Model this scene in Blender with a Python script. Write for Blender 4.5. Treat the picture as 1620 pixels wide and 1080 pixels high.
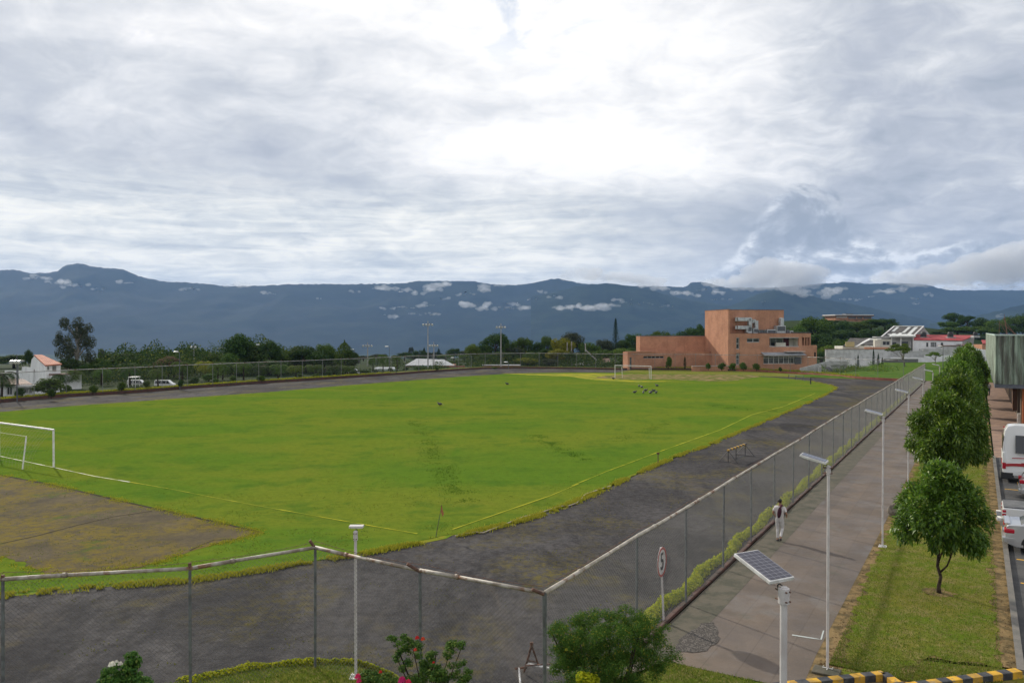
import bpy, bmesh, math, random
import numpy as np
from mathutils import Vector, Matrix, noise as mn
for o in list(bpy.data.objects): bpy.data.objects.remove(o)
SC = bpy.context.scene
COL = SC.collection
R = math.radians
rnd = random.Random(7)

# ------------------------------------------------------------------ camera
CAMH = 8.8; FPX = 1220.0; PITCH = math.atan(15/FPX)
cam_d = bpy.data.cameras.new('camera'); cam = bpy.data.objects.new('camera', cam_d); COL.objects.link(cam)
cam.location = (0, 0, CAMH); cam.rotation_euler = (math.pi/2 - PITCH, 0, 0)
cam_d.sensor_width = 36; cam_d.lens = 36*FPX/1620; cam_d.clip_end = 40000; cam_d.clip_start = 0.1
SC.camera = cam
# ------------------------------------------------------------------ colour management
SC.view_settings.view_transform = 'Standard'; SC.view_settings.look = 'None'
SC.view_settings.exposure = 0.0; SC.view_settings.gamma = 1
SC.view_settings.use_curve_mapping = False
SC.render.engine = 'CYCLES'
try:
    SC.cycles.use_denoising = True
    SC.cycles.denoiser = 'OPENIMAGEDENOISE'
except Exception: pass
SC.cycles.max_bounces = 8; SC.cycles.diffuse_bounces = 3; SC.cycles.glossy_bounces = 3
SC.cycles.transparent_max_bounces = 12; SC.cycles.volume_bounces = 1
SC.cycles.sample_clamp_indirect = 6
# ------------------------------------------------------------------ sun
SUN_AZ = R(-36); SUN_EL = R(28)
sdir = Vector((math.sin(SUN_AZ)*math.cos(SUN_EL), math.cos(SUN_AZ)*math.cos(SUN_EL), math.sin(SUN_EL)))
sun_d = bpy.data.lights.new('sun', 'SUN'); sun_d.energy = 4.0; sun_d.angle = R(1.2); sun_d.color = (1, .93, .80)
sun = bpy.data.objects.new('sun', sun_d); COL.objects.link(sun)
sun.rotation_euler = sdir.to_track_quat('Z', 'Y').to_euler(); sun.location = (0, 0, 60)
# ------------------------------------------------------------------ node helper
class NT:
    def __init__(s, tree): s.t = tree; s.n = tree.nodes; s.l = tree.links
    def put(s, sock, v):
        if hasattr(v, 'is_output') or isinstance(v, bpy.types.NodeSocket): s.l.new(v, sock)
        elif v is not None:
            if isinstance(v, (tuple, list)) and len(v) == 3 and sock.type == 'RGBA': v = (*v, 1)
            sock.default_value = v
    def m(s, op, a, b=None, c=None, clamp=False):
        n = s.n.new('ShaderNodeMath'); n.operation = op; n.use_clamp = clamp
        s.put(n.inputs[0], a); s.put(n.inputs[1], b); s.put(n.inputs[2], c); return n.outputs[0]
    def ss(s, x, a, b):
        n = s.n.new('ShaderNodeMapRange'); n.interpolation_type = 'SMOOTHSTEP'
        s.put(n.inputs[0], x); n.inputs[1].default_value = a; n.inputs[2].default_value = b; return n.outputs[0]
    def noise(s, vec, scale, detail=4, rough=.55, dist=0, out=0):
        n = s.n.new('ShaderNodeTexNoise'); s.put(n.inputs['Vector'], vec); n.inputs['Scale'].default_value = scale
        n.inputs['Detail'].default_value = detail; n.inputs['Roughness'].default_value = rough; n.inputs['Distortion'].default_value = dist
        return n.outputs[out]
    def mix(s, f, a, b, mode='MIX'):
        n = s.n.new('ShaderNodeMix'); n.data_type = 'RGBA'; n.blend_type = mode
        s.put(n.inputs[0], f); s.put(n.inputs[6], a); s.put(n.inputs[7], b); return n.outputs[2]
    def xyz(s, x, y, z):
        n = s.n.new('ShaderNodeCombineXYZ'); s.put(n.inputs[0], x); s.put(n.inputs[1], y); s.put(n.inputs[2], z); return n.outputs[0]
    def ramp(s, f, stops):
        n = s.n.new('ShaderNodeValToRGB'); e = n.color_ramp.elements
        while len(e) < len(stops): e.new(.5)
        for i, (p, c) in enumerate(stops):
            e[i].position = p; e[i].color = (*c, 1) if len(c) == 3 else c
        s.put(n.inputs[0], f); return n.outputs[0]
    def mapping(s, vec, scale=(1,1,1), rot=(0,0,0), loc=(0,0,0)):
        n = s.n.new('ShaderNodeMapping'); s.put(n.inputs[0], vec); n.inputs['Scale'].default_value = scale
        n.inputs['Rotation'].default_value = rot; n.inputs['Location'].default_value = loc; return n.outputs[0]
# ------------------------------------------------------------------ sky
W = bpy.data.worlds.new('World'); SC.world = W; W.use_nodes = True
t = NT(W.node_tree); t.n.clear()
out = t.n.new('ShaderNodeOutputWorld')
sky = t.n.new('ShaderNodeTexSky'); sky.sky_type = 'NISHITA'; sky.sun_disc = False
sky.sun_elevation = SUN_EL; sky.sun_rotation = SUN_AZ
bg1 = t.n.new('ShaderNodeBackground'); t.l.new(sky.outputs[0], bg1.inputs[0]); bg1.inputs[1].default_value = .12
tc = t.n.new('ShaderNodeTexCoord'); sep = t.n.new('ShaderNodeSeparateXYZ'); t.l.new(tc.outputs['Generated'], sep.inputs[0])
X, Y, Z = sep.outputs
az = t.m('MULTIPLY', t.m('ARCTAN2', X, Y), 57.2958)
el = t.m('MULTIPLY', t.m('ARCSINE', Z), 57.2958)
zz = t.m('ADD', t.m('MAXIMUM', Z, 0.0), 0.26)
pl = t.xyz(t.m('DIVIDE', X, zz), t.m('DIVIDE', Y, zz), 0)
plr = t.mapping(pl, scale=(1.0, 1.35, 1), rot=(0, 0, R(-22)))
n1 = t.noise(plr, 1.25, 9, .50, .9)
n2 = t.noise(t.mapping(pl, scale=(1, 1.1, 1), loc=(4, 2, 0)), 3.6, 8, .58, .5)
n3 = t.noise(t.mapping(pl, scale=(1, 1.1, 1), loc=(1, 7, 0)), 9.0, 7, .6, .6)
def gauss(a0, e0, sa, se):
    da = t.m('DIVIDE', t.m('SUBTRACT', az, a0), sa); de = t.m('DIVIDE', t.m('SUBTRACT', el, e0), se)
    q = t.m('ADD', t.m('MULTIPLY', da, da), t.m('MULTIPLY', de, de))
    return t.m('EXPONENT', t.m('MULTIPLY', q, -1))
v = t.m('ADD', t.m('MULTIPLY', n1, .60), t.m('MULTIPLY', n2, .36)); v = t.m('SUBTRACT', v, .045)
v = t.m('ADD', v, t.m('MULTIPLY', t.m('SUBTRACT', n3, .5), .26))
v = t.m('ADD', v, .055)
v = t.m('ADD', v, t.m('MULTIPLY', gauss(1, 19, 14, 8), .155))
v = t.m('ADD', v, t.m('MULTIPLY', gauss(9, 12.5, 9, 4.5), .10))
v = t.m('ADD', v, t.m('MULTIPLY', gauss(-12, 23, 10, 3.5), .10))
v = t.m('ADD', v, t.m('MULTIPLY', gauss(-31, 22.5, 13, 3.5), .16))
v = t.m('SUBTRACT', v, t.m('MULTIPLY', gauss(-22, 17.5, 12, 2.6), .08))
v = t.m('SUBTRACT', v, t.m('MULTIPLY', gauss(-20, 10.5, 22, 2.6), .10))
v = t.m('SUBTRACT', v, t.m('MULTIPLY', gauss(5, 9.0, 8, 2.2), .12))
v = t.m('SUBTRACT', v, t.m('MULTIPLY', gauss(17, 8.0, 9, 2.6), .15))
v = t.m('SUBTRACT', v, t.m('MULTIPLY', gauss(37, 12, 15, 13), .17))
v = t.m('ADD', v, t.m('MULTIPLY', t.m('MULTIPLY', t.m('SUBTRACT', n3, .5), .22), t.ss(az, 12, 25)))
cl = t.ramp(v, [(.20, (.38, .42, .49)), (.34, (.49, .52, .585)), (.43, (.59, .615, .66)), (.50, (.71, .725, .755)), (.57, (.84, .84, .85)), (.66, (1.0, .985, .965)), (.82, (1.12, 1.10, 1.07))])
cl = t.mix(t.ss(el, 27, 45), cl, (.72, .72, .74))
# horizontal streaks low over the ridge
st = t.noise(t.xyz(t.m('MULTIPLY', az, .045), t.m('MULTIPLY', el, .55), 3.0), 1.6, 8, .6, .45)
stc = t.ramp(st, [(.34, (.55, .60, .65)), (.46, (.70, .74, .755)), (.54, (.86, .87, .84)), (.66, (1.0, .99, .94))])
stc = t.mix(.55, stc, t.ramp(t.m('ADD', t.m('MULTIPLY', n3, .5), t.m('MULTIPLY', st, .5)), [(.38, (.55, .58, .62)), (.5, (.84, .84, .81)), (.6, (1.10, 1.06, .96))]))
stm = t.m('MULTIPLY', t.m('SUBTRACT', 1, t.ss(el, 8, 12.5)), t.m('SUBTRACT', 1, t.ss(az, 0, 20)))
cl = t.mix(t.m('MULTIPLY', stm, .85), cl, stc)
# piled cumulus standing over the right-hand ridge
cn = t.noise(t.xyz(t.m('MULTIPLY', az, .17), t.m('MULTIPLY', el, .25), 1.3), 1.0, 7, .58, .35)
cn_b = t.noise(t.xyz(t.m('ADD', t.m('MULTIPLY', az, .17), .10), t.m('SUBTRACT', t.m('MULTIPLY', el, .25), .10), 1.3), 1.0, 7, .58, .35)
top = t.m('ADD', t.m('MULTIPLY', gauss(20, 3, 6.2, 60), 7.6), t.m('MULTIPLY', gauss(33, 3, 9, 60), 4.6))
top = t.m('ADD', top, t.m('ADD', 1.2, t.m('MULTIPLY', t.m('SUBTRACT', cn, .5), 8.5)))
cm = t.ss(t.m('SUBTRACT', top, el), -.25, .55)
cm = t.m('MULTIPLY', cm, t.ss(az, 12.5, 16.5))
lit = t.m('ADD', t.m('MULTIPLY', t.m('SUBTRACT', cn_b, cn), 3.4), .42)
rim = t.m('SUBTRACT', 1, t.ss(t.m('SUBTRACT', top, el), .2, 1.8)); lit = t.m('ADD', lit, t.m('MULTIPLY', rim, .22)); lit = t.m('ADD', lit, t.m('MULTIPLY', t.m('SUBTRACT', 5.0, el), .04))
cc = t.ramp(lit, [(.15, (.33, .37, .44)), (.38, (.40, .44, .51)), (.56, (.53, .565, .63)), (.80, (.86, .88, .91))])
cl = t.mix(t.m('MULTIPLY', cm, .88), cl, cc)
bg2 = t.n.new('ShaderNodeBackground'); t.l.new(cl, bg2.inputs[0]); bg2.inputs[1].default_value = 1.14
gap = t.m('MULTIPLY', t.ss(n2, .57, .66), t.ss(el, 17, 23))
gap = t.m('MULTIPLY', gap, t.m('SUBTRACT', 1, t.ss(az, 4, 9)))
gap = t.m('MULTIPLY', gap, .55)
ms = t.n.new('ShaderNodeMixShader'); t.l.new(gap, ms.inputs[0]); t.l.new(bg2.outputs[0], ms.inputs[1]); t.l.new(bg1.outputs[0], ms.inputs[2])
t.l.new(ms.outputs[0], out.inputs[0])

# ------------------------------------------------------------------ geometry helpers
def ray(px, py):
    x = (px-810)/FPX; v = (540-py)/FPX; c, s = math.cos(PITCH), math.sin(PITCH)
    return Vector((x, c + v*s, -s + v*c))
def G(px, py, z=0.0):                       # ground point seen at a place of the photograph
    d = ray(px, py); k = (z-CAMH)/d.z; return Vector((d.x*k, d.y*k, z))
def P(px, py, Yd):
    d = ray(px, py); k = Yd/d.y; return Vector((d.x*k, Yd, CAMH + d.z*k))
UA = R(31.15); U = Vector((math.sin(UA), math.cos(UA), 0)); V = Vector((math.cos(UA), -math.sin(UA), 0)); O = Vector((.725, 16.7, 0))
def S(s, tt, z=0): return O + U*s + V*tt + Vector((0, 0, z))
URZ = -UA                                   # rotation that turns +Y onto U (and +X onto V)
def tag(o, label=None, cat=None, group=None, kind=None):
    if label: o['label'] = label
    if cat: o['category'] = cat
    if group: o['group'] = group
    if kind: o['kind'] = kind
    return o
def thing(name, label, cat, loc=(0,0,0), rz=0, group=None):
    o = bpy.data.objects.new(name, None); o.empty_display_size = .2; COL.objects.link(o)
    o.location = loc; o.rotation_euler = (0, 0, rz); return tag(o, label, cat, group)
def kids(o): return [c for c in bpy.data.objects if c.parent == o]
def copy_tree(o, parent=None):
    c = o.copy(); COL.objects.link(c); c.parent = parent
    for ch in kids(o): copy_tree(ch, c)
    return c
class MB:
    def __init__(s): s.v = []; s.f = []; s.mi = []; s.cur = 0
    def add(s, vs, fs):
        b = len(s.v); s.v += [tuple(p) for p in vs]; s.f += [tuple(i+b for i in f) for f in fs]; s.mi += [s.cur]*len(fs); return s
    def box(s, x0, x1, y0, y1, z0, z1):
        return s.add([(x0,y0,z0),(x1,y0,z0),(x1,y1,z0),(x0,y1,z0),(x0,y0,z1),(x1,y0,z1),(x1,y1,z1),(x0,y1,z1)],
              [(0,3,2,1),(4,5,6,7),(0,1,5,4),(1,2,6,5),(2,3,7,6),(3,0,4,7)])
    def bar(s, a, b, w, h, up=Vector((0,0,1))):       # square bar from a to b
        a = Vector(a); b = Vector(b); d = (b-a).normalized(); x = d.cross(up)
        if x.length < 1e-4: x = Vector((1,0,0))
        x.normalize(); y = x.cross(d).normalized(); x = x*w/2; y = y*h/2
        return s.add([a-x-y,a+x-y,a+x+y,a-x+y,b-x-y,b+x-y,b+x+y,b-x+y], [(0,1,2,3),(7,6,5,4),(0,4,5,1),(1,5,6,2),(2,6,7,3),(3,7,4,0)])
    def tube(s, pts, rs, n=8, cap=True):
        pts = [Vector(p) for p in pts]
        if not isinstance(rs, (list, tuple)): rs = [rs]*len(pts)
        b = []; prev = None
        for i, p in enumerate(pts):
            d = (pts[min(i+1, len(pts)-1)] - pts[max(i-1, 0)]).normalized()
            if prev is None:
                x = d.orthogonal().normalized()
            else:
                x = (prev - d*prev.dot(d)).normalized()
            prev = x; y = d.cross(x)
            for k in range(n):
                a = 2*math.pi*k/n; b.append(p + (x*math.cos(a) + y*math.sin(a))*rs[i])
        fs = []
        for i in range(len(pts)-1):
            for k in range(n): fs.append((i*n+k, i*n+(k+1)%n, (i+1)*n+(k+1)%n, (i+1)*n+k))
        if cap: fs.append(tuple(range(n-1, -1, -1))); fs.append(tuple((len(pts)-1)*n+k for k in range(n)))
        return s.add(b, fs)
    def prism(s, poly, z0, z1):                        # poly in xy, extruded in z
        n = len(poly); vs = [(p[0],p[1],z0) for p in poly] + [(p[0],p[1],z1) for p in poly]
        return s.add(vs, [tuple(range(n-1,-1,-1)), tuple(range(n, 2*n))] + [(i,(i+1)%n,n+(i+1)%n,n+i) for i in range(n)])
    def xprism(s, poly, x0, x1):                       # poly in yz, extruded in x
        n = len(poly); vs = [(x0,p[0],p[1]) for p in poly] + [(x1,p[0],p[1]) for p in poly]
        return s.add(vs, [tuple(range(n-1,-1,-1)), tuple(range(n, 2*n))] + [(i,(i+1)%n,n+(i+1)%n,n+i) for i in range(n)])
    def yprism(s, poly, y0, y1):                       # poly in xz, extruded in y
        n = len(poly); vs = [(p[0],y0,p[1]) for p in poly] + [(p[0],y1,p[1]) for p in poly]
        return s.add(vs, [tuple(range(n)), tuple(range(2*n-1, n-1, -1))] + [(i,n+i,n+(i+1)%n,(i+1)%n) for i in range(n)])
    def ball(s, c, rx, ry, rz, nu=12, nv=8, jit=0, seed=0):
        rr = random.Random(seed); vs = []; fs = []
        for j in range(nv+1):
            th = math.pi*j/nv
            for i in range(nu):
                a = 2*math.pi*i/nu; k = 1 + (rr.random()-.5)*jit
                vs.append((c[0]+rx*k*math.sin(th)*math.cos(a), c[1]+ry*k*math.sin(th)*math.sin(a), c[2]+rz*k*math.cos(th)))
        for j in range(nv):
            for i in range(nu): fs.append((j*nu+i, (j+1)*nu+i, (j+1)*nu+(i+1)%nu, j*nu+(i+1)%nu))
        return s.add(vs, fs)
    def wall(s, x0, x1, z0, z1, y0, y1, holes=()):     # wall slab in the xz plane with rectangular openings
        xs = sorted({x0, x1, *[h[0] for h in holes], *[h[1] for h in holes]}); zs = sorted({z0, z1, *[h[2] for h in holes], *[h[3] for h in holes]})
        xs = [x for x in xs if x0 <= x <= x1]; zs = [z for z in zs if z0 <= z <= z1]
        for i in range(len(xs)-1):
            run = None
            for j in range(len(zs)-1):
                cx = (xs[i]+xs[i+1])/2; cz = (zs[j]+zs[j+1])/2
                if not any(h[0] < cx < h[1] and h[2] < cz < h[3] for h in holes):
                    if run is None: run = [zs[j], zs[j+1]]
                    else: run[1] = zs[j+1]
                else:
                    if run: s.box(xs[i], xs[i+1], y0, y1, *run); run = None
            if run: s.box(xs[i], xs[i+1], y0, y1, *run)
        return s
    def build(s, name, mat, parent=None, smooth=False, bevel=0, seg=2):
        me = bpy.data.meshes.new(name); me.from_pydata(s.v, [], s.f)
        mats = mat if isinstance(mat, (list, tuple)) else [mat]
        for m_ in mats: me.materials.append(m_)
        if len(mats) > 1: me.polygons.foreach_set('material_index', s.mi)
        if smooth: me.polygons.foreach_set('use_smooth', [True]*len(me.polygons))
        me.update(); o = bpy.data.objects.new(name, me); COL.objects.link(o); o.parent = parent
        if bevel:
            b = o.modifiers.new('bevel', 'BEVEL'); b.width = bevel; b.segments = seg; b.limit_method = 'ANGLE'; b.angle_limit = R(40)
        return o
def npmesh(name, verts, faces, mat, parent=None, smooth=False):   # numpy arrays, all faces same size
    me = bpy.data.meshes.new(name); nv = len(verts); nf, k = faces.shape
    me.vertices.add(nv); me.vertices.foreach_set('co', np.asarray(verts, dtype=np.float32).ravel())
    me.loops.add(nf*k); me.loops.foreach_set('vertex_index', faces.astype(np.int32).ravel())
    me.polygons.add(nf); me.polygons.foreach_set('loop_start', np.arange(0, nf*k, k, dtype=np.int32)); me.polygons.foreach_set('loop_total', np.full(nf, k, dtype=np.int32))
    me.materials.append(mat)
    if smooth: me.polygons.foreach_set('use_smooth', np.ones(nf, dtype=bool))
    me.update(calc_edges=True); me.validate()
    o = bpy.data.objects.new(name, me); COL.objects.link(o); o.parent = parent; return o
def sheet(name, pts, z, mat, kind='structure', jit=0, sub=0, seed=1):
    """flat polygon; sub cuts its edges, jit pushes them in and out so that a worn edge is uneven"""
    pts = [Vector((p[0], p[1], 0)) for p in pts]
    if sub:
        q = []; rr = random.Random(seed)
        for i, p in enumerate(pts):
            r_ = pts[(i+1) % len(pts)]; L = (r_-p).length; k = max(1, min(600, int(L/sub))); nrm = Vector((-(r_-p).y, (r_-p).x, 0)).normalized()
            for j in range(k):
                a = p.lerp(r_, j/k); jj = jit*(rr.random()-.5)*2*(.4+.6*abs(mn.noise(a*.25))*2)
                q.append(a + nrm*jj)
        pts = q
    me = bpy.data.meshes.new(name); bm = bmesh.new()
    vs = [bm.verts.new((p.x, p.y, z)) for p in pts]; f = bm.faces.new(vs)
    bmesh.ops.triangulate(bm, faces=[f])
    for f in bm.faces:
        if f.normal.z < 0: f.normal_flip()
    bm.to_mesh(me); bm.free(); me.materials.append(mat)
    o = bpy.data.objects.new(name, me); COL.objects.link(o); o['kind'] = kind; return o

# ------------------------------------------------------------------ materials
MATS = {}
def mat(name, col, rough=.8, col2=None, scale=4, detail=5, metal=0, bump=0, bscale=None, lo=.4, hi=.62, spec=None, vec=None, extra=None, coat=0):
    m = bpy.data.materials.new(name); m.use_nodes = True; t = NT(m.node_tree); b = t.n['Principled BSDF']
    b.inputs['Roughness'].default_value = rough; b.inputs['Metallic'].default_value = metal
    if spec is None and rough >= .88: spec = .03
    if spec is not None: b.inputs['Specular IOR Level'].default_value = spec
    if coat: b.inputs['Coat Weight'].default_value = coat
    tc = t.n.new('ShaderNodeTexCoord').outputs['Object']
    if vec: tc = t.mapping(tc, scale=vec)
    c = col
    if col2:
        nz = t.noise(tc, scale, detail, .6); c = t.mix(t.ss(nz, lo, hi), col, col2)
    if extra: c = extra(t, tc, c, b)
    t.put(b.inputs['Base Color'], c)
    if bump:
        bn = t.n.new('ShaderNodeBump'); bn.inputs['Strength'].default_value = bump; bn.inputs['Distance'].default_value = .05
        t.l.new(t.noise(tc, bscale or scale*6, 6, .65), bn.inputs['Height']); t.l.new(bn.outputs[0], b.inputs['Normal'])
    MATS[name] = m; return m
def leafmat(name, c1, c2, c3=None, rough=.8, trans=.3, spec=.04):
    m = bpy.data.materials.new(name); m.use_nodes = True; t = NT(m.node_tree); b = t.n['Principled BSDF']
    g = t.n.new('ShaderNodeNewGeometry').outputs['Random Per Island']; oi = t.n.new('ShaderNodeObjectInfo').outputs['Random']
    c = t.mix(g, c1, c2)
    if c3: c = t.mix(t.m('GREATER_THAN', g, .93), c, c3)
    hs = t.n.new('ShaderNodeHueSaturation'); t.put(hs.inputs['Color'], c)
    t.put(hs.inputs['Value'], t.m('ADD', .85, t.m('MULTIPLY', oi, .3))); t.put(hs.inputs['Hue'], t.m('ADD', .487, t.m('MULTIPLY', oi, .026)))
    c = hs.outputs[0]
    t.put(b.inputs['Base Color'], c); b.inputs['Roughness'].default_value = rough; b.inputs['Specular IOR Level'].default_value = spec
    tr = t.n.new('ShaderNodeBsdfTranslucent'); t.put(tr.inputs[0], c)
    mx = t.n.new('ShaderNodeMixShader'); mx.inputs[0].default_value = trans
    t.l.new(b.outputs[0], mx.inputs[1]); t.l.new(tr.outputs[0], mx.inputs[2]); t.l.new(mx.outputs[0], t.n['Material Output'].inputs[0])
    MATS[name] = m; return m
def turf_extra(t, tc, c, b):
    big = t.noise(t.mapping(tc, scale=(1, 1.6, 1), rot=(0,0,R(-31))), .055, 6, .6, .6)
    c = t.mix(t.ss(big, .38, .62), (.092, .164, .018), (.140, .178, .021))
    mid = t.noise(tc, .35, 6, .7); c = t.mix(t.m('MULTIPLY', t.ss(mid, .50, .66), .6), c, (.050, .122, .017)); m3 = t.noise(t.mapping(tc, scale=(1, 2.2, 1), rot=(0,0,R(-20)), loc=(3,9,0)), .16, 8, .68, .8); c = t.mix(t.m('MULTIPLY', t.ss(m3, .56, .70), .32), c, (.160, .165, .026)); c = t.mix(t.m('MULTIPLY', t.ss(m3, .46, .36), .5), c, (.056, .122, .017))
    yel = t.noise(t.mapping(tc, loc=(9, 4, 0)), .13, 7, .7, .5); c = t.mix(t.m('MULTIPLY', t.ss(yel, .55, .72), .35), c, (.17, .17, .03))
    tr = t.noise(t.mapping(tc, scale=(.9, .16, 1), rot=(0, 0, R(58)), loc=(3, 3, 0)), .35, 6, .65, .4)
    c = t.mix(t.m('MULTIPLY', t.ss(tr, .60, .72), .45), c, (.055, .15, .014))
    fine = t.noise(tc, 2.2, 8, .8); c = t.mix(t.m('MULTIPLY', t.ss(fine, .40, .66), .38), c, (.050, .085, .012)); ff = t.noise(tc, 9, 6, .85); c = t.mix(t.m('MULTIPLY', t.ss(ff, .50, .70), .30), c, (.22, .24, .045))
    return c
M_turf = mat('turf_grass', (1,1,1), 1.0, bump=.3, bscale=5, spec=0, extra=turf_extra)
def track_extra(t, tc, c, b):
    n = t.noise(tc, .12, 6, .65, .4); c = t.mix(t.ss(n, .35, .7), (.048, .047, .050), (.108, .103, .104))
    streak = t.noise(t.mapping(tc, scale=(2.2, .12, 1), rot=(0,0,R(31))), .8, 4, .6); c = t.mix(t.m('MULTIPLY', t.ss(streak, .45, .7), .35), c, (.04, .04, .043))
    f = t.noise(tc, 7, 6, .8); c = t.mix(t.m('MULTIPLY', t.ss(f, .44, .68), .5), c, (.150, .135, .120)); f2 = t.noise(tc, 2.4, 8, .8); c = t.mix(t.m('MULTIPLY', t.ss(f2, .42, .62), .55), c, (.028, .025, .025))
    moss = t.m('MULTIPLY', t.ss(t.noise(t.mapping(tc, loc=(3, 8, 0)), .16, 5, .6, .6), .47, .64), t.ss(t.noise(tc, 2.6, 9, .85), .45, .58))
    c = t.mix(t.m('MULTIPLY', moss, .85), c, (.135, .112, .03))
    wet_ = t.ss(t.noise(t.mapping(tc, scale=(1, .35, 1), rot=(0,0,R(31)), loc=(4, 2, 0)), .22, 7, .7, .8), .50, .60); c = t.mix(t.m('MULTIPLY', wet_, .45), c, (.022, .022, .025))
    dus = t.ss(t.noise(t.mapping(tc, scale=(1, .3, 1), rot=(0,0,R(31)), loc=(14, 2, 0)), .3, 8, .75, .6), .55, .70); c = t.mix(t.m('MULTIPLY', dus, .35), c, (.155, .130, .10))
    mud = t.ss(t.noise(t.mapping(tc, loc=(13, 1, 0)), .3, 6, .7), .56, .70); c = t.mix(t.m('MULTIPLY', mud, .5), c, (.10, .085, .05))
    b.inputs['Roughness'].default_value = .92
    return c
M_track = mat('cinder_track', (1,1,1), .92, bump=.55, bscale=14, spec=.02, extra=track_extra)
def cinder_extra(t, tc, c, b):
    c = t.mix(t.ss(t.noise(tc, .5, 8, .7), .3, .7), (.135, .108, .062), (.068, .058, .040))
    g = t.m('MULTIPLY', t.ss(t.noise(t.mapping(tc, loc=(2, 5, 0)), .22, 6, .65, .5), .36, .54), t.ss(t.noise(tc, 1.4, 9, .85), .40, .54))
    c = t.mix(t.m('MULTIPLY', g, .9), c, (.165, .125, .018)); gg = t.m('MULTIPLY', t.ss(t.noise(t.mapping(tc, loc=(8, 2, 0)), .4, 6, .7), .55, .66), t.ss(t.noise(tc, 3, 9, .85), .42, .55)); c = t.mix(t.m('MULTIPLY', gg, .8), c, (.06, .10, .015)); c = t.mix(t.m('MULTIPLY', t.ss(t.noise(tc, 2.5, 9, .85), .45, .6), .6), c, (.07, .058, .045))
    return t.mix(t.m('MULTIPLY', t.ss(t.noise(tc, 6, 6, .8), .5, .75), .4), c, (.07, .065, .055))
M_sector = mat('bare_sector', (1,1,1), .95, bump=.6, bscale=10, extra=cinder_extra)
M_fringe = mat('yellow_fringe', (.21, .205, .02), .9, (.10, .175, .010), 1.6, 8, bump=.6, bscale=12)
def ground_extra(t, tc, c, b):
    c = t.mix(t.ss(t.noise(tc, .02, 8, .6), .4, .6), (.014, .028, .010), (.028, .044, .014))
    return t.mix(t.ss(t.noise(tc, .3, 6, .7), .55, .75), c, (.045, .048, .025))
M_ground = mat('rough_ground', (1,1,1), .95, extra=ground_extra)
def lawn_extra(t, tc, c, b):
    c = t.mix(t.ss(t.noise(tc, .5, 7, .7), .35, .65), (.095, .150, .014), (.170, .165, .032))
    c = t.mix(t.m('MULTIPLY', t.ss(t.noise(tc, 1.6, 9, .85), .46, .60), .7), c, (.24, .19, .085))
    return t.mix(t.m('MULTIPLY', t.ss(t.noise(t.mapping(tc, loc=(5,5,0)), 9, 6, .8), .55, .72), .5), c, (.05, .075, .015))
M_lawn = mat('lawn', (1,1,1), .95, bump=.6, bscale=16, spec=.0, extra=lawn_extra)
M_litter = mat('dry_litter', (.25, .175, .085), .95, (.11, .085, .045), 2.2, 9, bump=.6, bscale=14)
def walk_extra(t, tc, c, b):
    r_ = t.mapping(tc, rot=(0, 0, UA), loc=(0, 0, 0)); sp = t.n.new('ShaderNodeSeparateXYZ'); t.l.new(r_, sp.inputs[0]); x, y = sp.outputs[0], sp.outputs[1]
    c = t.mix(t.ss(t.noise(tc, .35, 6, .65, .3), .3, .7), (.158, .120, .090), (.100, .080, .066))
    # long slabs with random tone, joints between them
    bk = t.n.new('ShaderNodeTexBrick'); t.put(bk.inputs['Vector'], t.xyz(y, x, 0)); bk.inputs['Scale'].default_value = 1
    bk.inputs['Brick Width'].default_value = 9.0; bk.inputs['Row Height'].default_value = .88; bk.inputs['Mortar Size'].default_value = .022; bk.inputs['Mortar Smooth'].default_value = .6
    bk.inputs['Color1'].default_value = (1.08, 1.05, 1.0, 1); bk.inputs['Color2'].default_value = (.88, .89, .92, 1); bk.inputs['Mortar'].default_value = (.78, .76, .73, 1)
    bk.offset = .37; c = t.mix(1.0, c, bk.outputs[0], 'MULTIPLY')
    pat = t.ss(t.noise(t.mapping(tc, loc=(7,3,0)), .45, 5, .6), .55, .66); c = t.mix(t.m('MULTIPLY', pat, .28), c, (.19, .19, .19))
    c = t.mix(t.m('MULTIPLY', t.ss(t.noise(t.mapping(tc, loc=(1,9,0)), .8, 7, .7), .55, .7), .5), c, (.075, .075, .05))
    wet = t.ss(t.noise(t.mapping(tc, loc=(3,1,0)), .5, 4, .6), .4, .6); t.put(b.inputs['Roughness'], t.m('ADD', .58, t.m('MULTIPLY', wet, .3)))
    return t.mix(t.m('MULTIPLY', t.ss(t.noise(tc, 11, 6, .8), .5, .75), .25), c, (.07, .06, .05))
M_walk = mat('paved_walkway', (1,1,1), .6, bump=.25, bscale=15, extra=walk_extra)
M_gutter = mat('mossy_concrete', (.105, .090, .062), .85, (.060, .058, .036), 1.5, 8, bump=.4, bscale=12)
M_gravel = mat('loose_gravel', (.085, .078, .072), .9, (.20, .18, .16), 22, 6, bump=.8, bscale=30, lo=.48, hi=.6)
M_road = mat('asphalt', (.045, .045, .047), .85, (.075, .073, .07), .8, 8, bump=.4, bscale=20)
M_sidewalk = mat('brick_sidewalk', (.30, .19, .13), .85, (.20, .13, .10), 1.2, 7, bump=.3)
M_kerbc = mat('concrete_kerb', (.17, .155, .135), .85, (.13, .125, .11), 2.5, 8, bump=.4)
M_brickred = mat('painted_brick_border', (.10, .042, .030), .85, (.055, .034, .026), 2.2, 7, bump=.5)
M_brickorg = mat('border_orange', (.36, .13, .085), .85, (.26, .085, .06), .8, 7, bump=.3)
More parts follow.
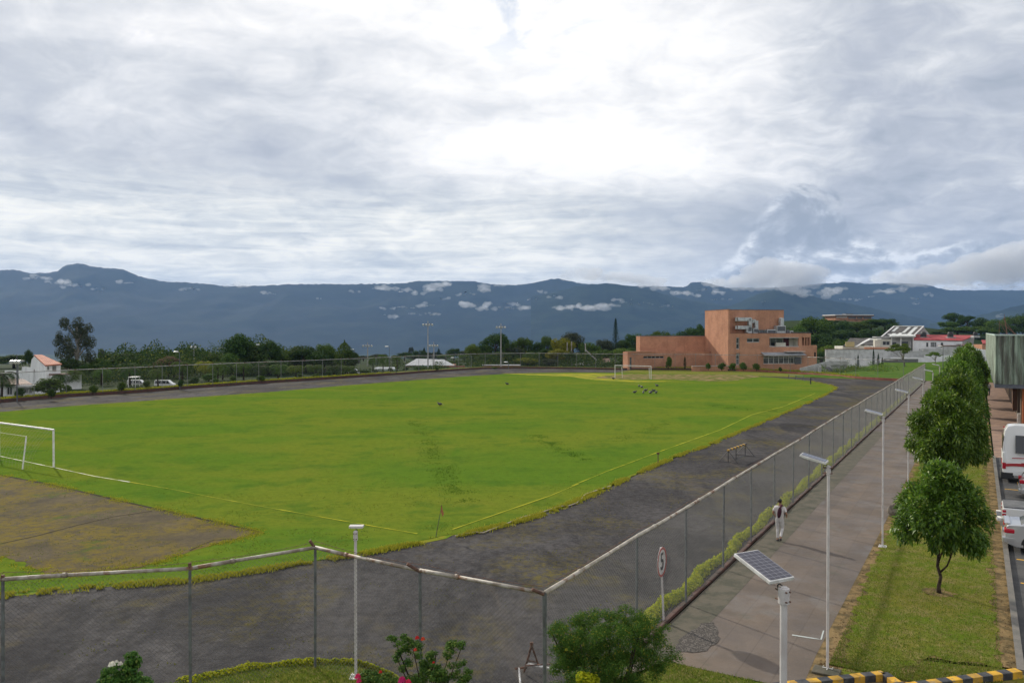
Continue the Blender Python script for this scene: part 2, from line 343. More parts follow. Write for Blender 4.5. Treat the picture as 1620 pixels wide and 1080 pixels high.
def brick_extra(t, tc, c, b):
    c = t.mix(t.ss(t.noise(tc, .35, 6, .65), .35, .65), (.53, .265, .168), (.42, .205, .130))
    sp = t.n.new('ShaderNodeSeparateXYZ'); t.l.new(tc, sp.inputs[0])
    bk = t.n.new('ShaderNodeTexBrick'); t.put(bk.inputs['Vector'], t.xyz(t.m('ADD', sp.outputs[0], sp.outputs[1]), sp.outputs[2], 0)); bk.inputs['Scale'].default_value = 1
    bk.inputs['Brick Width'].default_value = .26; bk.inputs['Row Height'].default_value = .085; bk.inputs['Mortar Size'].default_value = .012
    bk.inputs['Color1'].default_value = (1.15, 1.12, 1.1, 1); bk.inputs['Color2'].default_value = (.8, .78, .76, 1); bk.inputs['Mortar'].default_value = (.95, 1.2, 1.3, 1)
    c = t.mix(.8, c, bk.outputs[0], 'MULTIPLY')
    dr = t.noise(t.mapping(tc, scale=(1, 1, .12)), 1.2, 6, .7); return t.mix(t.m('MULTIPLY', t.ss(dr, .52, .72), .3), c, (.16, .09, .07))
M_brick = mat('orange_brick', (1,1,1), .9, bump=.2, bscale=8, extra=brick_extra)
def wallw_extra(t, tc, c, b):
    dr = t.noise(t.mapping(tc, scale=(1, 1, .2)), .9, 7, .7); return t.mix(t.m('MULTIPLY', t.ss(dr, .5, .75), .5), c, (.42, .42, .41))
M_white = mat('white_paint_wall', (.84, .84, .83), .85, (.74, .74, .73), .7, 6, extra=wallw_extra, bump=.1)
M_whiteclean = mat('bright_white_wall', (.84, .84, .84), .8, (.74, .74, .73), .8, 6)
M_greyw = mat('grey_render_wall', (.50, .50, .50), .9, (.36, .36, .35), .8, 7, extra=wallw_extra)
M_block = mat('grey_block_wall', (.20, .20, .205), .9, (.14, .14, .14), 1.5, 7, bump=.3)
M_cream = mat('cream_wall', (.62, .60, .52), .85, (.52, .50, .43), 1, 6)
def corr(name, c1, c2, ax=0, period=.25):
    def ex(t, tc, c, b):
        sp = t.n.new('ShaderNodeSeparateXYZ'); t.l.new(tc, sp.inputs[0])
        w = t.m('SINE', t.m('MULTIPLY', sp.outputs[ax], 6.2832/period))
        bn = t.n.new('ShaderNodeBump'); bn.inputs['Strength'].default_value = .6; bn.inputs['Distance'].default_value = .06
        t.l.new(w, bn.inputs['Height']); t.l.new(bn.outputs[0], b.inputs['Normal']); return c
    return mat(name, c1, .75, c2, .9, 7, extra=ex)
M_roofdark = corr('weathered_dark_roof', (.075, .070, .065), (.14, .125, .11))
M_roofgrey = corr('grey_sheet_roof', (.36, .38, .40), (.28, .29, .31))
M_roofred = corr('red_sheet_roof', (.42, .045, .045), (.30, .035, .04))
M_rooftile = corr('orange_tile_roof', (.50, .17, .09), (.36, .11, .06))
M_roofbrown = corr('brown_tile_roof', (.20, .10, .07), (.12, .07, .055))
M_skyl = mat('translucent_roof_sheet', (.72, .73, .70), .5, (.55, .56, .52), 1.5, 5)
def green_extra(t, tc, c, b):
    dr = t.noise(t.mapping(tc, scale=(1, 1, .1)), 2.2, 7, .7)
    c = t.mix(t.ss(dr, .38, .60), (.33, .42, .33), (.115, .12, .095))
    return t.mix(t.m('MULTIPLY', t.ss(t.noise(t.mapping(tc, scale=(1,1,.3)), 1.1, 6, .7), .55, .7), .7), c, (.04, .04, .035))
M_green = mat('stained_green_sheet', (1,1,1), .7, extra=green_extra)
M_dkgrey = mat('dark_grey_paint', (.10, .105, .12), .6, (.07, .075, .08), 2, 5)
M_glass = mat('dark_glass', (.02, .024, .028), .08, spec=.7)
M_glassb = mat('blind_glass', (.14, .15, .15), .2, (.06, .065, .07), .9, 3, spec=.6)
M_frame = mat('aluminium_frame', (.5, .5, .5), .45, metal=.4)
M_duct = mat('galvanised_duct', (.50, .52, .53), .42, (.36, .38, .39), 2, 4, metal=.55)
M_galv = mat('galvanised_post', (.17, .185, .19), .55, (.11, .115, .12), 5, 6, metal=.35)
def rust_extra(t, tc, c, b):
    return t.mix(t.ss(t.noise(tc, 1.4, 7, .7), .54, .62), c, (.20, .105, .06))
M_rail = mat('worn_cream_rail', (.50, .46, .39), .6, (.34, .30, .24), 3, 7, extra=rust_extra)
M_railg = mat('grey_rail', (.36, .36, .34), .6, (.24, .23, .21), 3, 7, extra=rust_extra)
M_rust = mat('rusty_steel', (.17, .085, .055), .85, (.08, .045, .035), 8, 6, bump=.4)
M_wire = mat('fence_wire', (.20, .20, .19), .7, metal=.2)
M_pole = mat('white_pole_paint', (.60, .57, .56), .45, (.50, .46, .45), 2, 5)
M_poleg = mat('concrete_mast', (.36, .355, .34), .8, (.27, .26, .25), 1, 5)
M_whitem = mat('white_metal', (.78, .77, .75), .5, (.62, .60, .57), 5, 6)
M_lampw = mat('lamp_cover', (.85, .86, .86), .3)
def cell_extra(t, tc, c, b):
    bk = t.n.new('ShaderNodeTexBrick'); bk.offset = 0; t.put(bk.inputs['Vector'], tc); bk.inputs['Scale'].default_value = 1
    bk.inputs['Brick Width'].default_value = .075; bk.inputs['Row Height'].default_value = .105; bk.inputs['Mortar Size'].default_value = .0025
    bk.inputs['Color1'].default_value = (.045, .043, .060, 1); bk.inputs['Color2'].default_value = (.055, .052, .072, 1); bk.inputs['Mortar'].default_value = (.30, .30, .34, 1)
    return bk.outputs[0]
M_cell = mat('solar_cells', (1,1,1), .18, spec=.5, extra=cell_extra)
M_black = mat('black_rubber', (.02, .02, .02), .7)
M_blackp = mat('black_plastic', (.03, .03, .033), .45)
def chip(c2):
    def ex(t, tc, c, b): return t.mix(t.m('MULTIPLY', t.ss(t.noise(tc, 5, 9, .8), .56, .60), .85), t.mix(t.m('MULTIPLY', t.ss(t.noise(tc, 1.7, 7, .7), .45, .65), .6), c, (.20, .14, .05)), c2)
    return ex
M_yellow = mat('yellow_paint', (.66, .37, .02), .75, (.46, .25, .02), 4, 7, bump=.3, extra=chip((.17,.16,.14)))
M_blk = mat('black_paint', (.025, .027, .033), .6, (.06, .06, .06), 6, 7, bump=.3)
M_yline = mat('yellow_line_paint', (.42, .40, .03), .9, (.22, .27, .02), 1.2, 7)
M_wline = mat('worn_white_line', (.75, .74, .62), .9, (.50, .52, .22), 2.0, 6)
M_oline = mat('orange_road_line', (.70, .38, .02), .8)
M_silver = mat('silver_car_paint', (.52, .53, .55), .28, metal=.6, coat=.6)
M_wcar = mat('white_car_paint', (.80, .80, .80), .3, coat=.6)
M_redl = mat('red_lens', (.45, .01, .03), .15, spec=.6)
M_redp = mat('red_stripe_paint', (.45, .03, .04), .4)
M_redring = mat('faded_red_ring', (.42, .07, .06), .6)
M_signw = mat('sign_white', (.74, .72, .70), .5, (.64, .61, .58), 6, 5)
M_bark = mat('bark', (.075, .055, .042), .9, (.035, .027, .022), 9, 6, bump=.6, bscale=20)
M_barkp = mat('pale_bark', (.28, .26, .22), .9, (.16, .14, .12), 3, 6)
M_tank = mat('black_water_tank', (.015, .015, .017), .5)
M_stone = mat('boulder_stone', (.24, .21, .17), .9, (.11, .095, .08), 3, 8, bump=.7, bscale=9)
M_mount = mat('forested_slope', (.006, .012, .013), .95, (.014, .022, .018), .004, 9)
M_mount2 = mat('near_forested_slope', (.008, .016, .014), .95, (.022, .034, .022), .006, 9)
L_ball = leafmat('dark_glossy_leaves', (.045, .098, .010), (.150, .240, .024), (.26, .34, .05), rough=.40, trans=.40, spec=.4)
L_dark = leafmat('dark_leaves', (.024, .052, .014), (.065, .110, .026), trans=.2)
L_mid = leafmat('mid_green_leaves', (.040, .085, .016), (.105, .160, .030), trans=.25)
L_light = leafmat('light_green_leaves', (.07, .125, .018), (.15, .20, .035), trans=.3)
L_yel = leafmat('yellow_green_leaves', (.15, .16, .018), (.24, .24, .03), trans=.3)
L_euc = leafmat('grey_olive_leaves', (.035, .048, .028), (.075, .085, .048), trans=.2)
L_pine = leafmat('conifer_needles', (.014, .034, .018), (.030, .055, .026), trans=.1)
L_lime = leafmat('lime_hedge_leaves', (.24, .30, .012), (.52, .50, .025), (.10, .18, .015), trans=.4)
L_grass = leafmat('grass_blades', (.090, .150, .014), (.22, .23, .04), (.34, .27, .11), trans=.3, rough=.6, spec=.2)
L_fern = leafmat('feathery_leaves', (.040, .110, .020), (.110, .210, .038), (.30, .30, .04), trans=.35)
L_rose = leafmat('rose_leaves', (.035, .090, .024), (.11, .20, .035), (.20, .25, .06), trans=.3)
L_dry = leafmat('dead_leaves', (.24, .15, .07), (.10, .055, .03), trans=.1, rough=.8)
L_red = leafmat('red_petals', (.42, .015, .02), (.60, .05, .04), trans=.2)
L_mag = leafmat('magenta_petals', (.50, .02, .10), (.65, .05, .16), trans=.2)
L_wpet = leafmat('white_petals', (.72, .70, .60), (.80, .76, .66), trans=.2)
L_pink = leafmat('pinkish_leaves', (.10, .11, .04), (.30, .17, .14), trans=.3)
# ================================================================== TERRAIN
def H(x, y):
    d = math.hypot(x, y); z = 0.0
    if d > 225: z -= .034*(d-225)
    z = max(z, -125)
    hf = min(1, max(0, (d-235)/110)); hf = hf*hf*(3-2*hf)
    z += 22*hf*math.exp(-(((x-165)/95)**2 + ((y-430)/130)**2))            # rise behind the houses
    z += 7*hf*math.exp(-(((x-330)/110)**2 + ((y-450)/140)**2))
    if d > 260: z += 3.5*mn.fractal(Vector((x/160, y/160, 0)), 1, 2, 5)*min(1, (d-260)/300)
    return z
def terrain():
    rs = [0, 6, 14, 30, 60, 100, 150, 200, 225, 240, 260, 285, 310, 340, 370, 400, 430, 460, 500, 540, 590, 650, 720, 800, 900, 1050, 1250, 1500, 1800, 2200, 2700, 3300, 4000, 5000, 6500, 9000]
    na = 220; vs = []; fs = []
    for r_ in rs:
        for i in range(na):
            a = 2*math.pi*i/na; x = r_*math.sin(a); y = r_*math.cos(a); vs.append((x, y, H(x, y)-.06))
    for j in range(len(rs)-1):
        for i in range(na): fs.append((j*na+i, j*na+(i+1)%na, (j+1)*na+(i+1)%na, (j+1)*na+i))
    o = npmesh('ground', np.array(vs), np.array(fs), M_ground, smooth=True); o['kind'] = 'structure'
terrain()
def ridge(name, sil, D, depth, zf, m, rough, step=4, x0=None, x1=None, seed=0, nr=46):
    xs = [p[0] for p in sil]; ys = [p[1] for p in sil]; px0 = x0 or xs[0]; px1 = x1 or xs[-1]
    cols = np.arange(px0, px1+step, step); vs = []
    for px in cols:
        py = float(np.interp(px, xs, ys)); tan = (px-810)/FPX
        top = P(px, py, D).z
        for k in range(-3, nr):
            f = k/(nr-1); Yd = D - depth*f
            x = tan*Yd                                   # fan of columns: the range curves round the valley
            if k < 0: z = top + (top-zf)*f*2.0
            else:
                e = 1 - (1-f)**1.0
                prof = (1-f)**1.25 if f < 1 else 0
                z = zf + (top-zf)*prof
                q = Vector((x/620+seed, Yd/620, 0)); g = mn.fractal(q, .9, 2.1, 6)
                rg = abs(mn.noise(Vector((x/430+seed*3, Yd/1500, .3))))
                z += (g*.07 - rg*.10)*(top-zf)*min(1, f*3.2)*(1-f)*rough
            z += (mn.noise(Vector((x/30, Yd/30, seed)))*7 + mn.noise(Vector((x/11, Yd/11, seed)))*3)*(1 if k <= 1 else .12)
            vs.append((x, Yd, z))
    n = nr+3; nc = len(cols); fs = [(i*n+k, i*n+k+1, (i+1)*n+k+1, (i+1)*n+k) for i in range(nc-1) for k in range(n-1)]
    o = npmesh(name, np.array(vs), np.array(fs), m, smooth=False); o['kind'] = 'structure'; return o
SIL_A = [(-500,436),(-200,430),(0,427.5),(26,426.7),(49,432),(75,432),(91,429),(104,420),(124,416.5),(156,423),(197,426),(220,437),(259,445),(311,448),(363,452.6),(420,452),(454,449.5),(530,449.5),(587,448.7),(641,448),(659,444),(750,445),(776,449.5),(815,451),(839,448),(872,441.5),(884,440.5),(917,448),(980,452),(1060,453),(1085,454),(1092,447.5),(1111,445.5),(1124,449),(1150,455),(1220,455),(1296,449),(1340,446),(1371,448.7),(1423,447.4),(1462,450),(1498,459),(1620,459),(1800,452),(2200,440)]
ridge('mountain_range', SIL_A, 7000, 2400, -125, M_mount, 1.0, step=4, seed=1)
SIL_B = [(840,470),(880,462),(905,455),(930,450),(960,448),(981,450),(1033,459),(1059,468),(1098,476),(1140,482),(1180,487),(1250,499),(1330,515),(1400,530)]
ridge('wooded_ridge', SIL_B, 5600, 1500, -125, M_mount2, 1.0, step=4, seed=4)
SIL_C = [(1100,500),(1150,486),(1176,475),(1202,464),(1226,459),(1265,464),(1304,473),(1355,482),(1394,491),(1433,499),(1500,512),(1560,522)]
ridge('far_wooded_spur', SIL_C, 5000, 1300, -125, M_mount2, .9, step=4, seed=7)
SIL_D = [(1470,512),(1530,502),(1563,495),(1589,489),(1620,481),(1700,474),(1900,470),(2200,475)]
ridge('right_wooded_spur', SIL_D, 4300, 1100, -125, M_mount2, .8, step=4, seed=9)
# low cloud caught on the slopes: real puffs of thin mist
def cloudmat():
    m = bpy.data.materials.new('slope_mist'); m.use_nodes = True; t = NT(m.node_tree); t.n.clear()
    o = t.n.new('ShaderNodeOutputMaterial'); pv = t.n.new('ShaderNodeVolumePrincipled')
    pv.inputs['Color'].default_value = (.97, .98, 1, 1); pv.inputs['Density'].default_value = .0075; pv.inputs['Anisotropy'].default_value = .1
    t.l.new(pv.outputs[0], o.inputs['Volume']); return m
M_mist = cloudmat()
def puffs(name, lst, D, seed, k=1.0):
    """lst: (px, py, half width px, half height px) of each puff, standing D metres off"""
    rr = random.Random(seed); m = MB()
    for (px, py, w, h) in lst:
        n = max(3, int(w/3.2)+2)
        for i in range(n):
            u = rr.uniform(-1, 1); d_ = D + rr.uniform(-60, 60); r_ = (1-abs(u)**1.6)*.75+.3
            c = P(px + u*w, py - rr.uniform(-.5, .8)*h*r_, d_); s = rr.uniform(.32, .8)*h*D/FPX*k
            m.ball(c, s*rr.uniform(1.1, 2.9), s*1.3, s*rr.uniform(.45, .85), 12, 8)
    o = m.build(name, M_mist, smooth=True); o['kind'] = 'structure'
    rm = o.modifiers.new('join', 'REMESH'); rm.mode = 'VOXEL'; rm.voxel_size = D/FPX*1.3
    tx = bpy.data.textures.new(name, 'CLOUDS'); tx.noise_scale = D/FPX*9; tx.noise_depth = 5
    dm = o.modifiers.new('billow', 'DISPLACE'); dm.texture = tx; dm.strength = D/FPX*10.0; dm.mid_level = .52
    dm.texture_coords = 'GLOBAL'
    return o
puffs('cloud', [(62,440,20,7),(92,450,30,7),(160,458,14,5),(196,447,12,6),(372,452,15,9),(430,464,20,4),(505,472,3,2)], 6000, 3, .8)
puffs('cloud', [(604,458,6,7),(630,458,14,6),(664,463,10,5),(690,456,12,9),(701,450,8,7),(768,456,9,8),(790,452,8,4),(625,487,30,4),(675,483,10,5),(616,500,17,4),(675,497,25,4),(752,482,22,9),(785,488,28,5),(815,482,12,5)], 5700, 5)
puffs('cloud', [(840,473,9,4),(877,470,9,4),(905,488,26,6),(930,487,26,9),(962,486,16,6),(978,477,9,5),(1055,485,14,3),(820,488,15,5),(1000,474,4,2)], 5000, 8)
puffs('cloud', [(905,437,16,10),(930,434,16,12),(955,436,22,15),(985,440,24,11),(1020,445,24,13),(1040,456,16,8),(1082,467,24,6),(1130,462,10,6)], 5400, 11)
puffs('cloud', [(1150,452,24,14),(1190,446,28,20),(1222,436,26,26),(1250,440,26,26),(1265,458,22,12),(1295,466,28,8),(1322,460,14,9),(1375,468,6,3),(1398,462,12,7),(1428,458,12,6),(1470,466,8,4)], 4900, 13)
puffs('cloud', [(1405,442,22,12),(1440,444,24,14),(1470,440,26,20),(1505,438,30,22),(1540,432,30,26),(1575,424,30,30),(1610,420,34,34),(1660,425,40,34),(1720,430,60,34),(1560,455,70,7),(1450,480,8,3),(1590,500,16,4)], 4200, 17)
puffs('cloud', [(120,451,20,5),(300,458,14,4),(560,462,14,4),(705,472,12,4),(735,465,16,5),(855,462,10,4),(1015,481,18,3),(1140,474,16,4),(1110,458,8,5),(1345,474,18,4),(1440,472,14,3),(1205,478,10,3)], 4800, 23, .8)

# ================================================================== THE STADIUM GROUND
far_kerb = [(-260,672),(-120,652),(0,637),(100,628),(200,622.5),(300,614.5),(420,606),(500,601),(607,594),(660,590),(711,586.6),(760,583.5),(815,582.3),(900,583.5),(1000,585),(1100,585.5),(1200,588),(1298,594),(1360,599.5),(1433,603)]
KERB = [G(*p) for p in far_kerb]
KEND = S(141.5, 0)
track_poly = [Vector((-75, 12, 0)), Vector((-14, 12, 0)), S(0, -.05), S(40, -.05), S(90, -.05), KEND] + KERB[::-1] + [Vector((-110, 60, 0))]
sheet('track', track_poly, 0.0, M_track)
turf_px = [(-200,965),(0,944),(160,929),(300,919),(400,904.5),(500,888),(568,878),(640,864),(688,854),(750,842),(815,827),(880,807),(925,788),(960,772),(995,755),(1040,735),(1080,718),(1118,706),(1160,687),(1207,668),(1250,650),(1295,630),(1318,618),(1323,613),(1311,608),(1282,603),(1252,599),(1215,596.5),(1185,595),(1100,590.6),(1000,589.5),(900,589),(815,590.5),(730,595.5),(646,602),(540,610),(420,620.5),(310,628),(207,635.5),(100,643),(0,651.5),(-200,672)]
TURF = [G(*p) for p in turf_px]
sheet('turf_border', TURF, .012, M_fringe, sub=.45, jit=.24, seed=3)
cx = sum(p.x for p in TURF)/len(TURF); cy = sum(p.y for p in TURF)/len(TURF)
def inset(poly, d):
    q = []; n = len(poly)
    for i in range(n):
        e = (poly[(i+1)%n]-poly[i-1]).normalized(); q.append(poly[i] + Vector((-e.y, e.x, 0))*d)
    return q
ar = sum(TURF[i].x*TURF[(i+1)%len(TURF)].y - TURF[(i+1)%len(TURF)].x*TURF[i].y for i in range(len(TURF)))
sheet('playing_field', inset(TURF, .20 if ar > 0 else -.20), .022, M_turf, sub=.45, jit=.22, seed=5)
sector = [G(*p) for p in [(-200,700),(0,752),(60,763),(120,776),(200,795),(300,817),(380,835),(412,842),(380,852),(330,864),(290,876),(250,890),(220,898),(170,905),(110,911),(78,911),(55,900),(34,890),(0,881),(-100,862),(-200,850)]]
sheet('bare_sector', sector, .030, M_sector, sub=.3, jit=.13, seed=8)
sand = [G(*p) for p in [(938,598),(1000,600.5),(1060,600),(1100,602),(1130,603.4),(1160,602),(1180,599),(1205,596),(1190,593),(1100,592),(1000,591.6),(960,594)]]
sheet('sandy_patch', sand, .032, mat('dry_sand', (.25,.175,.09), .95, (.10,.115,.022), .6, 9, lo=.42, hi=.54), sub=.6, jit=.6, seed=9)
ystrip = [G(*p) for p in [(790,590.5),(850,591.5),(940,590.8),(990,592),(950,597),(1000,602),(1070,603),(1010,604.5),(960,602.5),(925,599.5),(900,595.5),(840,593.5)]]
sheet('yellowed_strip', ystrip, .028, mat('yellowed_grass', (.30,.27,.02), .95, (.16,.2,.02), .5, 8), sub=.6, jit=.5, seed=19)
# sunken edge of the bare sector, and grooves in it
def strip(name, pts, w, z, m, jit=0):
    pts = [Vector(p) for p in pts]; q = []
    for i in range(len(pts)-1):
        L = (pts[i+1]-pts[i]).length; k = max(1, int(L/.5))
        for j in range(k): q.append(pts[i].lerp(pts[i+1], j/k))
    q.append(pts[-1]); L_ = []; R_ = []
    for i, p in enumerate(q):
        d = (q[min(i+1,len(q)-1)]-q[max(i-1,0)]).normalized(); n = Vector((-d.y, d.x, 0)); a = 1+jit*(rnd.random()-.5)*2
        L_.append(p+n*w/2*a); R_.append(p-n*w/2*a)
    vs = [(p.x,p.y,z) for p in L_+R_]; n = len(q)
    o = npmesh(name, np.array(vs), np.array([(i+n, i+1+n, i+1, i) for i in range(n-1)]), m); o['kind'] = 'structure'; return o
M_groove = mat('dark_earth_groove', (.035,.03,.02), .95)
strip('earth_edge', [G(*p) for p in [(-60,741),(0,752),(60,763),(120,776),(200,795),(300,817),(380,835),(410,842)]], .16, .036, M_groove, .5)
strip('earth_groove', [G(*p) for p in [(-40,866),(0,861),(60,848),(120,832),(180,818),(241,809)]], .07, .036, M_groove, .5)
strip('earth_groove', [G(*p) for p in [(300,872),(320,862),(338,855),(370,853)]], .05, .036, M_groove, .5)
# painted lines
strip('goal_line', [G(*p) for p in [(-60,709),(0,722),(90,741),(150,754),(205,763)]], .08, .042, M_wline, .5)
strip('goal_line', [G(*p) for p in [(205,763),(270,774),(330,786),(415,802),(500,817),(590,833),(660,845)]], .075, .042, M_yline, .6)
strip('touch_line', [G(*p) for p in [(716,838),(800,809),(870,785),(915,766)]], .07, .042, mat('faint_line', (.36,.36,.03), .9), .6)
strip('touch_line', [G(*p) for p in [(905,769),(960,746),(995,733),(1040,716),(1073,704)]], .065, .042, M_yline, .7)
strip('touch_line', [G(*p) for p in [(1073,704),(1140,680),(1190,656),(1240,643),(1290,622)]], .09, .042, mat('faint_line', (.34,.36,.03), .9), .6)
# worn tufts along the edges
def blades(name, pts, hts, m, wid=.012, lean=.5, kind='stuff', parent=None):
    n = len(pts); a = np.random.rand(n)*6.283; w = wid*(.6+.8*np.random.rand(n)); l = hts*lean*(np.random.rand(n)-.2); la = np.random.rand(n)*6.283
    dx = np.cos(a)*w; dy = np.sin(a)*w; V3 = np.zeros((n, 3, 3))
    V3[:,0,:] = pts; V3[:,0,0] -= dx; V3[:,0,1] -= dy; V3[:,1,:] = pts; V3[:,1,0] += dx; V3[:,1,1] += dy
    V3[:,2,:] = pts; V3[:,2,0] += np.cos(la)*l; V3[:,2,1] += np.sin(la)*l; V3[:,2,2] += hts
    o = npmesh(name, V3.reshape(-1, 3), np.arange(n*3).reshape(-1, 3), m, parent)
    if kind: o['kind'] = kind
    return o
np.random.seed(4)
def along(poly, n, spread, maxd=None):
    segs = [(poly[i], poly[i+1]) for i in range(len(poly)-1)]
    P0 = np.array([[a.x,a.y] for a,b in segs]); P1 = np.array([[b.x,b.y] for a,b in segs]); L = np.linalg.norm(P1-P0, axis=1)
    dist = np.linalg.norm((P0+P1)/2, axis=1); wgt = L/np.maximum(dist, 15)**1.3; wgt /= wgt.sum()
    i = np.random.choice(len(segs), n, p=wgt); f = np.random.rand(n, 1); p = P0[i]*(1-f)+P1[i]*f
    d = (P1-P0)/L[:,None]; nr = np.stack([-d[:,1], d[:,0]], 1)[i]; p = p + nr*(np.random.randn(n,1)*spread)
    return np.concatenate([p, np.zeros((n,1))+.02], 1)
L_fringe = leafmat('yellow_edge_grass', (.25, .24, .025), (.38, .35, .035), (.12, .21, .018), rough=.7, trans=.35, spec=.15)
e = along(TURF[:26], 60000, .15); e = np.array([q for q in e if mn.fractal(Vector((q[0]*.5, q[1]*.5, 2)), .8, 2, 4) + .5*mn.noise(Vector((q[0]*3, q[1]*3, 0))) > -.05]); blades('edge_grass', e, .05+.10*np.random.rand(len(e)), L_fringe, .02, 1.0)
e = along([Vector((p.x, p.y, 0)) for p in sector[1:19]], 14000, .22); e = np.array([q for q in e if mn.fractal(Vector((q[0]*.7, q[1]*.7, 2)), .8, 2, 4) > -.1]); blades('edge_grass', e, .02+.05*np.random.rand(len(e)), L_fringe, .02, 1.0)
# weeds growing through the track
cand = np.random.rand(60000, 2)*np.array([60, 50]) + np.array([-22, 13]); keep = []
for x, y in cand:
    q = mn.fractal(Vector((x*.35, y*.35, 4)), .8, 2, 4)
    if q > .28 and np.random.rand() < .8: keep.append((x, y, .0))
keep = np.array([p for p in keep if (p[0]-O.x)*V.x+(p[1]-O.y)*V.y < -.8])
def inside(poly, x, y):
    c = False; n = len(poly)
    for i in range(n):
        a, b = poly[i], poly[i-1]
        if (a.y > y) != (b.y > y) and x < (b.x-a.x)*(y-a.y)/(b.y-a.y)+a.x: c = not c
    return c
keep = np.array([p for p in keep if not inside(TURF, p[0], p[1])])
L_weed = leafmat('track_weed_blades', (.13, .125, .022), (.20, .18, .03), (.06, .09, .015), trans=.2)
blades('track_weeds', keep, .02+.04*np.random.rand(len(keep)), L_weed, .018, 1.6)

# darker tufts in trails over the pitch, and scattered coarse tufts
L_tuft = leafmat('dark_field_tufts', (.055, .125, .014), (.09, .16, .02), trans=.3, rough=.9, spec=0)
L_tuft2 = leafmat('field_tufts', (.08, .14, .018), (.17, .19, .03), (.24, .22, .04), trans=.3, rough=.9, spec=0)
for (pp_, n_, sp__) in [([(655,665),(672,695),(688,722),(704,745),(716,768),(738,795)], 5200, .55), ([(845,688),(868,700),(892,712),(926,729)], 2600, .45), ([(960,700),(1000,690),(1060,668)], 1500, .6), ([(1120,640),(1180,648),(1230,650)], 1500, .8)]:
    e = along([Vector((*G(*p)[:2], 0)) for p in pp_], n_, sp__); e = np.array([q for q in e if mn.fractal(Vector((q[0]*.6, q[1]*.6, 2)), .8, 2, 4) > -.1]); blades('field_tufts', e, .02+.05*np.random.rand(len(e)), L_tuft, .02, 1.2)
cand = np.stack([(np.random.rand(90000)*1500-60), 640+330*np.random.rand(90000)**1.2], 1); e = []
for px, py in cand:
    k_ = CAMH*FPX/(py-525.0); x = (px-810)/FPX*k_
    if mn.fractal(Vector((x*.5, k_*.5, 7)), .8, 2, 4) > .12 and inside(TURF, x, k_): e.append((x, k_, .02))
e = np.array(e); blades('field_tufts', e, .015+.035*np.random.rand(len(e)), L_tuft2, .018, 1.4)

# ================================================================== WALKWAY SIDE
def band(name, s0, s1, t0, t1, z, m, n=1):
    return sheet(name, [S(s0, t0), S(s1, t0), S(s1, t1), S(s0, t1)], z, m)
walk_edge = [G(1055,1046), G(1120,1061), G(1200,1078), G(1262,1092)]
sheet('walkway', [S(3.0, .1), S(143, .1), S(143, 4.4), S(30, 4.42), S(16, 4.36), S(7.5, 4.30), S(5.2, 4.35)] + [Vector((p.x,p.y,0)) for p in walk_edge[::-1]], .019, M_walk)
sheet('gutter_strip', [S(4.0, .12), S(60, .12), S(60, 1.15), S(8.2, 1.15), S(5.0, 1.05)], .024, M_gutter)
gv = [G(*p) for p in [(1085,1002),(1110,988),(1128,985),(1140,1000),(1134,1016),(1118,1030),(1085,1033),(1062,1030)]]
sheet('gravel_patch', gv, .030, M_gravel, sub=.15, jit=.12, seed=4)
strip('chalk_mark', [G(1253,1005), G(1285,1010), G(1299,1012), G(1303,998)], .06, .026, mat('chalk', (.45,.48,.46), .9), .5)
# grass strip with the row of trees, sunk bed of dry litter at both edges
sheet('litter_bed', [S(5.0, 4.1), S(16, 4.1), S(143, 4.2), S(143, 8.95), S(9.3, 8.95), S(8.9, 6.8), S(6.6, 6.6), S(5.4, 5.6)], .016, M_litter)
sheet('grass_strip', [S(6.5, 5.1), S(12, 4.75), S(20, 4.65), S(60, 4.65), S(143, 4.6), S(143, 8.4), S(60, 8.4), S(24, 8.4), S(12, 8.5), S(9.2, 8.6), S(9.0, 6.8), S(7.2, 6.4)], .026, M_lawn, sub=.25, jit=.28, seed=6)
def strip_pts(n, t0, t1, s0=7, s1=75, pw=2.0):
    s = s0 + (s1-s0)*np.random.rand(n)**pw; tt = t0+(t1-t0)*np.random.rand(n)
    p = np.array([[O.x, O.y, .02]]) + s[:,None]*np.array([U[:]]) + tt[:,None]*np.array([V[:]]); return p
e = strip_pts(80000, 4.7, 8.6); blades('lawn_grass', e, .025+.045*np.random.rand(len(e)), L_grass, .010, 1.2)
e = strip_pts(9000, 4.45, 8.9, 6.8, 60); blades('dead_leaf_litter', e, .006+.02*np.random.rand(len(e)), L_dry, .022, 3.0)
near_lawn = [Vector((-14, 9, 0)), Vector((14, 9, 0)), S(9.2, 8.9), S(8.6, 6.8), S(5.0, 5.6)] + [Vector((p.x,p.y,0)) for p in walk_edge[::-1]] + [S(2.4, .3), S(0.2,-.4), Vector((0.4,16.4,0)), Vector((-1.7,17.9,0)), G(620,1063), G(560,1046), G(500,1043), G(400,1054), G(300,1075), G(200,1095)]
sheet('near_lawn', near_lawn, .012, M_lawn, sub=.3, jit=.08, seed=11)
def rect_pts(n, x0, x1, y0, y1): return np.stack([x0+(x1-x0)*np.random.rand(n), y0+(y1-y0)*np.random.rand(n), np.full(n, .01)], 1)
pp = [Vector((p.x,p.y,0)) for p in near_lawn]
e = rect_pts(90000, -9, 9, 16.5, 21); e = np.array([q for q in e if inside(pp, q[0], q[1])]); blades('lawn_grass', e, .03+.06*np.random.rand(len(e)), L_grass, .010, 1.2)
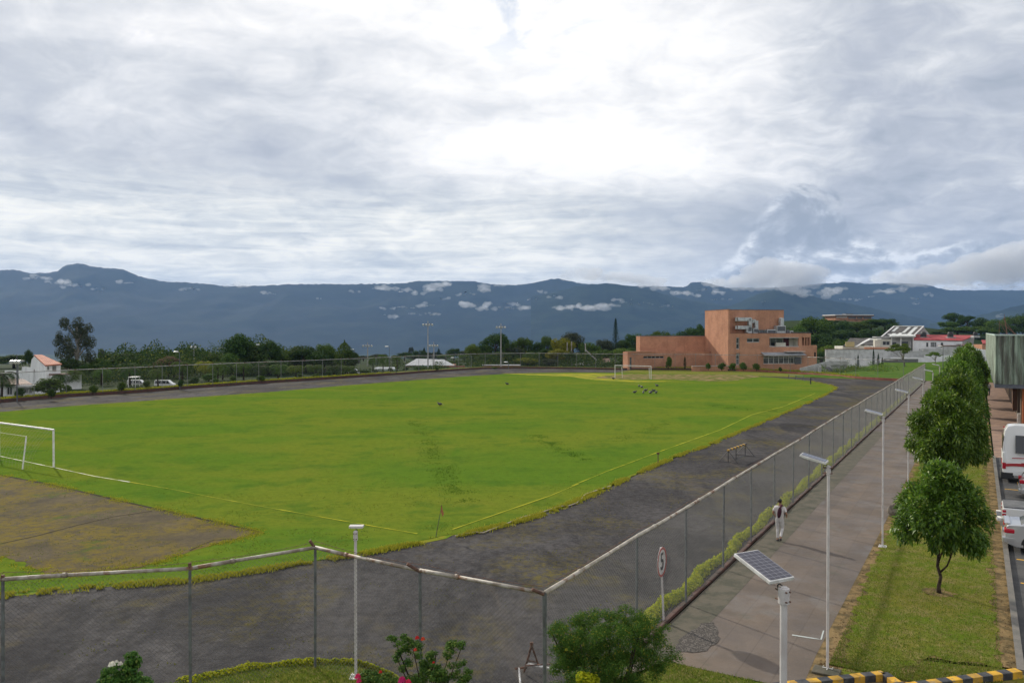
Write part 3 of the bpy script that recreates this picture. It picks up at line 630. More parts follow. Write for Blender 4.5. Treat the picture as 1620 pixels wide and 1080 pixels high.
# road and kerb
sheet('parking_road', [S(-2, 9.1), S(49, 9.1), S(49, 40), S(-2, 40)], .012, M_road)
k = MB()
k.add([S(9, 8.94, 0), S(49, 8.94, 0), S(49, 9.10, 0), S(9, 9.10, 0), S(9, 8.94, .13), S(49, 8.94, .13), S(49, 9.09, .13), S(9, 9.09, .13)], [(0,1,2,3)[::-1],(4,5,6,7)[::-1],(0,1,5,4),(1,2,6,5),(2,3,7,6),(3,0,4,7)])
o = k.build('kerb', M_kerbc, bevel=.015); o['kind'] = 'structure'
for i, s_ in enumerate([11.6, 14.6, 17.6, 20.9, 24.2, 27.4, 32, 36.5]):
    strip('parking_line', [S(s_, 9.35), S(s_, 14)], .11, .018, M_oline)
sheet('sidewalk', [S(49, 9.05), S(165, 9.2), S(165, 11.6), S(49, 11.6)], .020, M_sidewalk)
sheet('rear_lawn', [S(142, -60), S(142, 2), S(146,14), S(185, 14), S(185, -60)], .03, M_lawn)

# brick border under the walkway fence with its lime hedge
b = MB()
for i in range(150):
    s0 = 5.6 + i*.92
    if s0 > 141: break
    dz = rnd.uniform(-.02, .03); dt = rnd.uniform(-.015, .015)
    x = [S(s0, -.09+dt), S(s0+.90, -.09+dt), S(s0+.90, .06+dt), S(s0, .06+dt)]
    h_ = .10+dz; b.add([(p.x,p.y,0) for p in x]+[(p.x,p.y,h_) for p in x], [(0,1,2,3),(7,6,5,4),(0,4,5,1),(1,5,6,2),(2,6,7,3),(3,7,4,0)])
o = b.build('brick_border', M_brickred, bevel=.012); tag(o, 'low dark red brick edging under the fence beside the paved walkway', 'brick edging')
def leafquads(c, nrm, size, asp=.45):
    """numpy: one folded rhombus leaf at each c, lying roughly across nrm"""
    n = len(c); r_ = np.random.randn(n, 3); t1 = np.cross(nrm, r_); t1 /= np.linalg.norm(t1, axis=1)[:,None]+1e-9; t2 = np.cross(nrm, t1); t2 /= np.linalg.norm(t2, axis=1)[:,None]+1e-9
    s = np.asarray(size).reshape(-1, 1)*np.ones((n, 1)); a = c - t1*s*.5; b_ = c + t1*s*.5; m1 = c + t2*s*asp*.5 + nrm*s*.08; m2 = c - t2*s*asp*.5 + nrm*s*.08
    return np.stack([a, m1, b_, m2], 1).reshape(-1, 3), np.arange(4*n).reshape(-1, 4)
def unit(n): v = np.random.randn(n, 3); return v/np.linalg.norm(v, axis=1)[:,None]
def hedge(name, pathfn, n, h, w, m, size, label, cat, kind='stuff'):
    f = np.random.rand(n); base = pathfn(f); th = np.random.rand(n)*math.pi; bump = .75+.35*np.array([mn.noise(Vector((p[0]*1.7, p[1]*1.7, 0))) for p in base])[:,None]*1.0
    bump = bump*(.72+.55*np.array([abs(mn.fractal(Vector((p[0]*3.1, p[1]*3.1, 7)), .8, 2, 3)) for p in base])[:,None]+.12); off = np.stack([np.cos(th)*w/2, np.sin(th)*h], 1)*(.55+.6*np.random.rand(n,1)**1.3)*bump
    nr = np.array([V[0], V[1], 0]) if name != 'planter_cover' else None
    side = np.array([[V[0], V[1], 0]]); c = base + side*off[:,:1] + np.array([[0,0,1]])*off[:,1:]
    nn = side*np.cos(th)[:,None] + np.array([[0,0,1]])*np.sin(th)[:,None] + .8*unit(n); nn /= np.linalg.norm(nn, axis=1)[:,None]
    v_, f_ = leafquads(c, nn, size*(.7+.6*np.random.rand(n)), .6); o = npmesh(name, v_, f_, m); tag(o, kind=kind); return o
def pth(s0, s1, t0, pw):
    def fn(f):
        s = s0 + (s1-s0)*f**pw; return np.array([[O.x,O.y,0.]]) + s[:,None]*np.array([U[:]]) + (t0+.12*np.sin(s*1.3))[:,None]*np.array([V[:]])
    return fn
hedge('lime_groundcover', pth(6.2, 141, -.46, 1.7), 60000, .29, .60, L_lime, .085, '', '')
# near fence hedge
def pth2(f):
    pts = [G(290,1079), G(400,1056), G(500,1048), G(560,1050), G(620,1068)]; k = f*(len(pts)-1); i = np.minimum(k.astype(int), len(pts)-2); g = (k-i)[:,None]
    A = np.array([p[:] for p in pts]); return A[i]*(1-g)+A[i+1]*g
hedge('lime_groundcover', pth2, 5000, .16, .55, L_lime, .075, '', '')

# ================================================================== FENCES
def wires(name, a, b, z0, z1, parent, sp=.11, r_=.0026, m=None):
    """diamond wire between ground points a and b: every wire a thin three-sided rod"""
    a = np.array(a[:2]); b = np.array(b[:2]); L = np.linalg.norm(b-a); d = (b-a)/L; n = np.array([-d[1], d[0]]); hgt = z1-z0
    segs = []
    for sgn, off in ((1, .0), (-1, .003)):
        for x0 in np.arange(-hgt, L, sp):
            if sgn > 0: xa, xb, za, zb = x0, x0+hgt, z0, z1
            else: xa, xb, za, zb = x0+hgt, x0, z0, z1
            for _ in (0,):
                # clip to 0..L
                if xa > xb: lo, hi, zl, zh = xb, xa, zb, za
                else: lo, hi, zl, zh = xa, xb, za, zb
                if hi <= 0 or lo >= L: continue
                f0 = max(0, (0-lo)/(hi-lo)); f1 = min(1, (L-lo)/(hi-lo)); segs.append((lo+(hi-lo)*f0, zl+(zh-zl)*f0, lo+(hi-lo)*f1, zl+(zh-zl)*f1, off))
    sg = np.array(segs); p0 = np.concatenate([a+sg[:,0:1]*d+sg[:,4:5]*n, sg[:,1:2]], 1); p1 = np.concatenate([a+sg[:,2:3]*d+sg[:,4:5]*n, sg[:,3:4]], 1)
    ax = p1-p0; ax /= np.linalg.norm(ax, axis=1)[:,None]; N3 = np.array([n[0], n[1], 0]); up = np.cross(ax, N3); vs = []
    for k_ in range(3):
        an = 2*math.pi*k_/3; o_ = (N3*math.cos(an) + up*math.sin(an))*r_; vs += [p0+o_, p1+o_]
    vs = np.stack(vs, 1).reshape(-1, 3); m_ = len(sg); base = np.arange(m_)[:,None]*6
    fs = np.concatenate([base+np.array([[0,1,3,2]]), base+np.array([[2,3,5,4]]), base+np.array([[4,5,1,0]])], 0)
    return npmesh(name, vs, fs, m or M_wire, parent)
def fence(label, pts, hgt, z0, group=None, railr=.045, rail=M_rail, arm=None, every=None, wire=True, sp=.11, wr=.0026, barb=False, postr=.036, postm=None):
    f = thing('chain_link_fence', label, 'fence', pts[0], 0, group); o0 = Vector(pts[0]); loc = [Vector(p)-o0 for p in pts]
    top = []; rr = random.Random(5)
    for i, p in enumerate(loc):
        zj = rr.uniform(-.02, .03); m = MB(); tp = p + Vector((rr.uniform(-.02,.02), rr.uniform(-.02,.02), hgt+z0+zj)); m.tube([p+Vector((0,0,z0 if z0 > 0 else 0)), tp], postr, 8)
        po = m.build('post', postm or M_galv, f, smooth=False); top.append(tp)
        if arm:
            av = arm(i)
            if av is not None:
                m = MB(); m.tube([tp+Vector((0,0,-.03)), tp+av], .04, 7); m.build('barbed_wire_arm', M_rust, f)
    m = MB()
    for i in range(len(top)-1):
        a, b = top[i], top[i+1]; q = a.lerp(b, .32)+Vector((0,0,rr.uniform(-.02,.015)))
        m.tube([a, q], railr*1.12, 8); m.tube([q, b], railr, 8)
        m.tube([q-(b-a).normalized()*.05, q+(b-a).normalized()*.05], railr*1.35, 8)
    m.build('top_rail', rail, f, smooth=True)
    if wire:
        for i in range(len(loc)-1): pass
        runs = []; i = 0
        while i < len(loc)-1:                       # straight runs share one wire panel
            j = i+1
            while j < len(loc)-1 and (loc[j+1]-loc[j]).normalized().dot((loc[i+1]-loc[i]).normalized()) > .9995: j += 1
            runs.append((i, j)); i = j
        for (i, j) in runs: wires('wire_mesh', loc[i], loc[j], z0+.05, z0+hgt-.02, f, sp, wr)
    if barb:
        m = MB()
        for i in range(len(top)-1):
            a = top[i]+Vector((0,0,.16)); b_ = top[i+1]+Vector((0,0,.14)); n = max(2, int((b_-a).length/.25)); pr = a
            for q in range(1, n+1):
                f_ = q/n; p = a.lerp(b_, f_) - Vector((0,0,.06*math.sin(f_*math.pi))); m.tube([pr, p], .006, 4, False)
                m.tube([p-Vector((.03,0,.03)), p+Vector((.03,0,.03))], .005, 3, False); pr = p
        m.build('barbed_wire', M_rust, f)
    return f
nf = []
for (px, py, hh) in [(-150,924,3.15),(3,918,3.15),(300,898,3.15),(498,866,3.15),(665,902,3.15),(862,938,3.15)]:
    p = P(px, py, 1); k_ = (hh-CAMH)/(p.z-CAMH); nf.append(Vector((p.x*k_, k_, 0)))
O2 = nf[-1]
armv = {3: Vector((-.13, -.05, .20)), 4: Vector((-.30, -.05, .17)), 5: Vector((-.26,-.05,.10)), 2: Vector((0,0,.14)), 1: Vector((0,0,.1)), 0: None}
fence('grey chain link fence crossing the foreground in front of the cinder track', nf, 3.15, 0, 'chain link fences round the sports field', rail=mat('weathered_rail', (.40,.37,.32), .6, (.22,.18,.14), 4, 7, extra=rust_extra), arm=lambda i: armv[i], barb=True)
ss_ = [0.35, 5.25, 9.45, 13.7, 17.8, 22.1, 26.3]
while ss_[-1] + 4.22 < 143: ss_.append(ss_[-1]+4.22)
fence('long chain link fence with cream top rail running beside the paved walkway', [O2]+[S(s_, 0) for s_ in ss_[1:]], 3.15, 0, 'chain link fences round the sports field', arm=lambda i: None, barb=True)
# red planter kerb with its own fence along the far side of the track
def resample(poly, d):
    out_ = [poly[0]]; acc = 0
    for i in range(len(poly)-1):
        a, b_ = poly[i], poly[i+1]; L = (b_-a).length; s_ = d-acc
        while s_ <= L: out_.append(a.lerp(b_, s_/L)); s_ += d
        acc = (acc + L) % d
    return out_
K2 = resample(KERB, 4.6)
cut = next(i for i, p in enumerate(K2) if p.x > G(640,592).x)
cut2 = next(i for i, p in enumerate(K2) if p.x > G(1150,586).x)
def offs(pts, d):
    q = []
    for i, p in enumerate(pts):
        e_ = (pts[min(i+1,len(pts)-1)]-pts[max(i-1,0)]).normalized(); q.append(p + Vector((-e_.y, e_.x, 0))*d)
    return q
kid = [('low red brick planter wall along the left side of the track', K2[:cut+1], M_brickred), ('low red brick planter wall behind the far goal', K2[cut:cut2+1], M_brickred), ('orange brick planter wall below the brick building and garden', K2[cut2:], M_brickorg)]
for (lab, pts, mm) in kid:
    inn = offs(pts, .28); out_ = offs(pts, 0.0); m = MB(); n = len(pts)
    vs = [(p.x,p.y,0) for p in out_]+[(p.x,p.y,.42) for p in out_]+[(p.x,p.y,.42) for p in inn]+[(p.x,p.y,0) for p in inn]
    m.add(vs, [(i, i+1, n+i+1, n+i) for i in range(n-1)]+[(n+i, n+i+1, 2*n+i+1, 2*n+i) for i in range(n-1)]+[(2*n+i, 2*n+i+1, 3*n+i+1, 3*n+i) for i in range(n-1)])
    tag(m.build('planter_wall', mm), lab, 'planter wall', 'brick planter walls round the far side of the track')
    for q in range(n):
        pass
labs = ['tall wire fence standing on the red planter wall left of the stadium', 'wire fence on the planter wall behind the far goal', 'wire fence on the planter wall in front of the brick building']
for lab, (_, pts, _m) in zip(labs, kid):
    fence(lab, [Vector((p.x,p.y,0)) for p in offs(pts, .16)], 3.25, .40, 'chain link fences round the sports field', railr=.05, rail=M_railg, sp=.16, wr=.0022, arm=lambda i: Vector((rnd.uniform(-.15,.15), .1, .28)) if i % 1 == 0 else None, postm=mat('dull_post', (.2,.205,.2), .6))
def pk(pts):
    A = np.array([[p.x,p.y,.40] for p in offs(pts, .5)])
    def fn(f):
        k_ = f*(len(A)-1); i = np.minimum(k_.astype(int), len(A)-2); g = (k_-i)[:,None]; return A[i]*(1-g)+A[i+1]*g
    return fn
hedge('lime_groundcover', pk(K2[:cut]), 22000, .30, .9, L_lime, .16, '', '')
hedge('lime_groundcover', pk(K2[-14:-2]), 5000, .5, 1.6, L_lime, .2, '', '')
L_under = leafmat('undergrowth_leaves', (.022, .045, .013), (.075, .110, .025), (.16, .17, .03), trans=.2)
def under(f):
    A = np.array([[p.x,p.y,0.] for p in offs(K2[:cut+2], 1.0)]); k_ = f*(len(A)-1); i = np.minimum(k_.astype(int), len(A)-2); g = (k_-i)[:,None]; q_ = A[i]*(1-g)+A[i+1]*g
    d_ = np.random.rand(len(f),1)*30+20; n_ = np.array([[-.80,.60,0]]); q_ = q_+n_*d_; return q_
np.random.seed(21); n_ = 60000; b0_ = under(np.random.rand(n_)); hh_ = np.array([max(0, mn.fractal(Vector((p[0]*.16, p[1]*.16, 0)), .8, 2, 4)+.55) for p in b0_])*3.9 * np.array([1. if 810+FPX*p[0]/p[1] > 128 else .0 for p in b0_]); b0_[:,2] = hh_*np.random.rand(n_)**.5 - .5
v_, f_ = leafquads(b0_, unit(n_)+np.array([[0,0,.6]]), .34, .6); tag(npmesh('undergrowth', v_, f_, L_under), kind='stuff')
n_ = 90000; b0_ = under(np.random.rand(n_)); b0_[:,:2] += np.array([[-.5,.85]])*28*np.random.rand(n_,1)+np.array([[-8,14]]); hh_ = np.array([max(0, mn.fractal(Vector((p[0]*.09, p[1]*.09, 3)), .9, 2, 4)+.62) for p in b0_])*6.0 * np.array([1. if 155 < 810+FPX*p[0]/p[1] < 575 else .0 for p in b0_]); b0_[:,2] = hh_*np.random.rand(n_)**.4 - .8; b0_ = b0_[hh_ > .1]
v_, f_ = leafquads(b0_, unit(len(b0_))+np.array([[0,0,.6]]), .5, .6); tag(npmesh('woodland', v_, f_, L_under), kind='stuff'); n_ = 60000
A_ = np.array([[p.x,p.y,0.] for p in offs(K2[cut-3:cut2], 1.0)]); kk = np.random.rand(n_)*(len(A_)-1); i_ = np.minimum(kk.astype(int), len(A_)-2); g_ = (kk-i_)[:,None]; b0_ = A_[i_]*(1-g_)+A_[i_+1]*g_; b0_[:,1] += 8+np.random.rand(n_)*55; b0_[:,0] += np.random.randn(n_)*3
k_ = np.array([not (p[0] > 26 and p[1] > 168) for p in b0_]); b0_ = b0_[k_]
hh_ = np.array([max(0, mn.fractal(Vector((p[0]*.13, p[1]*.13, 5)), .8, 2, 4)+.45) for p in b0_])*4.6 * np.array([(1. if 810+FPX*p[0]/p[1] > 738 else .35) for p in b0_]); b0_[:,2] = hh_*np.random.rand(len(b0_))**.5 - .8
v_, f_ = leafquads(b0_, unit(len(b0_))+np.array([[0,0,.6]]), .40, .6); tag(npmesh('undergrowth', v_, f_, L_under), kind='stuff')
n_ = 16000; gx = 1300+130*np.random.rand(n_); gy = 158+22*np.random.rand(n_); b0_ = np.stack([(gx-810)/FPX*gy, gy, 0*gx], 1); sv = (b0_[:,0]-O.x)*U.x+(b0_[:,1]-O.y)*U.y; kz = np.interp((b0_[:,0]/b0_[:,1])*FPX+810, [p[0] for p in far_kerb], [G(*p).y for p in far_kerb]); b0_ = b0_[(b0_[:,1] > kz+.8) & (b0_[:,0]/b0_[:,1]*FPX+810 < 1425)]
hh_ = np.array([max(0, mn.fractal(Vector((p[0]*.35, p[1]*.35, 9)), .8, 2, 4)+.25) for p in b0_])*1.8; b0_[:,2] = hh_*np.random.rand(len(b0_))+.2; b0_ = b0_[hh_ > .05]
v_, f_ = leafquads(b0_, unit(len(b0_))+np.array([[0,0,.6]]), .26, .6); tag(npmesh('garden_groundcover', v_, f_, leafmat('garden_leaves', (.05, .10, .015), (.17, .22, .03), (.35, .33, .03), trans=.3)), kind='stuff')
b = MB()
bp = offs(K2[:cut2], .3); bq = offs(K2[:cut2], 3.2); n = len(bp)
b.add([(p.x,p.y,.34) for p in bp]+[(p.x,p.y,.34) for p in bq], [(i,i+1,n+i+1,n+i) for i in range(n-1)])
o = b.build('planter_soil', M_lawn); o['kind'] = 'structure'
# ================================================================== BUILDINGS
class Frame:
    """a building's own axes: local x runs along its front, y into it, z up"""
    def __init__(s, loc, ang): s.o = Vector((loc[0], loc[1], 0)); s.z0 = loc[2] if len(loc) > 2 else 0; s.a = Vector((math.cos(ang), math.sin(ang), 0)); s.b = Vector((-math.sin(ang), math.cos(ang), 0)); s.ang = ang
    def hit(s, px, py, y=0.0):               # where a sight line meets the plane local y = const
        d = ray(px, py); c = Vector((0, 0, CAMH)); q = s.o + s.b*y; k = (q-c).dot(s.b)/d.dot(s.b); p = c + d*k
        return (p-s.o).dot(s.a), p.z - s.z0
    def rect(s, x0, x1, y0, y1, y=0.0):      # photo rectangle -> local (xa, xb, za, zb)
        xa, zb = s.hit(x0, y0, y); xb, za = s.hit(x1, y1, y); return (xa, xb, za, zb)
def window(parent, r, y, depth=.25, mull=(), bars=(), glass=None, frame=None, fw=.06, name='window', label=None):
    x0, x1, z0, z1 = r; w = bpy.data.objects.new('tmp', None)
    bpy.data.objects.remove(w)
    m = MB(); ya, yb = y+depth-.06, y+depth
    m.box(x0, x0+fw, ya, yb, z0, z1); m.box(x1-fw, x1, ya, yb, z0, z1); m.box(x0+fw, x1-fw, ya, yb, z0, z0+fw); m.box(x0+fw, x1-fw, ya, yb, z1-fw, z1)
    for q in mull: xx = x0+(x1-x0)*q; m.box(xx-fw/2, xx+fw/2, ya+.004, yb-.004, z0+fw, z1-fw)
    for q in bars: zz = z0+(z1-z0)*q; m.box(x0+fw, x1-fw, ya+.008, yb-.008, zz-fw/2, zz+fw/2)
    o = m.build(name, frame or M_frame, parent)
    if label: o['label'] = label
    g = MB(); g.box(x0+.01, x1-.01, yb-.035, yb-.02, z0+.01, z1-.01); g.build('pane', glass or M_glass, o); return o
# ---- brick complex
C0 = (49.06, 175.0, 0.0); F = Frame(C0, math.atan2(.208, .978))
bb = thing('brick_building', 'orange brick building with tall tower and roof ducts beyond the far goal', 'building', C0, F.ang)
L = F.rect(1152, 1282.5, 527.3, 590)
zt = L[3]; xR = L[1]; xR2 = F.hit(1292.3, 560)[0]; ztow = F.hit(1152, 489.5)[1]; xT = F.hit(1240, 495, 3.0)[0]; bT = 11.7
slim1 = F.rect(1164.8, 1170, 533.8, 552); slim2 = F.rect(1164.8, 1170, 558.4, 577); hw = F.rect(1181.7, 1201.8, 535, 541.6); log = F.rect(1217.3, 1263.6, 534.4, 547.6); op = F.rect(1269, 1281, 533.4, 546.4); low = F.rect(1207.8, 1268.5, 563, 575)
holes = [slim1, slim2, hw, log, op, low]
m = MB(); m.wall(.4, xR, 0, zt, 0, .35, holes); m.wall(xR, xR2, 0, F.hit(1290, 546)[1], 0, .35, [])
m.box(xR-.35, xR, .35, 12, 0, zt); m.box(xR2-.35, xR2, .35, 12, 0, F.hit(1290, 546)[1])
m.box(.4, xR, 11.65, 12, 0, zt); m.box(.75, xR-.35, .35, 11.65, zt-.9, zt-.7); m.box(xR, xR2-.35, .35, 11.65, F.hit(1290,546)[1]-.3, F.hit(1290,546)[1]-.1)
m.box(.75, xR-.35, .35, 11.65, (zt-.8)/2-.1, (zt-.8)/2+.1)
m.build('wall', M_brick, bb)
m = MB(); m.box(0, .4, 0, bT, 0, ztow); m.box(.4, xT, 3.0, 3.35, zt-.9, ztow); m.box(xT-.35, xT, 3.35, bT, zt-.9, ztow); m.box(.4, xT, bT-.35, bT+.003, zt-.9, ztow); m.box(.4, xT-.35, 3.35, bT-.35, ztow-.6, ztow-.4)
m.build('tower_wall', M_brick, bb, bevel=0)
m = MB(); m.box(-.06, .46, -.05, bT+.05, ztow, ztow+.09); m.box(.46, xT+.05, 2.94, 3.4, ztow, ztow+.09); m.box(.46, xR+.05, -.05, .4, zt, zt+.08); m.build('coping', mat('coping_brown', (.18,.085,.06), .85), bb)
window(bb, slim1, 0, mull=(), bars=(.48,), fw=.14); window(bb, slim2, 0, bars=(.5,), fw=.14, glass=M_glassb); window(bb, hw, 0, mull=(.5,), fw=.12)
# balcony recess with its back glazing
x0, x1, z0, z1 = log; m = MB(); m.box(x0-.2, x1+.2, 2.4, 2.6, z0, z1+.2); m.box(x0-.2, x0, .35, 2.4, z0, z1); m.box(x1, x1+.2, .35, 2.4, z0, z1); m.box(x0-.2, x1+.2, .36, 2.4, z0-.15, z0-.02); m.build('balcony_recess', M_cream, bb)
window(bb, (x0+.2, x0+(x1-x0)*.64, z0+.1, z1-.1), 2.1, .25, (.3,.62), (), fw=.1); m = MB(); m.box(x0+(x1-x0)*.30, x0+(x1-x0)*.63, .9, 1.5, z0, z0+.85); m.build('reception_counter', M_cream, bb)
m = MB(); m.box(x0+(x1-x0)*.66, x0+(x1-x0)*.82, 1.9, 2.2, z0, z1); m.build('curtain', mat('maroon_curtain', (.08,.02,.025), .9), bb)
m = MB(); m.box(x0-.05, x1-.05, -.12, .38, z1, z1+.12); m.box(x0, x1, -.03, .1, z0-.1, z0+.04); m.build('lintel', M_frame, bb)
x0, x1, z0, z1 = op; m = MB(); m.box(x0-.1, x1+.1, 2, 2.2, z0, z1+.1); m.box(x0+.6, x0+.85, .1, .35, z0, z1); m.box(x1-.75, x1-.5, .1, .35, z0, z1); m.build('terrace_pier', M_brick, bb)
window(bb, low, 0, .2, (.14,.27,.40,.53,.66,.80,.92), (.78,), fw=.1, glass=M_glassb, frame=M_whitem, name='shopfront_window')
x0, x1, z0, z1 = low; m = MB(); m.add([(x0-.6,-1.6,z1+.25),(x1+.2,-1.6,z1+.25),(x1+.2,0,z1+.85),(x0-.6,0,z1+.85),(x0-.6,-1.6,z1+.15),(x1+.2,-1.6,z1+.15),(x1+.2,0,z1+.75),(x0-.6,0,z1+.75)], [(0,1,2,3),(7,6,5,4),(0,4,5,1),(1,5,6,2),(3,7,4,0)]); m.build('canopy', M_roofgrey, bb)
m = MB(); m.box(x0+(x1-x0)*.52, x1+.1, -1.3, -.1, z1+.95, z1+1.05); m.build('canopy_sheet', M_whitem, bb)
m = MB(); m.box(x1-1.8, x1-.3, -.05, .1, z0-.1, z1-.1); m.build('dark_hoarding', M_dkgrey, bb)
sw = F.rect(1288, 1290.5, 557, 564); m = MB(); m.box(sw[0], sw[1], -.02, .1, sw[2], sw[3]); m.build('vent_opening', M_glass, bb)
# ducts on the roof
def duct(pts, r_, nm='duct'):
    m = MB()
    for i in range(len(pts)-1): m.bar(pts[i], pts[i+1], r_*2, r_*2, Vector((0,1,0)) if abs((Vector(pts[i+1])-Vector(pts[i])).y) < .5*(Vector(pts[i+1])-Vector(pts[i])).length else Vector((0,0,1)))
    m.build(nm, M_duct, bb, bevel=.05)
def q(px, py, y): x, z = F.hit(px, py, y); return (x, y, z)
duct([q(1166,505,3.1), q(1166,505,1.6)], .45); duct([q(1166,505,1.6), q(1187,505,1.6)], .42); duct([q(1186,503,1.6), q(1186,516,1.6)], .42)
duct([q(1166,518,3.1), q(1166,518,1.6)], .42); duct([q(1166,518,1.6), q(1183,518,1.6)], .40); duct([q(1182,516,1.8), q(1182,526,1.8)], .42)
duct([q(1193,508,3.1), q(1193,508,1.9)], .42); duct([q(1196,507,1.9), q(1196,520,1.9)], .40); duct([q(1236,506,3.1), q(1236,506,1.6)], .5); duct([q(1236,504,1.8), q(1236,516,1.8)], .45)
for (a, b_, c_, d_, yy) in [(1183,1190,516,527,1.3),(1192,1200,519,527.4,1.3),(1201,1207,521.5,527.4,1.0),(1208,1213,522,527.4,1.0),(1214,1228,521,527.4,1.2),(1229,1243,515,527.4,1.0),(1244,1249,521.5,527.4,1.0),(1250,1255,523,527.4,1.4)]:
    r_ = F.rect(a, b_, c_, d_, yy); m = MB(); m.box(r_[0], r_[1], yy, yy+1.3, zt-.7, r_[3]); ob = m.build('air_handler', M_duct if a not in (1201, 1208, 1244) else M_glassb, bb, bevel=.03)
    m = MB(); xc = (r_[0]+r_[1])/2; m.box(r_[0]+.15, r_[1]-.15, yy-.02, yy+.02, (zt-.7+r_[3])/2, r_[3]-.2); m.build('grille', M_dkgrey, ob)
r_ = F.rect(1255, 1282, 525.5, 527.4, 1); m = MB(); m.box(r_[0], r_[1], 1.0, 5, zt+.15, zt+.3); m.box(r_[0], r_[0]+.15, 1, 1.15, zt-.7, zt+.15); m.box(r_[1]-.15, r_[1], 1, 1.15, zt-.7, zt+.15); m.build('roof_slab', M_dkgrey, bb)
# left hall
xl = F.hit(1012.5, 545, bT)[0]; zl = F.hit(1060, 531.6, bT)[1]; m = MB(); m.box(xl, 0, bT, bT+2.5, 0, zl); m.build('hall_wall', M_brick, bb)
m = MB(); m.box(xl-.05, 0, bT-.05, bT+2.5, zl, zl+.12); m.build('hall_roof', M_dkgrey, bb)
yb = bT-3.2; xa = F.hit(993, 570, yb)[0]; xb_ = -.003; zf = F.hit(1040, 556.5, yb)[1]; lw = F.rect(1017.8, 1050.3, 563.2, 566.6, yb)
m = MB(); m.wall(xa, xb_, 0, zf, yb, yb+.35, [lw]); m.box(xa, xa+.35, yb+.35, bT, 0, zf); m.box(xa+.35, xb_, yb+.35, bT-.002, zf-.35, zf-.1); m.box(F.hit(1014,556)[0], F.hit(1055,556)[0], yb-.2, yb+1.5, zf, zf+.12); m.build('annex_wall', M_brick, bb)
window(bb, lw, yb, .2, (.2,.4,.6,.8), fw=.06)
r_ = F.rect(996, 999, 565, 582, yb); m = MB(); m.box(r_[0], r_[1], yb-.02, yb+.1, 0, r_[3]); m.build('door', M_glassb, bb)
# low terrace wall, railing line
m = MB(); a_ = F.hit(1104, 577, -4)[0]; m.box(a_, .2, -1.2, -.8, 0, 1.15); m.build('terrace_wall', M_brick, bb); m = MB(); m.box(a_, .3, -1.3, -.7, 1.15, 1.22); m.build('terrace_coping', M_greyw, bb)
# white access ramp
rp = thing('access_ramp', 'pale concrete ramp rising beside the brick building', 'ramp', (G(1262,589).x, 166, 0), R(10)); 
xr = 7.2; m = MB(); m.add([(0,0,0),(xr,0,1.5),(xr,0,2.6),(0,0,1.0),(0,.4,0),(xr,.4,1.5),(xr,.4,2.6),(0,.4,1.0),(xr,0,0),(xr,.4,0)], [(0,1,2,3),(7,6,5,4),(3,2,6,7),(0,8,1),(4,5,9),(1,8,9,5),(1,5,6,2),(0,3,7,4)])
m.box(xr, xr+4, 0, .4, 1.6, 2.5); m.build('parapet', M_greyw, rp); m = MB(); m.box(xr, xr+4, .4, 2, 0, 1.6); m.build('deck', M_greyw, rp)

# ---- white boundary wall
Yw = 192; Fw = Frame((P(1306,560,Yw).x, Yw, 0), R(-2))
bw = thing('boundary_wall', 'long white boundary wall with a grey upper half behind the terraced garden', 'wall', (*Fw.o[:2], 0), Fw.ang)
a = Fw.rect(1306.5, 1409, 552.6, 567); xx = Fw.hit(1463, 560)[0]
m = MB(); m.box(0, a[1], 0, .35, 0, a[2]); m.build('lower_wall', M_whiteclean, bw); m = MB(); m.box(0, a[1], .03, .33, a[2], a[3]); m.build('upper_wall', mat('streaky_whitewash', (.66,.66,.66), .9, (.50,.50,.495), .8, 8), bw)
m = MB(); m.box(-.05, a[1]*.92, -.04, .38, a[3], a[3]+.14); m.build('coping', M_roofbrown, bw)
m = MB(); m.box(a[1], xx, .06, .36, 0, Fw.hit(1430, 565)[1]); m.box(xx, Fw.hit(1535,560)[0], .1, .4, 0, Fw.hit(1500,562)[1]); m.build('far_white_wall', M_whiteclean, bw)
m = MB(); m.box(a[1]-.3, Fw.hit(1462,560)[0], .5, .8, 0, Fw.hit(1430, 555)[1]); m.box(Fw.hit(1462,560)[0], Fw.hit(1540,560)[0], .5, .8, 0, Fw.hit(1500, 553)[1]); m.build('grey_upper_wall', M_greyw, bw)
Yg = 185; Fg = Frame((P(1398,580,Yg).x, Yg, 0), R(-3)); r_ = Fg.rect(1398, 1452.5, 567.5, 584)
gw = thing('block_wall', 'dark grey block retaining wall above the small green lawn', 'wall', (*Fg.o[:2], 0), Fg.ang); m = MB(); m.box(0, r_[1], 0, .3, 0, r_[3]); m.build('wall', M_block, gw)
m = MB(); m.box(0, r_[1], -.03, .33, r_[3], r_[3]+.1); m.build('capping', M_whitem, gw)
Fg2 = Frame((P(1535,580,200).x, 200, 0), R(-4)); r_ = Fg2.rect(1535, 1563, 555.5, 573)
gw = thing('block_wall', 'dark block wall with white capping beside the green sheeted building', 'wall', (*Fg2.o[:2], 0), Fg2.ang); m = MB(); m.box(0, r_[1]+6, 0, .3, 0, r_[3]); m.build('wall', M_block, gw)
m = MB(); m.box(-2, r_[1]+6, -.03, .33, r_[3], r_[3]+.25); m.build('capping', M_whitem, gw)
# brick garden wall piece above white wall
Fb = Frame((P(1368,555,194).x, 194, 0), 0); r_ = Fb.rect(1368, 1407, 549, 557); x = thing('garden_wall', 'bare orange brick wall stub showing above the white boundary wall', 'wall', (*Fb.o[:2], 0)); m = MB(); m.box(0, r_[1], 0, .3, 0, r_[3]); m.build('wall', M_brick, x)

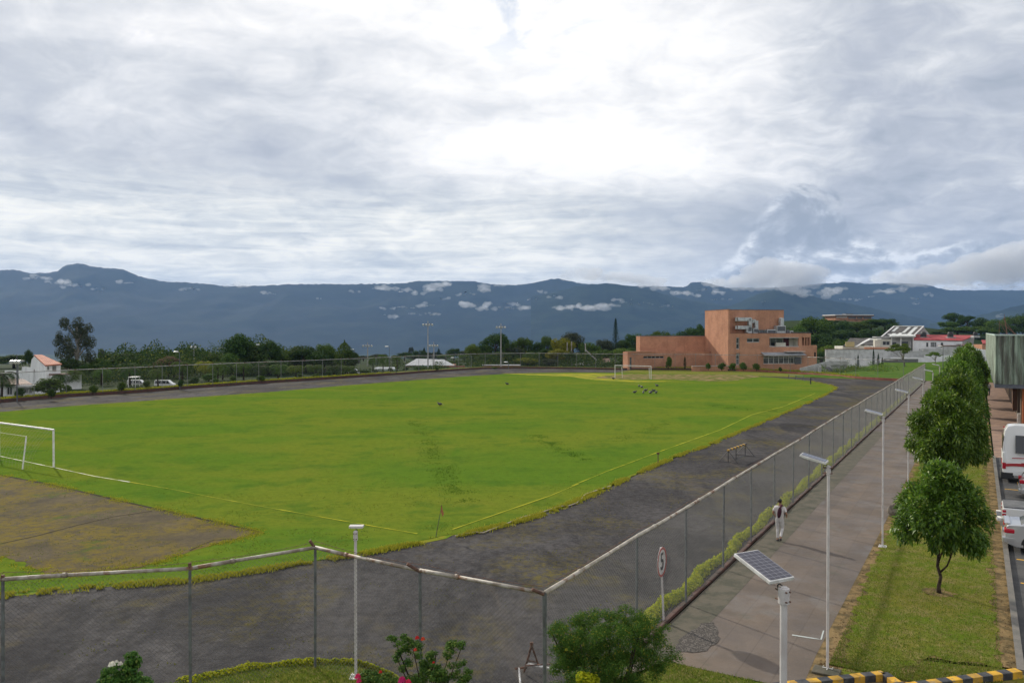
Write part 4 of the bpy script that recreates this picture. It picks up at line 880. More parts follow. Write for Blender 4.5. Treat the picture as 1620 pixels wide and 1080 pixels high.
# ---- dark roofed house with translucent sheets
def slope_roof(m, F, cor, thick=.18):
    """roof slab through four photo corners given as (px, py, local y)"""
    p = [Vector((F.hit(a, b, y)[0], y, F.hit(a, b, y)[1])) for a, b, y in cor]; n = (p[1]-p[0]).cross(p[3]-p[0]).normalized()
    if n.z < 0: n = -n
    vs = p + [v_-n*thick for v_ in p]; m.add(vs, [(0,1,2,3),(7,6,5,4),(0,4,5,1),(1,5,6,2),(2,6,7,3),(3,7,4,0)]); return p, n
Fh = Frame((P(1393,550,205).x, 205, 0), R(-4))
h = thing('house', 'two storey white house with dark sloping roof and pale translucent roof strips', 'house', (*Fh.o[:2], 0), Fh.ang)
m = MB(); pr, nn = slope_roof(m, Fh, [(1393.5,534,0),(1444.5,532.5,0),(1461,516.4,8),(1414.5,516.4,8)]); m.build('roof', M_roofdark, h)
def on(u, v_, lift=.04): return pr[0].lerp(pr[1], u).lerp(pr[3].lerp(pr[2], u), v_) + nn*lift
for (u0, u1, v0, v1) in [(.10,.20,.55,.95),(.22,.33,.08,.36),(.42,.52,.10,.40),(.50,.60,.40,.95),(.72,.84,.08,.95)]:
    m = MB(); vs = [on(u0,v0), on(u1,v0), on(u1,v1), on(u0,v1), on(u0,v0,-.02), on(u1,v0,-.02), on(u1,v1,-.02), on(u0,v1,-.02)]; m.add(vs, [(0,1,2,3),(0,4,5,1),(1,5,6,2),(2,6,7,3),(3,7,4,0)]); m.build('skylight', M_skyl, h)
m = MB(); m.bar(on(0,0,.1), on(0,1,.1), .3, .22, nn); m.bar(on(1,0,.1), on(1,1,.1), .3, .22, nn); m.bar(on(0,1,.08), on(1,1,.08), .2, .2, nn); m.build('barge_board', M_whitem, h)
x0 = pr[0].x; x1 = pr[1].x; ez = min(pr[0].z, pr[1].z)-.25; rz = pr[3].z
m = MB(); m.box(x0+.3, x1, .4, 12, 0, ez); xg = Fh.hit(1474, 529, 8)[0]
m.yprism([(x1+.1, ez-.5),(xg, ez-.5),(xg, ez+.3),(pr[2].x, rz-.15),(x1+.1, ez)], 7.9, 8.3); m.build('wall', M_greyw, h)
up = Fh.rect(1388, 1410, 536.5, 548, -2.2); m = MB(); wn = Fh.rect(1396.5, 1408, 539.5, 546, -2.2); m.wall(up[0], up[1], 0, up[3], -2.2, -1.9, [wn]); m.box(up[0], up[0]+.3, -1.9, .4, 0, up[3]); m.build('front_room_wall', M_cream, h); window(h, wn, -2.2, .2, (.5,), fw=.09)
bal = Fh.rect(1410, 1445, 534, 552, -2.2); m = MB()
for f_ in (.0, .42, .97): m.box(bal[0]+(bal[1]-bal[0])*f_, bal[0]+(bal[1]-bal[0])*f_+.22, -2.2, -2.0, 0, bal[3])
m.build('balcony_post', M_whitem, h); m = MB(); m.box(bal[0], bal[1], -1.0, -.8, 0, bal[3]); m.build('balcony_back_wall', M_greyw, h)
m = MB(); m.box(bal[0]+(bal[1]-bal[0])*.55, bal[0]+(bal[1]-bal[0])*.85, -1.03, -.99, bal[3]-2.3, bal[3]-1.0); m.box(bal[0]+.6, bal[0]+1.8, -1.03, -.99, bal[3]-2.6, bal[3]-1.2); m.build('window', M_glass, h)
m = MB(); m.box(up[0]-.4, bal[1]+.3, -2.6, .2, bal[3]+.02, bal[3]+.28); m.build('porch_slab', M_greyw, h)
m = MB(); m.add([(bal[0]-.2,-2.7,bal[3]+.5),(bal[1]+.4,-2.7,bal[3]+.5),(bal[1]+.4,0,bal[3]+.95),(bal[0]-.2,0,bal[3]+.95)], [(0,1,2,3)]); m.box(bal[0]-.2, bal[1]+.4, -2.75, -2.6, bal[3]+.3, bal[3]+.5); m.build('porch_roof', M_skyl, h)
# ---- lower dark roofed house to its left
Fl = Frame((P(1333,550,200).x, 200, 0), R(-3)); h2 = thing('house', 'low house with dark roof and yellow gable at the left end of the white houses', 'house', (*Fl.o[:2], 0), Fl.ang)
m = MB(); pr2, n2_ = slope_roof(m, Fl, [(1334,547,0),(1356,546.5,0),(1374,535.2,5),(1345,534.3,5)]); m.build('roof', M_roofdark, h2)
m = MB(); m.bar(Vector((Fl.hit(1353,548.5,-.3)[0], -.3, Fl.hit(1353,548.5,-.3)[1])), Vector((Fl.hit(1377,536,4.5)[0], 4.5, Fl.hit(1377,536,4.5)[1])), .7, .3); m.build('barge_board', M_whitem, h2)
m = MB(); pr3, n3_ = slope_roof(m, Fl, [(1363,545,.2),(1392,546,.2),(1387,538,4),(1376,537.5,4)]); m.build('side_roof', M_roofdark, h2)
r_ = Fl.rect(1334, 1380, 547, 560); m = MB(); m.box(0.1, r_[1], .3, 6, 0, r_[3]-.1); m.build('wall', M_cream, h2); r_ = Fl.rect(1333, 1347, 540.5, 548, 2); m = MB(); m.yprism([(r_[0], r_[2]),(r_[0]+2.2, r_[2]),(r_[0]+2.2, r_[3]),(r_[0], r_[3])], -.2, .1); m.build('gable', mat('yellow_wall', (.45,.38,.2), .9), h2)
r_ = Fl.rect(1384, 1388, 538, 547, -1); m = MB(); m.box(r_[0], r_[1]+.6, -1, 0, 0, r_[3]); m.build('stair_block', M_cream, h2)
# ---- red roofed row of houses
Fr = Frame((P(1446,550,203).x, 203, 0), R(-5)); hr = thing('house', 'white house under a long red sheet roof with black water tanks', 'house', (*Fr.o[:2], 0), Fr.ang)
m = MB(); slope_roof(m, Fr, [(1443,536.8,0),(1523,538.2,0),(1542,530.2,7),(1449,529.2,7)]); m.build('roof', M_roofred, hr)
r_ = Fr.rect(1446, 1523, 538.2, 560); wz = [Fr.rect(1466,1470,541.5,549), Fr.rect(1473,1482.5,541,549.3), Fr.rect(1514,1521.5,544,548)]
m = MB(); m.wall(r_[0], r_[1], 0, r_[3], .3, .6, wz); m.build('wall', M_whiteclean, hr); xg0 = r_[1]
for w_, mu in zip(wz, [(), (.28,.65), (.3,.6)]): window(hr, w_, .3, .2, mu, fw=.1, glass=M_glassb if w_ is wz[1] else M_glass, frame=M_whitem)
gx = Fr.hit(1542,531,7)[0]; gx2 = Fr.hit(1559.5,547,4)[0]; gz = Fr.hit(1542,531.3,7)[1]; gz2 = Fr.hit(1559.5,547,4)[1]
m = MB(); m.add([(xg0,.3,0),(xg0,.3,r_[3]),(gx,7,gz),(gx2,12,gz2),(gx2,12,0)], [(0,4,3,2,1)]); m.box(r_[0]+.3, xg0-.3, .6, 11, 0, r_[3]-.05); m.build('gable_wall', mat('pinkish_render', (.46,.42,.42), .9, (.40,.37,.36), .6, 5), hr)
ar_ = Fr.rect(1489,1493,541.5,549.5); m = MB(); m.box(ar_[0], ar_[1], .25, .34, ar_[2], ar_[3]-.5); m.ball(((ar_[0]+ar_[1])/2, .3, ar_[3]-.5), (ar_[1]-ar_[0])/2, .06, .5, 12, 8); m.build('arched_window', M_glass, hr)
# lower parapets in front
m = MB(); r2 = Fr.rect(1455, 1490, 549.5, 556, -4); m.box(r2[0], r2[1]-.02, -4, -3.7, 0, r2[3]-.3); r3 = Fr.rect(1490, 1532, 547, 560, -4); m.box(r3[0], r3[1], -4.3, -4, 0, r3[3]); m.build('front_wall', M_greyw, hr)
m = MB(); m.box(r3[0]-.3, r3[1]+.2, -4.5, -1.5, r3[3], r3[3]+.15); r4 = Fr.rect(1519,1533,546,548.5,-3); m.add([(r4[0],-4,r3[3]+.2),(r4[1]+1,-4,r3[3]+.2),(r4[1],-1,r4[3]+.3),(r4[0]+1,-1,r4[3]+.3)], [(0,1,2,3)]); m.build('porch_roof', M_roofbrown, hr)
m = MB(); s_ = [Fr.hit(1524,556,-4), Fr.hit(1536,547,-4), Fr.hit(1544,551,-4), Fr.hit(1558,553,-4)]; m.yprism([(s_[0][0],0),(s_[0][0],s_[0][1]),(s_[1][0],s_[1][1]),(s_[2][0],s_[2][1]),(s_[3][0],s_[3][1]),(s_[3][0],0)], -4.7, -4.4); m.build('stepped_parapet', M_white, hr)
for i, (px, pyb, k_, lab) in enumerate([(1461,533.5,1.25,'black round water tank nearest the dark roof, on the red roof'), (1503.5,533.5,1.25,'black round water tank in the middle of the red roof'), (1543,531.5,.95,'black water tank at the gable end of the red roof')]):
    yy = 3.5; x_, z_ = Fr.hit(px, pyb, yy); w = Fr.o + Fr.a*x_ + Fr.b*yy; tk = thing('water_tank', lab, 'water tank', (w.x, w.y, z_), 0, 'black water tanks on the house roofs')
    m = MB(); m.tube([(0,0,.1),(0,0,.9*k_),(0,0,1.12*k_)], [.62*k_,.56*k_,.40*k_], 16); m.build('tank', M_tank, tk); m = MB(); m.tube([(0,0,1.12*k_),(0,0,1.2*k_)], .26*k_, 12); m.build('lid', M_tank, tk); m = MB(); m.box(-.9*k_,.9*k_,-.7,.7,-.4,.1); m.build('stand', M_greyw, tk)
Fz = Frame((P(1559,550,215).x, 215, 0), R(-5)); x = thing('house', 'small red roofed house behind the gable of the long red roof', 'house', (*Fz.o[:2], 0), Fz.ang); m = MB(); slope_roof(m, Fz, [(1555,543,0),(1566,545,0),(1566,538,5),(1553,537.5,5)]); m.build('roof', M_roofred, x); m = MB(); r_ = Fz.rect(1559,1566,545,560); m.box(-.8, r_[1], .2, 5, 0, r_[3]); m.build('wall', M_brick, x)
# ---- flat roofed building on the hill
Yt = 430; Ft = Frame((P(1320.5,505,Yt).x, Yt, 0), R(6)); ht = thing('hilltop_building', 'flat roofed brick building standing among trees on the hill', 'building', (*Ft.o[:2], 0), Ft.ang)
r1 = Ft.rect(1320.5, 1380, 498.5, 520); m = MB(); m.box(.5, r1[1]-.5, 0, 12, H(Ft.o.x, Yt)-3, r1[3]-.6); m.build('wall', M_brick, ht)
m = MB(); m.box(-.6, r1[1]+.2, -1.5, 13, r1[3]-.6, r1[3]); m.build('roof', mat('roof_fascia', (.13,.10,.09), .8), ht); m = MB(); m.box(-.4, r1[1], -1.3, 12.8, r1[3], r1[3]+.35); m.build('roof_sheet', M_whitem, ht)
r2 = Ft.rect(1338, 1350, 496, 498.5, 4); m = MB(); m.box(r2[0], r2[1], 4, 8, r1[3]+.35, r2[3]); m.build('roof_box', M_dkgrey, ht)
r2 = Ft.rect(1323, 1340, 500.5, 502.6); m = MB(); m.box(r2[0], r2[1], -.12, .1, r2[2], r2[3]); m.build('window_band', M_whitem, ht)
for a_, c_ in [(1342,1354),(1356,1364),(1366,1378)]:
    r2 = Ft.rect(a_, c_, 501.3, 504.3); m = MB(); m.box(r2[0], r2[1], -.1, .1, r2[2], r2[3]); m.build('window', M_glass, ht)
r2 = Ft.rect(1341, 1356, 508.5, 511, -2); m = MB(); m.box(r2[0], r2[1], -2.5, 0, r2[2], r2[3]); m.build('terrace', M_greyw, ht)

# ---- green sheeted building on columns beside the car park
def SL(s, tt, z): return (tt, s, z)
gb = thing('sheeted_building', 'building clad in stained green corrugated sheets, raised on brick columns beside the car park', 'building', O[:], URZ)
s0, s1, t0, t1, zb, zT = 69.5, 168, 9.42, 30, 4.0, 8.45
def corrugated(name, pa, pb, z0, z1, per, amp, m_):
    pa = Vector(pa); pb = Vector(pb); L = (pb-pa).length; d = (pb-pa)/L; n = Vector((-d.y, d.x, 0)); k_ = int(L/per)*8; vs = []
    for i in range(k_+1):
        f_ = i/k_*L; ph = (f_/per) % 1; o_ = amp*(1 if .08 < ph < .5 else -1)*(1-.15*mn.noise(Vector((f_,0,0)))); p = pa+d*f_+n*o_; vs += [(p.x,p.y,z0 + .03*mn.noise(Vector((f_*2,1,0)))),(p.x,p.y,z1)]
    return npmesh(name, np.array(vs), np.array([(2*i,2*i+2,2*i+3,2*i+1) for i in range(k_)]), m_, gb)
corrugated('side_cladding', SL(s1, t0, 0), SL(s0, t0, 0), zb, zT, .8, .08, M_green); corrugated('front_cladding', SL(s0, t0, 0), SL(s0, t1, 0), zb, zT, .42, .085, M_green)
m = MB(); m.box(t0+.12, t1, s0+.12, s1, zb+.05, zT-.12); m.build('body', M_greyw, gb)
m = MB(); m.box(t0-.1, t1, s0-.1, s0+.12, zT, zT+.12); m.box(t0-.1, t0+.12, s0+.12, s1, zT, zT+.12); m.build('top_capping', mat('pale_green_flashing', (.42,.52,.45), .6), gb)
m = MB(); m.box(t0-.06, t1, s0-.06, s0+.3, zb-.36, zb-.01); m.box(t0-.06, t0+.25, s0+.3, s1, zb-.36, zb-.01); m.build('edge_beam', mat('grey_blue_beam', (.13,.14,.17), .7, (.09,.10,.12), 2, 5), gb)
cm_ = [mat('brown_column', (.16,.11,.085), .85, (.10,.075,.06), 1, 5), mat('orange_column', (.52,.16,.055), .8, (.42,.13,.05), 1, 5), mat('beige_column', (.30,.24,.18), .85, (.22,.17,.13), 1, 5)]
for i in range(22):
    sc = 70.6 + i*3.1; m = MB(); tt_ = 11.55; m.box(tt_, tt_+.55, sc, sc+.55, 0, zb-.36); m.build('column', cm_[(1 if i == 0 else (2 if i % 3 == 1 else 0))], gb, bevel=.02)
    if i < 10: m = MB(); m.box(tt_+1.6, tt_+1.9, sc+.8, sc+1.6, 0, zb-.36); m.build('inner_column', cm_[(i+1) % 3], gb)
m = MB(); m.box(14.2, 14.5, s0+1, s1, 0, zb-.1); m.build('ground_floor_wall', mat('brown_shade_wall', (.26,.15,.10), .9, (.18,.11,.08), .8, 5), gb)
m = MB(); m.box(11.1, 11.5, 80.2, 81.4, .7, 2.9); m.build('wall_cabinet', mat('brown_cabinet', (.17,.09,.06), .8), gb)
m = MB(); m.box(11.3, 11.8, 74.0, 74.5, 0, .95); m.build('white_plinth', M_whitem, gb)
for i in range(7):
    sx = 76+i*3.1+rnd.random(); m = MB(); m.tube([(t0+.6+rnd.random()*2, sx, zT), (t0+.6+rnd.random()*.3, sx, zT+1.2+rnd.random())], .022, 5); m.build('starter_bar', M_rust, gb)
# ---- left edge houses
Fa = Frame((P(72.6,600,118).x, 118, 0), R(46)); hl = thing('house', 'large white house with orange tiled roof beyond the left planter wall', 'house', (*Fa.o[:2], 0), Fa.ang)
ro = [(72.6,577,0),(97,574.6,0),(64,560.6,7),(53.5,561,7)]
m = MB(); p, n_ = slope_roof(m, Fa, [(71.5,577.3,-.4),(98,575.2,-.4),(66,560.6,6),(53.5,561,6)]); m.build('roof', M_rooftile, hl)
x1_ = Fa.hit(96, 600)[0]; ez = Fa.hit(73, 577.5)[1]
w1 = Fa.rect(74.5,78.5,579,585.5); w2 = Fa.rect(82.5,89.5,578,588)
m = MB(); m.wall(0, x1_, -1, ez+.1, 0, .3, [w1, w2]); m.build('front_wall', M_whiteclean, hl); window(hl, w1, 0, .2, (), fw=.1); window(hl, w2, 0, .2, (.5,), fw=.1, name='balcony_door')
az_ = p[3].z-.2; gp = [(-.05,-1),(-.05,ez)]; m = MB(); m.add([(0,.3,-1),(0,.3,ez+.1),(0,6,az_),(0,7.6,az_-.6),(0,8.2,az_-1.9),(0,13,az_-1.9),(0,13.5,az_-2.6),(0,24,az_-2.9),(0,24,-1)], [tuple(range(9))]); m.add([(.3,.3,-1),(.3,.3,ez+.1),(.3,6,az_),(.3,7.6,az_-.6),(.3,8.2,az_-1.9),(.3,13,az_-1.9),(.3,13.5,az_-2.6),(.3,24,az_-2.9),(.3,24,-1)], [tuple(range(8,-1,-1))])
m.build('gable_wall', M_white, hl); m = MB(); m.box(.3, x1_, 6, 24, -1, az_-3.2); m.build('rear_body', M_white, hl)
m = MB(); bz = Fa.hit(80, 591.5,-1)[1]; m.box(.4, x1_+1, -1.4, 0, bz-.2, bz); m.build('balcony_slab', M_roofbrown, hl); m = MB(); m.box(.3, x1_+2.5, -1.5, -1.2, -1, bz-.22); m.build('porch_wall', M_white, hl)
Fb2 = Frame((P(-8,610,106).x, 106, 0), R(4)); h3 = thing('house', 'single storey white house with brown tiled roof below the large white house', 'house', (*Fb2.o[:2], 0), Fb2.ang)
m = MB(); slope_roof(m, Fb2, [(-30,608.5,0),(52,607.5,0),(38,599.5,4),(-10,597.5,4)]); m.build('roof', M_roofbrown, h3)
wz = [Fb2.rect(8.5,17.2,611.5,625), Fb2.rect(36.5,42,615,622), Fb2.rect(44.5,49,614.5,622)]; x2_ = Fb2.hit(53, 610)[0]; m = MB(); m.wall(-4, x2_, -1, Fb2.hit(20,608.8)[1], .3, .6, wz); m.box(-4, x2_, .6, 7, -1, Fb2.hit(20,608.8)[1]-.4); m.build('wall', M_whiteclean, h3)
for w_ in wz: window(h3, w_, .3, .15, (.5,), fw=.09)
m = MB(); r_ = Fb2.rect(28,54,609,612,-.6); m.box(r_[0], r_[1], -1.4, .3, r_[2], r_[2]+.25); m.build('porch_slab', M_greyw, h3)
m = MB(); r_ = Fb2.rect(17, 32, 570.5, 571.8, 0); m.box(r_[0], r_[1], 0, 1.2, r_[2]-.1, r_[3]); m.tube([((r_[0]+r_[1])/2, .6, 1), ((r_[0]+r_[1])/2, .6, r_[2])], .07, 6); m.build('roof_aerial', M_galv, h3)
# ---- low building with grey roof behind the left planter
Fm = Frame((P(641,585,196).x, 196, 0), R(0)); hm_ = thing('building', 'low brick building with a broad grey sheet roof behind the planter wall', 'building', (*Fm.o[:2], 0), 0)
m = MB(); slope_roof(m, Fm, [(640.5,577.6,0),(689,577.6,0),(702,568.5,9),(659,567,9)]); m.build('roof', M_roofgrey, hm_)
m = MB(); slope_roof(m, Fm, [(689,577.6,0),(720,577.8,0),(702.5,568.6,9),(702,568.5,9)]); m.build('side_roof', mat('pale_roof_end', (.30,.32,.34), .8), hm_)
x3_ = Fm.hit(719,580)[0]; z3 = Fm.hit(680,577.8)[1]; m = MB(); m.box(.2, x3_-.2, .3, 9, -1, z3); m.build('wall', M_brick, hm_); m = MB(); m.box(Fm.hit(693,580)[0], Fm.hit(735.5,580)[0], -1, -.7, -1, Fm.hit(700,578.3)[1]); m.build('front_wall', M_brickorg, hm_)
m = MB(); r_ = Fm.rect(663, 692, 578.5, 580.5, -.3); m.box(r_[0], r_[1], -.4, .2, r_[2], r_[3]); m.build('green_beam', mat('green_steel', (.12,.22,.17), .7), hm_)
Fn = Frame((P(764,583,192).x, 192, 0), 0); r_ = Fn.rect(764, 822, 577.5, 586); x = thing('low_brick_wall', 'low orange brick dugout beside the right floodlight mast, behind the planter', 'wall', (*Fn.o[:2], 0)); m = MB(); m.box(0, r_[1], 0, 2.5, -1, r_[3]-.1); m.build('wall', M_brickorg, x); m = MB(); m.box(-.2, r_[1]+.2, -.3, 2.7, r_[3]-.1, r_[3]+.05); m.build('roof', M_greyw, x)
# ---- shed right of centre
Fs = Frame((P(903,578,205).x, 205, 0), R(3)); x = thing('shed', 'white shed with dark pitched roof left of the far goal', 'shed', (*Fs.o[:2], 0), Fs.ang); m = MB(); slope_roof(m, Fs, [(903,577.5,0),(921,575,0),(926,571.5,6),(924,571.5,6)]); m.build('left_roof', M_skyl, x)
m = MB(); slope_roof(m, Fs, [(917,577,0),(943,577,0),(940,571.6,6),(925,571.6,6)]); m.build('roof', M_roofdark, x); m = MB(); r_ = Fs.rect(918,936,576.5,582); m.box(r_[0], r_[1], .3, 6, -1, r_[3]); m.build('wall', M_whiteclean, x); m = MB(); r_ = Fs.rect(923.5,925.5,577,581); m.box(r_[0], r_[1], .2, .35, -1, r_[3]); m.build('door', M_dkgrey, x)
Fs = Frame((P(952,576,212).x, 212, 0), R(-3)); x = thing('shed', 'small shed with reddish roof behind the top of the far goal', 'shed', (*Fs.o[:2], 0), Fs.ang); m = MB(); slope_roof(m, Fs, [(949,574.5,0),(966,574.5,0),(964,566.5,6),(953,566.5,6)]); m.build('roof', M_roofbrown, x); m = MB(); r_ = Fs.rect(950,965,574.5,583); m.box(r_[0], r_[1], .3, 6, -1, r_[3]); m.build('wall', M_cream, x)
# leaning timber pole
x = MB(); pa, pb = P(926,553,198), P(944,570,198); x.tube([pa, pb], [.14,.2], 7); x.tube([P(926,543,198), P(926.3,556,198)], .13, 7); tag(x.build('utility_pole', M_poleg), 'leaning pale pole rising among the trees left of the pointed conifer', 'pole')
# garden beyond the planter: steps and lawn bank
gl = [G(1378,597), G(1392,592), G(1400,588), G(1462,588), G(1540,588), G(1562,600), G(1530,603), G(1440,602)]
# a grassy bank rising to the block wall
nb = 14; A_ = [S(143, -24), S(142.6, -12), S(142.5, -2), S(142.5, 8), S(142.5, 30)]; B_ = [Vector((P(1375,590,184.6).x,184.6,0)), Vector((P(1400,590,184.6).x,184.6,0)), Vector((P(1453,580,184.6).x,184.4,0)), Vector((P(1500,580,190).x,190,0)), Vector((P(1620,580,196).x,196,0))]
vs = []; fs = []
def li(L, f_): k_ = f_*(len(L)-1); i = min(int(k_), len(L)-2); return L[i].lerp(L[i+1], k_-i)
nu = 30
for j in range(nb+1):
    for i in range(nu+1):
        a_ = li(A_, i/nu); b_ = li(B_, i/nu); f_ = j/nb; p = a_.lerp(b_, f_); vs.append((p.x, p.y, .03 + 1.5*f_**.8*(1 if i/nu > .2 else i/nu*5) + .12*mn.noise(Vector((p.x*.4, p.y*.4, 0)))))
for j in range(nb):
    for i in range(nu): fs.append((j*(nu+1)+i, j*(nu+1)+i+1, (j+1)*(nu+1)+i+1, (j+1)*(nu+1)+i))
o = npmesh('lawn_bank', np.array(vs), np.array(fs), mat('fresh_lawn', (.05,.115,.010), .95, (.09,.14,.02), .8, 7)); o['kind'] = 'structure'
x = thing('garden_steps', 'dark garden steps with pale side wall behind the orange planter', 'steps', (G(1318,592).x, G(1318,592).y+3, 0), R(20))
m = MB()
for i in range(7): m.box(.3, 2.6, i*.35, i*.35+.4, 0, .18*(i+1))
m.build('treads', M_block, x); m = MB(); m.add([(0,-.2,0),(0,2.8,0),(0,2.8,1.7),(0,-.2,.4),(.25,-.2,0),(.25,2.8,0),(.25,2.8,1.7),(.25,-.2,.4)], [(0,1,2,3)[::-1],(4,5,6,7),(2,3,7,6),(0,3,7,4),(1,2,6,5)]); m.build('side_wall', M_greyw, x)
# ================================================================== VEGETATION
def merge(vl):
    vs = []; fs = []; b = 0
    for v_, f_ in vl: vs.append(v_); fs.append(f_+b); b += len(v_)
    return np.concatenate(vs), np.concatenate(fs)
def clumpcloud(centers, radii, n, size, flat=.8, outw=1.2, asp=.5, vol=False):
    """n leaves spread over the shells of many small clumps"""
    centers = np.array(centers); radii = np.array(radii); w = radii**2; w = w/w.sum()
    i = np.random.choice(len(centers), n, p=w); u = unit(n); r_ = radii[i][:,None]*(.55+.5*np.random.rand(n,1)**.6)
    r_ = radii[i][:,None]*(.1+1.15*np.random.rand(n,1)**.5) if vol else r_; off = u*r_; off[:,2] *= flat; c = centers[i]+off; nn = u*outw + .6*unit(n) + np.array([[0,0,.5]]); nn /= np.linalg.norm(nn, axis=1)[:,None]
    return leafquads(c, nn, size*(.6+.8*np.random.rand(n)), asp)
PROTO = {}
def proto(kind, seed):
    """unit trees: height 1, crown width 1; returns (crown verts, crown faces, wood MB)"""
    key = (kind, seed)
    if key in PROTO: return PROTO[key]
    np.random.seed(seed*17+3); rr = random.Random(seed*7+1); w = MB(); C = []; Rr = []
    if kind == 'broad':
        for i in range(34):
            u = unit(1)[0]; k = rr.uniform(.55, .95); C.append((u[0]*.40*k, u[1]*.40*k, .62+u[2]*.30*k)); Rr.append(rr.uniform(.09,.17))
        v_, f_ = clumpcloud(C, Rr, 4200, .050, .75)
        w.tube([(0,0,0),(.01,0,.25),(0,.01,.45),(0,0,.7)], [.035,.028,.022,.01], 6)
        for i in range(7): c = C[rr.randrange(len(C))]; w.tube([(0,0,rr.uniform(.25,.45)), (c[0]*.5,c[1]*.5,(c[2]+.45)/2), c], [.016,.011,.004], 5, False)
    elif kind == 'spread':
        for i in range(26):
            a = rr.uniform(0,6.28); k = rr.uniform(.1,.45); C.append((math.cos(a)*k, math.sin(a)*k, .66+.22*(1-(k/.5)**2)+rr.uniform(-.12,.05))); Rr.append(rr.uniform(.07,.13))
        v_, f_ = clumpcloud(C, Rr, 2600, .045, .45)
        w.tube([(.12,0,0),(.06,0,.3),(0,.01,.55)], [.022,.018,.012], 6)
        for i in range(9): c = C[i]; w.tube([(.05,0,.35), (c[0]*.5,c[1]*.5,.6), c], [.010,.008,.004], 5, False)
    elif kind == 'euc':
        w.tube([(0,0,0),(.02,0,.3),(.0,.02,.6),(.03,0,.9)], [.035,.028,.018,.006], 6)
        for i in range(40):
            h_ = rr.uniform(.25,1)**.75; wd = .5*(1-abs(h_-.5)*1.15); a = rr.uniform(0,6.28); k = wd*rr.uniform(.35,1); c = (math.cos(a)*k+.03, math.sin(a)*k, min(.97, h_)); C.append(c); Rr.append(rr.uniform(.06,.11))
            if i % 2 == 0: w.tube([(.01,0,max(.15,c[2]-.30)), (c[0]*.6,c[1]*.6,c[2]-.10), c], [.014,.009,.003], 5, False)
        v_, f_ = clumpcloud(C, Rr, 7500, .036, 1.1, asp=.4)
    elif kind == 'pine':
        w.tube([(0,0,0),(0,0,1)], [.03,.004], 6); vl = []
        for i in range(26):
            z = .10+.88*i/26; r_ = .5*(1-z)**.8*(.85+.3*rr.random())+.015
            for j in range(9):
                a = j*.7+i*1.3; n = 14; f_ = np.random.rand(n,1); c = np.array([[math.cos(a)*r_, math.sin(a)*r_, -.02]])*f_ + np.array([[0,0,z]]) + np.random.randn(n,3)*.012
                vl.append(leafquads(c, unit(n)*.5+np.array([[0,0,1]]), .045, .4))
        v_, f_ = merge(vl)
    elif kind == 'cypress':
        w.tube([(0,0,0),(0,0,.9)], [.06,.02], 5); n = 1600; z = np.random.rand(n); rad = .48*np.sin(np.clip(z*1.05+.02,0,1)**.7*math.pi)**.6*(.7+.4*np.random.rand(n)); a = np.random.rand(n)*6.28
        c = np.stack([np.cos(a)*rad, np.sin(a)*rad, .04+z*.96], 1); v_, f_ = leafquads(c, np.stack([np.cos(a), np.sin(a), .2+0*a], 1)+.5*unit(n), .07, .5)
    elif kind == 'bush':
        for i in range(22):
            u = unit(1)[0]; k = rr.uniform(.4,.9); C.append((u[0]*.38*k, u[1]*.38*k, .5+u[2]*.36*k)); Rr.append(rr.uniform(.12,.2))
        v_, f_ = clumpcloud(C, Rr, 2200, .085, .9); w.tube([(0,0,0),(0,0,.6)], [.04,.02], 5)
        for i in range(5): w.tube([(0,0,.1), (C[i][0], C[i][1], C[i][2])], [.02,.008], 4, False)
    elif kind == 'palm':
        w.tube([(0,0,0),(.02,0,.3),(.01,.01,.62)], [.035,.028,.026], 7); vl = []
        for i in range(17):
            a = i*2.4+rr.random()*.4; lift = rr.uniform(.1,1.1); L_ = rr.uniform(.42,.52); q = [np.array([.01,.01,.60])]; th = lift
            for k in range(9): q.append(q[-1] + np.array([math.cos(a)*math.cos(th), math.sin(a)*math.cos(th), math.sin(th)])*L_/9); th -= .26
            w.tube([tuple(p) for p in q], [.007]*6+[.004]*4, 4, False)
            side = np.array([-math.sin(a), math.cos(a), 0]); vv = []
            for k in range(1, 9):
                for sgn in (-1, 1):
                    for e_ in (0, .5):
                        b_ = q[k]*(1-e_)+q[min(k+1,9)]*e_; d = (q[min(k+1,9)]-q[k-1]); d /= np.linalg.norm(d); l_ = .15*math.sin(math.pi*(k+e_)/10.5)+.02; tip = b_+side*sgn*l_+d*l_*.5+np.array([0,0,-l_*.45]); vv += [b_-d*.008, b_+d*.008, tip+d*.004, tip-d*.004]
            vl.append((np.array(vv), np.arange(len(vv)).reshape(-1,4)))
        v_, f_ = merge(vl)
    PROTO[key] = (v_, f_, w); return PROTO[key]
PM = {}
def plant(kind, seed, leaf, bark, name, label, cat, loc, wid, hgt, rz=None, group=None):
    key = (kind, seed, leaf.name, bark.name)
    if key not in PM:
        v_, f_, w = proto(kind, seed); cr = npmesh('crown' if kind not in ('bush',) else 'foliage', v_, f_, leaf); tr = w.build('trunk' if kind != 'bush' else 'stem', bark, smooth=True); PM[key] = (cr, tr); src = (cr, tr); first = True
    else: first = False
    cr, tr = PM[key]
    if not first: cr = cr.copy(); tr = tr.copy(); COL.objects.link(cr); COL.objects.link(tr)
    e_ = thing(name, label, cat, loc, rnd.uniform(0, 6.28) if rz is None else rz, group); e_.scale = (wid, wid, hgt)
    cr.parent = e_; tr.parent = e_; return e_
def bg(px, ytop, w, Yd, kind, leaf, label, name='tree', cat='tree', group=None, seed=None, bark=None, z=None):
    tp = P(px, ytop, Yd); z0 = (H(tp.x, Yd)-.1) if z is None else z; hg = max(.5, tp.z-z0)
    hg *= 1.05; w *= (1.15 if kind == 'broad' else 1.0)
    return plant(kind, seed if seed is not None else rnd.choice((1,2,3)), leaf, bark or M_bark, name, label, cat, (tp.x, Yd, z0), w*Yd/FPX, hg, group=group)
